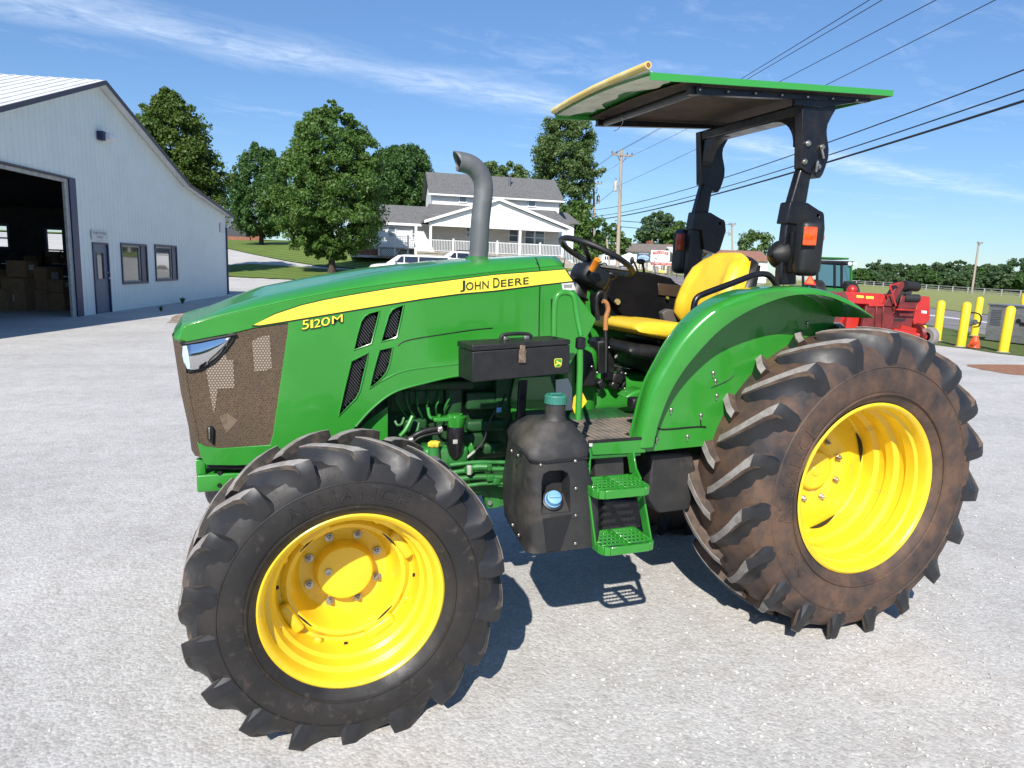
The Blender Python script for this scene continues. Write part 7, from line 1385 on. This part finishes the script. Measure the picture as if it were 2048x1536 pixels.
def bk(nm, front, rear, mt, Yl, Yr, n=16):
    rows_ = []
    for i in range(n+1):
        t = -1+2*i/n; yy = (Yl+Yr)/2+(Yr-Yl)/2*t; e = abs(t); row = []
        for (x, z), (x2, z2), hgt in zip(front, rear, np.linspace(0, 1, len(front))):
            sh = e**4*(.05 if hgt > .7 else .02); bolster = -.035*math.exp(-((e-.82)/.16)**2) if .08 < hgt < .75 else 0; row.append(Vector((x+bolster+.03*e**6, yy*(1-.40*max(0, hgt-.45)/.55), z-(e**6)*.05*(1 if hgt > .8 else 0))))
        for (x2, z2), hgt in zip(reversed(rear), reversed(list(np.linspace(0, 1, len(front))))): row.append(Vector((x2-.01*e**6, yy*(1-.40*max(0, hgt-.45)/.55), z2-(e**6)*.05*(1 if hgt > .8 else 0))))
        rows_.append(row)
    mb = MB(); mb.loft(rows_, True, True); return mb.build(nm, mt, TRAC, smooth=55)
fr = [(1.965, 1.42), (1.955, 1.47), (1.965, 1.53), (1.99, 1.60), (2.015, 1.66), (2.045, 1.72), (2.075, 1.77), (2.10, 1.795), (2.13, 1.805)]
re_ = [(2.05, 1.42), (2.055, 1.47), (2.065, 1.53), (2.085, 1.60), (2.11, 1.66), (2.135, 1.72), (2.155, 1.76), (2.165, 1.79), (2.15, 1.805)]
bk('backrest', fr, re_, MT['seat'], -.21, .23)
bk('backrest_shell', [(x+.015, z-.01) for x, z in re_], [(x+.07, z-.02) for x, z in re_], MT['black'], -.205, .22)
cushion('seat_base', [SX(1256, 697, -.24), SX(1275, 688, -.24), SX(1345, 696, -.24), SX(1352, 712, -.24), SX(1345, 728, -.24), SX(1262, 716, -.24)], -.24, .22, MT['black'])
mb = MB(); mb.rbox((1.75, 0, 1.24), (.36, .36, .14), .03); mb.rbox((1.78, 0, 1.34), (.34, .34, .05), .02); mb.build('seat_suspension', MT['black'], TRAC)
0 and tb('seat_belt', [(1358, 628, -.1), (1362, 605, -.1), (1368, 590, -.1)], .004, MT['wire'], -.1, 6)
# transmission tunnel and far inner wall
mb = MB(); mb.rbox((1.62, .14, 1.06), (.62, .44, .20), .05); mb.build('tunnel', MT['green'], TRAC)
mb = MB(); mb.rbox((1.22, .14, 1.12), (.22, .5, .38), .06); mb.build('cowl_base', MT['green'], TRAC)
# ---- right console
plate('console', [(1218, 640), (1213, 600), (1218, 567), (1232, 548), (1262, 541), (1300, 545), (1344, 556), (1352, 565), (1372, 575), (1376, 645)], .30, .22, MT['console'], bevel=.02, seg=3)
plate('console_trim', [(1316, 566), (1372, 572), (1372, 596), (1318, 590)], .288, .012, mat('brown_plastic', (.05, .032, .02), .5), bevel=.004)
mb = MB(); mb.lathe([(0, .001), (0, .016), (.01, .018)], A(1236, 604, Y=.28), (0, 1, 0), 16); mb.build('yellow_knob', mat('dull_knob', (.30, .25, .10), .5), TRAC)
mb = MB(); mb.lathe([(0, .001), (0, .008), (.01, .009)], A(1336, 596, Y=.275), (0, 1, 0), 12); mb.build('yellow_knob', mat('dull_knob2', (.2, .2, .04), .5), TRAC)
for (a, b2, r) in (((1277, 548), (1266, 520), .010), ((1288, 548), (1284, 522), .013)):
    tb('lever', [(*a, .36), ((a[0]+b2[0])/2+1, (a[1]+b2[1])/2, .36), (*b2, .36)], r*.6, MT['black'], .36, 8, sp=0); mb = MB(); mb.ball(A(b2[0]-2, b2[1]+1, Y=.36), (.030, .018, .016) if r > .012 else (.012, .012, .022), 12, 8); mb.build('lever_knob', MT['black'], TRAC)
plate('far_lever_box', [(1325, 625), (1338, 618), (1350, 620), (1356, 645), (1330, 645)], .2, .05, mat('grey_plastic', (.09, .08, .075), .6), bevel=.008)
# ---- steering wheel and column
wc = A(1193, 513, Y=0.0); wn_ = Vector((.42, 0, .91)).normalized(); ta = Vector((0, 1, 0)); tbv = wn_.cross(ta).normalized(); Rw = .196
mb = MB(); pts = [wc+(ta*math.cos(a)+tbv*math.sin(a))*Rw for a in [2*math.pi*i/48 for i in range(48)]]; mb.loft([[p+((p-wc).normalized()*math.cos(b2)+wn_*math.sin(b2))*.0145 for b2 in [2*math.pi*j/12 for j in range(12)]] for p in pts+[pts[0]]], True); sw = mb.build('steering_wheel', MT['black'], TRAC, smooth=60)
hubp = wc-wn_*.05
for a in (.0, 2.2, 4.1): e = wc+(ta*math.cos(a)+tbv*math.sin(a))*Rw*.97; mb = MB(); mb.bar(hubp, e, .028, .012, up=wn_); mb.build('spoke', MT['black'], sw, bevel=.003)
mb = MB(); mb.lathe([(-.03, .05), (.0, .052), (.012, .045), (.016, .001)], hubp, wn_, 20); mb.build('hub', MT['black'], sw)
pk_ = wc+(ta*math.cos(-1.2)+tbv*math.sin(-1.2))*Rw; mb = MB(); mb.tube([hubp, hubp-wn_*.12+Vector((-.02, 0, 0)), Vector((1.20, 0, 1.50)), Vector((1.14, 0, 1.30))], [.03, .05, .07, .08], 14); mb.build('steering_column', MT['black'], TRAC)
mb = MB(); mb.rbox(A(1180, 553, Y=-.05), (.16, .17, .10), .035, M=Matrix.Rotation(.42, 3, 'Y')); mb.rbox(A(1192, 572, Y=-.04), (.10, .12, .07), .025, M=Matrix.Rotation(.42, 3, 'Y')); mb.build('column_shroud', MT['black'], TRAC)
mb = MB()
for i in range(7): c_ = Vector((1.215-.013*i, -.03, 1.55-.035*i)); mb.lathe([(-.010, .045), (0, .062), (.010, .045)], c_, Vector((.3, 0, 1)), 16)
mb.build('column_bellows', MT['black'], TRAC)
tb('reverser_lever', [(1175, 549, -.14), (1181, 541, -.17), (1185, 536, -.19)], .008, MT['black'], -.1, 8, sp=0)
tb('reverser_grip', [(1183, 540, -.18), (1190, 528, -.20), (1195, 519, -.22)], .0155, MT['orange'], -.2, 12, sp=0)
tb('stalk', [(1200, 560, -.05), (1206, 556, -.06), (1214, 550, -.06), (1222, 548, -.06)], .006, MT['black'], 0, 8); mb = MB(); mb.ball(A(1224, 551, Y=-.06), (.028, .016, .022), 12, 8); mb.build('stalk_knob', MT['black'], TRAC)
# dash lever and park brake
tb('hand_throttle', [(1196, 640, -.12), (1193, 620, -.12), (1193, 598, -.12), (1198, 586, -.12), (1207, 586, -.12), (1210, 600, -.12), (1211, 612, -.12)], .012, MT['black'], -.1, 10)
tb('brake_lever', [(1206, 602, -.15), (1213, 607, -.15), (1216, 620, -.15), (1212, 635, -.15), (1211, 660, -.15)], [.012, .016, .014, .011, .011][0], MT['tan'], -.1, 10); tb('brake_rod', [(1211, 660, -.15), (1212, 700, -.16), (1211, 745, -.17)], .009, MT['black'], -.1, 8, sp=0)
plate('pedal_box', [(1196, 682, ), (1231, 676), (1230, 760), (1196, 762)], -.02, .1, MT['black'], bevel=.01)
plate('lower_dash', [(1166, 696), (1186, 706), (1192, 735), (1194, 775), (1166, 776)], -.20, .2, MT['black'], bevel=.012)
for i, (x, y, r) in enumerate(((1214, 752, .03), (1232, 756, .036), (1226, 770, .026), (1200, 768, .028), (1242, 748, .022))): mb = MB(); mb.rbox(A(x, y, Y=-.12), (r*1.8, .05, r*1.4), .012, M=Matrix.Rotation(.3*i, 3, 'Y')); mb.build('pedal', MT['black'] if i % 2 else MT['blackpaint'], TRAC)
tb('pedal_arm', [(1236, 738, -.1), (1246, 748, -.1), (1248, 764, -.1), (1238, 778, -.1)], .011, MT['tank'], -.1, 8)
for x, y in ((1218, 695), (1183, 733), (1194, 745), (1251, 747), (1249, 777)): mb = MB(); mb.ball(A(x, y, Y=-.22), .006, 8, 6); mb.build('bolt_head', MT['steel'], TRAC)
plate('green_cover', [(1250, 796), (1266, 785), (1285, 778), (1298, 782), (1310, 800), (1300, 806)], -.30, .10, MT['green'], bevel=.01)
mb = MB(); mb.rbox(A(1278, 805, Y=-.42), (.10, .06, .05), .012); mb.rbox(A(1288, 798, Y=-.40), (.05, .04, .05), .01); mb.build('foot_switch', MT['black'], TRAC)
# seat side panel and grab rail
plate('side_console', [(1384, 626), (1392, 620), (1412, 620), (1424, 626), (1430, 640), (1400, 700), (1350, 730), (1330, 745), (1325, 740), (1352, 690)], -.43, .03, MT['black'], bevel=.004)
tb('grab_rail', [(1386, 640, -.48), (1388, 612, -.48), (1394, 596, -.48), (1410, 587, -.48), (1450, 572, -.48), (1500, 553, -.48), (1520, 548, -.48), (1536, 550, -.48), (1548, 562, -.48), (1556, 578, -.48)], .0145, MT['blackpaint'], -.48, 12, sp=6)
# ---- roll bar
def z5(x, y): return (1320+x*.27338, 180+y*.27344)
tube_px = [z5(882, 1425), z5(1003, 1425), z5(1003, 1330), z5(1040, 1000), z5(1078, 820), z5(1115, 600), z5(1040, 560), z5(1025, 600), z5(962, 820), z5(925, 1000), z5(886, 1330)]
slv_px = [z5(948, 822), z5(960, 816), z5(1078, 826), z5(1160, 880), z5(1186, 892), z5(1196, 912), z5(1200, 990), z5(1145, 1160), z5(1110, 1190), z5(1010, 1150), z5(1000, 985), z5(918, 975)]
top_px = [z5(1033, 95), z5(1275, 105), z5(1274, 150), z5(1245, 200), z5(1218, 255), z5(1211, 300), z5(1213, 340), z5(1222, 400), z5(1226, 440), z5(1222, 500), z5(1200, 570), z5(1180, 620), z5(1162, 645), z5(1140, 645), z5(1105, 612), z5(1060, 600), z5(1024, 570), z5(1030, 300)]
RB = MT['blackpaint']
def rops(sg):
    def pl(nm, pts, y0, th, bevel, par=None, holes=(), rnd=0):
        o = TP_(pts, -.41); mb = MB(); me = panel(o, [TP_(h, -.41) for h in holes], th); mb.mesh(me, lambda c: Vector((c.x, sg*(y0-th/2)+c.z, c.y))); return mb.build(nm, RB, par or TRAC, bevel=bevel)
    cir = lambda cx_, cy_, r: [(cx_+r*math.cos(a*.524), cy_+r*1.5*math.sin(a*.524)) for a in range(12)]
    po = pl('roll_bar_post', tube_px, .408, .045, .008)
    pl('hinge_sleeve', slv_px, .416, .07, .004, po, holes=[cir(*z5(1152, 921), 2.6)])
    pl('canopy_plate', top_px, .419, .05, .003, po)
    return po
near = rops(-1); farp = rops(1)
for q, s_ in (((1080, 392), 0), ((1182, 418), 0), ((1055, 525), 0), ((1155, 562), 0)):
    c_ = A(*z5(*q), Y=-.421); mb = MB(); mb.lathe([(0, .014), (.006, .014), (.006, .009), (.014, .009), (.016, .001)], c_, (0, -1, 0), 12); mb.build('plate_bolt', MT['steel'], near)
mb = MB(); mb.tube([A(*z5(1182, 430), Y=-.432), A(*z5(1198, 500), Y=-.432)], .006, 8); mb.tube([A(*z5(1155, 520), Y=-.432), A(*z5(1140, 600), Y=-.432)], .006, 8); mb.build('bolt_shank', MT['steel'], near)
mb = MB(); mb.prism([Vector((x, -.38, z)) for x, z in TP_([(1604, 229), (1604, 205), (1648, 205), (1648, 232)], -.41)], (0, .76, 0)); mb.build('cross_bar', RB, TRAC, bevel=.01)
for sg in (1, -1):    # curved gussets at the bar ends
    mb = MB(); c_ = A(1604, 229, Y=-.41); n = 8; arc = [Vector((c_.x+.01, sg*.36, c_.z+.02))]+[Vector((c_.x+.01, sg*(.36-.15*(1-math.sin(a*math.pi/2/n))), c_.z-.14*(1-math.cos(a*math.pi/2/n)))) for a in range(n+1)]; mb.prism(arc, (.07, 0, 0)); mb.build('gusset', RB, TRAC, smooth=0)
# lamps on the posts
mb = MB(); c_ = A(1616, 497, Y=-.50); Ml = Matrix.Rotation(-.30, 3, 'Z'); mb.rbox(c_, (.125, .09, .262), .035, M=Ml, seg=4); tl = mb.build('lamp_housing', MT['black'], near)
mb = MB(); cl_ = A(1620, 472.5, Y=-.55); mb.rbox(cl_, (.066, .014, .088), .012, M=Ml); mb.build('amber_lens', MT['amber'], near); mb = MB(); mb.rbox(A(1645, 476, Y=-.50), (.008, .02, .026), .003); mb.build('side_reflector', MT['amber'], near)
mb = MB(); c_ = A(1592, 505, Y=-.44); mb.rbox(c_, (.05, .06, .20), .01); mb.build('lamp_bracket', MT['black'], near)
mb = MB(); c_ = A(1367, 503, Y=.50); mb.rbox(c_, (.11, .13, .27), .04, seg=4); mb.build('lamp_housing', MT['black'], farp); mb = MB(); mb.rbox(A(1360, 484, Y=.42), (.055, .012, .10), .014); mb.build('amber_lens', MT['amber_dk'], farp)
mb = MB(); c_ = A(1563, 509, Y=-.36); mb.lathe([(-.015, .062), (.0, .070), (.02, .068), (.045, .052), (.066, .032), (.076, .016), (.086, .014), (.088, .001)], c_, (-1, -.15, 0), 22); mb.build('work_lamp', MT['black'], near)
mb = MB(); mb.lathe([(0, .001), (0, .055), (.005, .058)], c_+Vector((.016, 0, 0)), (-1, -.15, 0), 22); mb.build('lamp_lens', MT['lens'], near)
mb = MB(); mb.bar(A(1560, 512, Y=-.40), A(1584, 516, Y=-.40), .02, .03); mb.build('lamp_bracket', MT['black'], near)
# ---- canopy
cf_n, cr_n = A(1300, 147, Y=-.48), A(1785, 183, Y=-.48); cf_f = A(1112, 228, Y=.48); cr_f = cr_n+(cf_f-cf_n)
def cp(s_, t, dz_=0.0):   # s_ 0 front..1 rear, t 0 near..1 far
    a = cf_n.lerp(cr_n, s_); b2 = cf_f.lerp(cr_f, s_); q = a.lerp(b2, t); return q+Vector((0, 0, dz_+.018*math.sin(math.pi*t)))
mb = MB(); ns, ntt = 10, 12; mb.loft([[cp(i/ns, j/ntt) for j in range(ntt+1)] for i in range(ns+1)]); cn_ = mb.build('canopy', MT['green'], TRAC, smooth=50, solid=.006)
mb = MB()
for t in (0, 1):
    p, q = cp(0, t), cp(1, t); mb.prism([p+Vector((0, 0, .004)), q+Vector((0, 0, .004)), q+Vector((0, 0, -.022)), p+Vector((0, 0, -.026))], (0, -.006 if t == 0 else .006, 0))
p, q = cp(1, 0), cp(1, 1); mb.prism([p+Vector((0, 0, .004)), q+Vector((0, 0, .004)), q+Vector((0, 0, -.022)), p+Vector((0, 0, -.022))], (.006, 0, 0)); mb.build('canopy_edge', mat('bright_green_edge', (.04, .30, .05), .35, coat=.3), cn_, smooth=0)
LIN = mat('brown_liner', (.085, .055, .038), .95, col2=(.055, .037, .028), nscale=6, bump=.3, bscale=60)
mb = MB(); mb.loft([[cp(i/ns, j/ntt, -.010-.012*math.sin(math.pi*min(1, max(0, (i/ns-.12)/.1))/2)) for j in range(ntt+1)] for i in np.linspace(1.5, ns, 12)]); mb.build('liner', LIN, cn_, smooth=0)
PALE = mat('pale_fibreglass', (.78, .77, .68), .7, col2=(.62, .63, .55), nscale=9, col3=(.25, .27, .22), n3=5, lo3=.6, hi3=.75)
mb = MB(); rs2 = random.Random(4); 
def jag(t): return .115+.03*math.sin(t*9)+.02*math.sin(t*23+1)+(-.05 if t > .82 else 0)-.03*(t < .1)
mb.loft([[cp(0, j/24, -.0075) for j in range(25)], [cp(jag(j/24)*.5, j/24, -.0075) for j in range(25)], [cp(jag(j/24), j/24, -.0075) for j in range(25)]]); mb.build('bare_underside', PALE, cn_, smooth=0)
mb = MB(); mb.tube([cp(-.012, 0, .030)+Vector((0, -.01, 0)), cp(-.012, .25, .022), cp(-.012, .5, .018), cp(-.012, .75, .016), cp(-.012, 1, .014)], .0155, 10); mb.build('front_trim', mat('sun_bleached_trim', (.72, .52, .16), .6, col2=(.78, .62, .28), nscale=9), cn_)
mb = MB(); mb.tube([cp(-.012, 0, .030)+Vector((0, -.0105, 0)), cp(-.012, 0, .030)+Vector((0, .004, 0))], .011, 8); mb.build('trim_end', mat('rust', (.25, .11, .03), .8), cn_)
mb = MB(); mb.loft([[cp(-.012, j/12, .02) for j in range(13)], [cp(0.02, j/12, -.004) for j in range(13)]]); mb.build('front_flange', PALE, cn_, smooth=0, solid=.002)
for t in (.04, .94):
    mb = MB(); p, q = cp(.17, t, -.03), cp(.97 if t > .5 else .93, t, -.03); mb.prism([p, q, q+Vector((0, 0, -.018)), p+Vector((0, 0, -.035))], (0, .03, 0)); mb.build('side_beam', RB, cn_, smooth=0)
mb = MB(); mb.tube([cp(.20, .03, -.045), cp(.20, .97, -.045)], .020, 10); mb.build('front_beam', RB, cn_)
mb = MB(); p, q, r_2 = cp(.76, .05, -.03), cp(.92, .05, -.03), cp(.60, .05, -.03); mb.prism([r_2, q, q+Vector((0, 0, -.012)), p+Vector((-.06, 0, -.06)), r_2+Vector((0, 0, -.05))], (0, .02, 0)); mb.build('beam_gusset', RB, cn_, smooth=0)
for i in range(7): mb = MB(); mb.ball(cp(.2+.11*i, .035, -.045)+Vector((0, -.006, 0)), .006, 8, 6); mb.build('beam_bolt', MT['steel'], cn_)
tb('loose_string', [(1243, 236, .2), (1246, 242, .2), (1243, 250, .2), (1236, 258, .2), (1228, 262, .2)], .002, MT['trimgrey'], .2, 5, cn_)
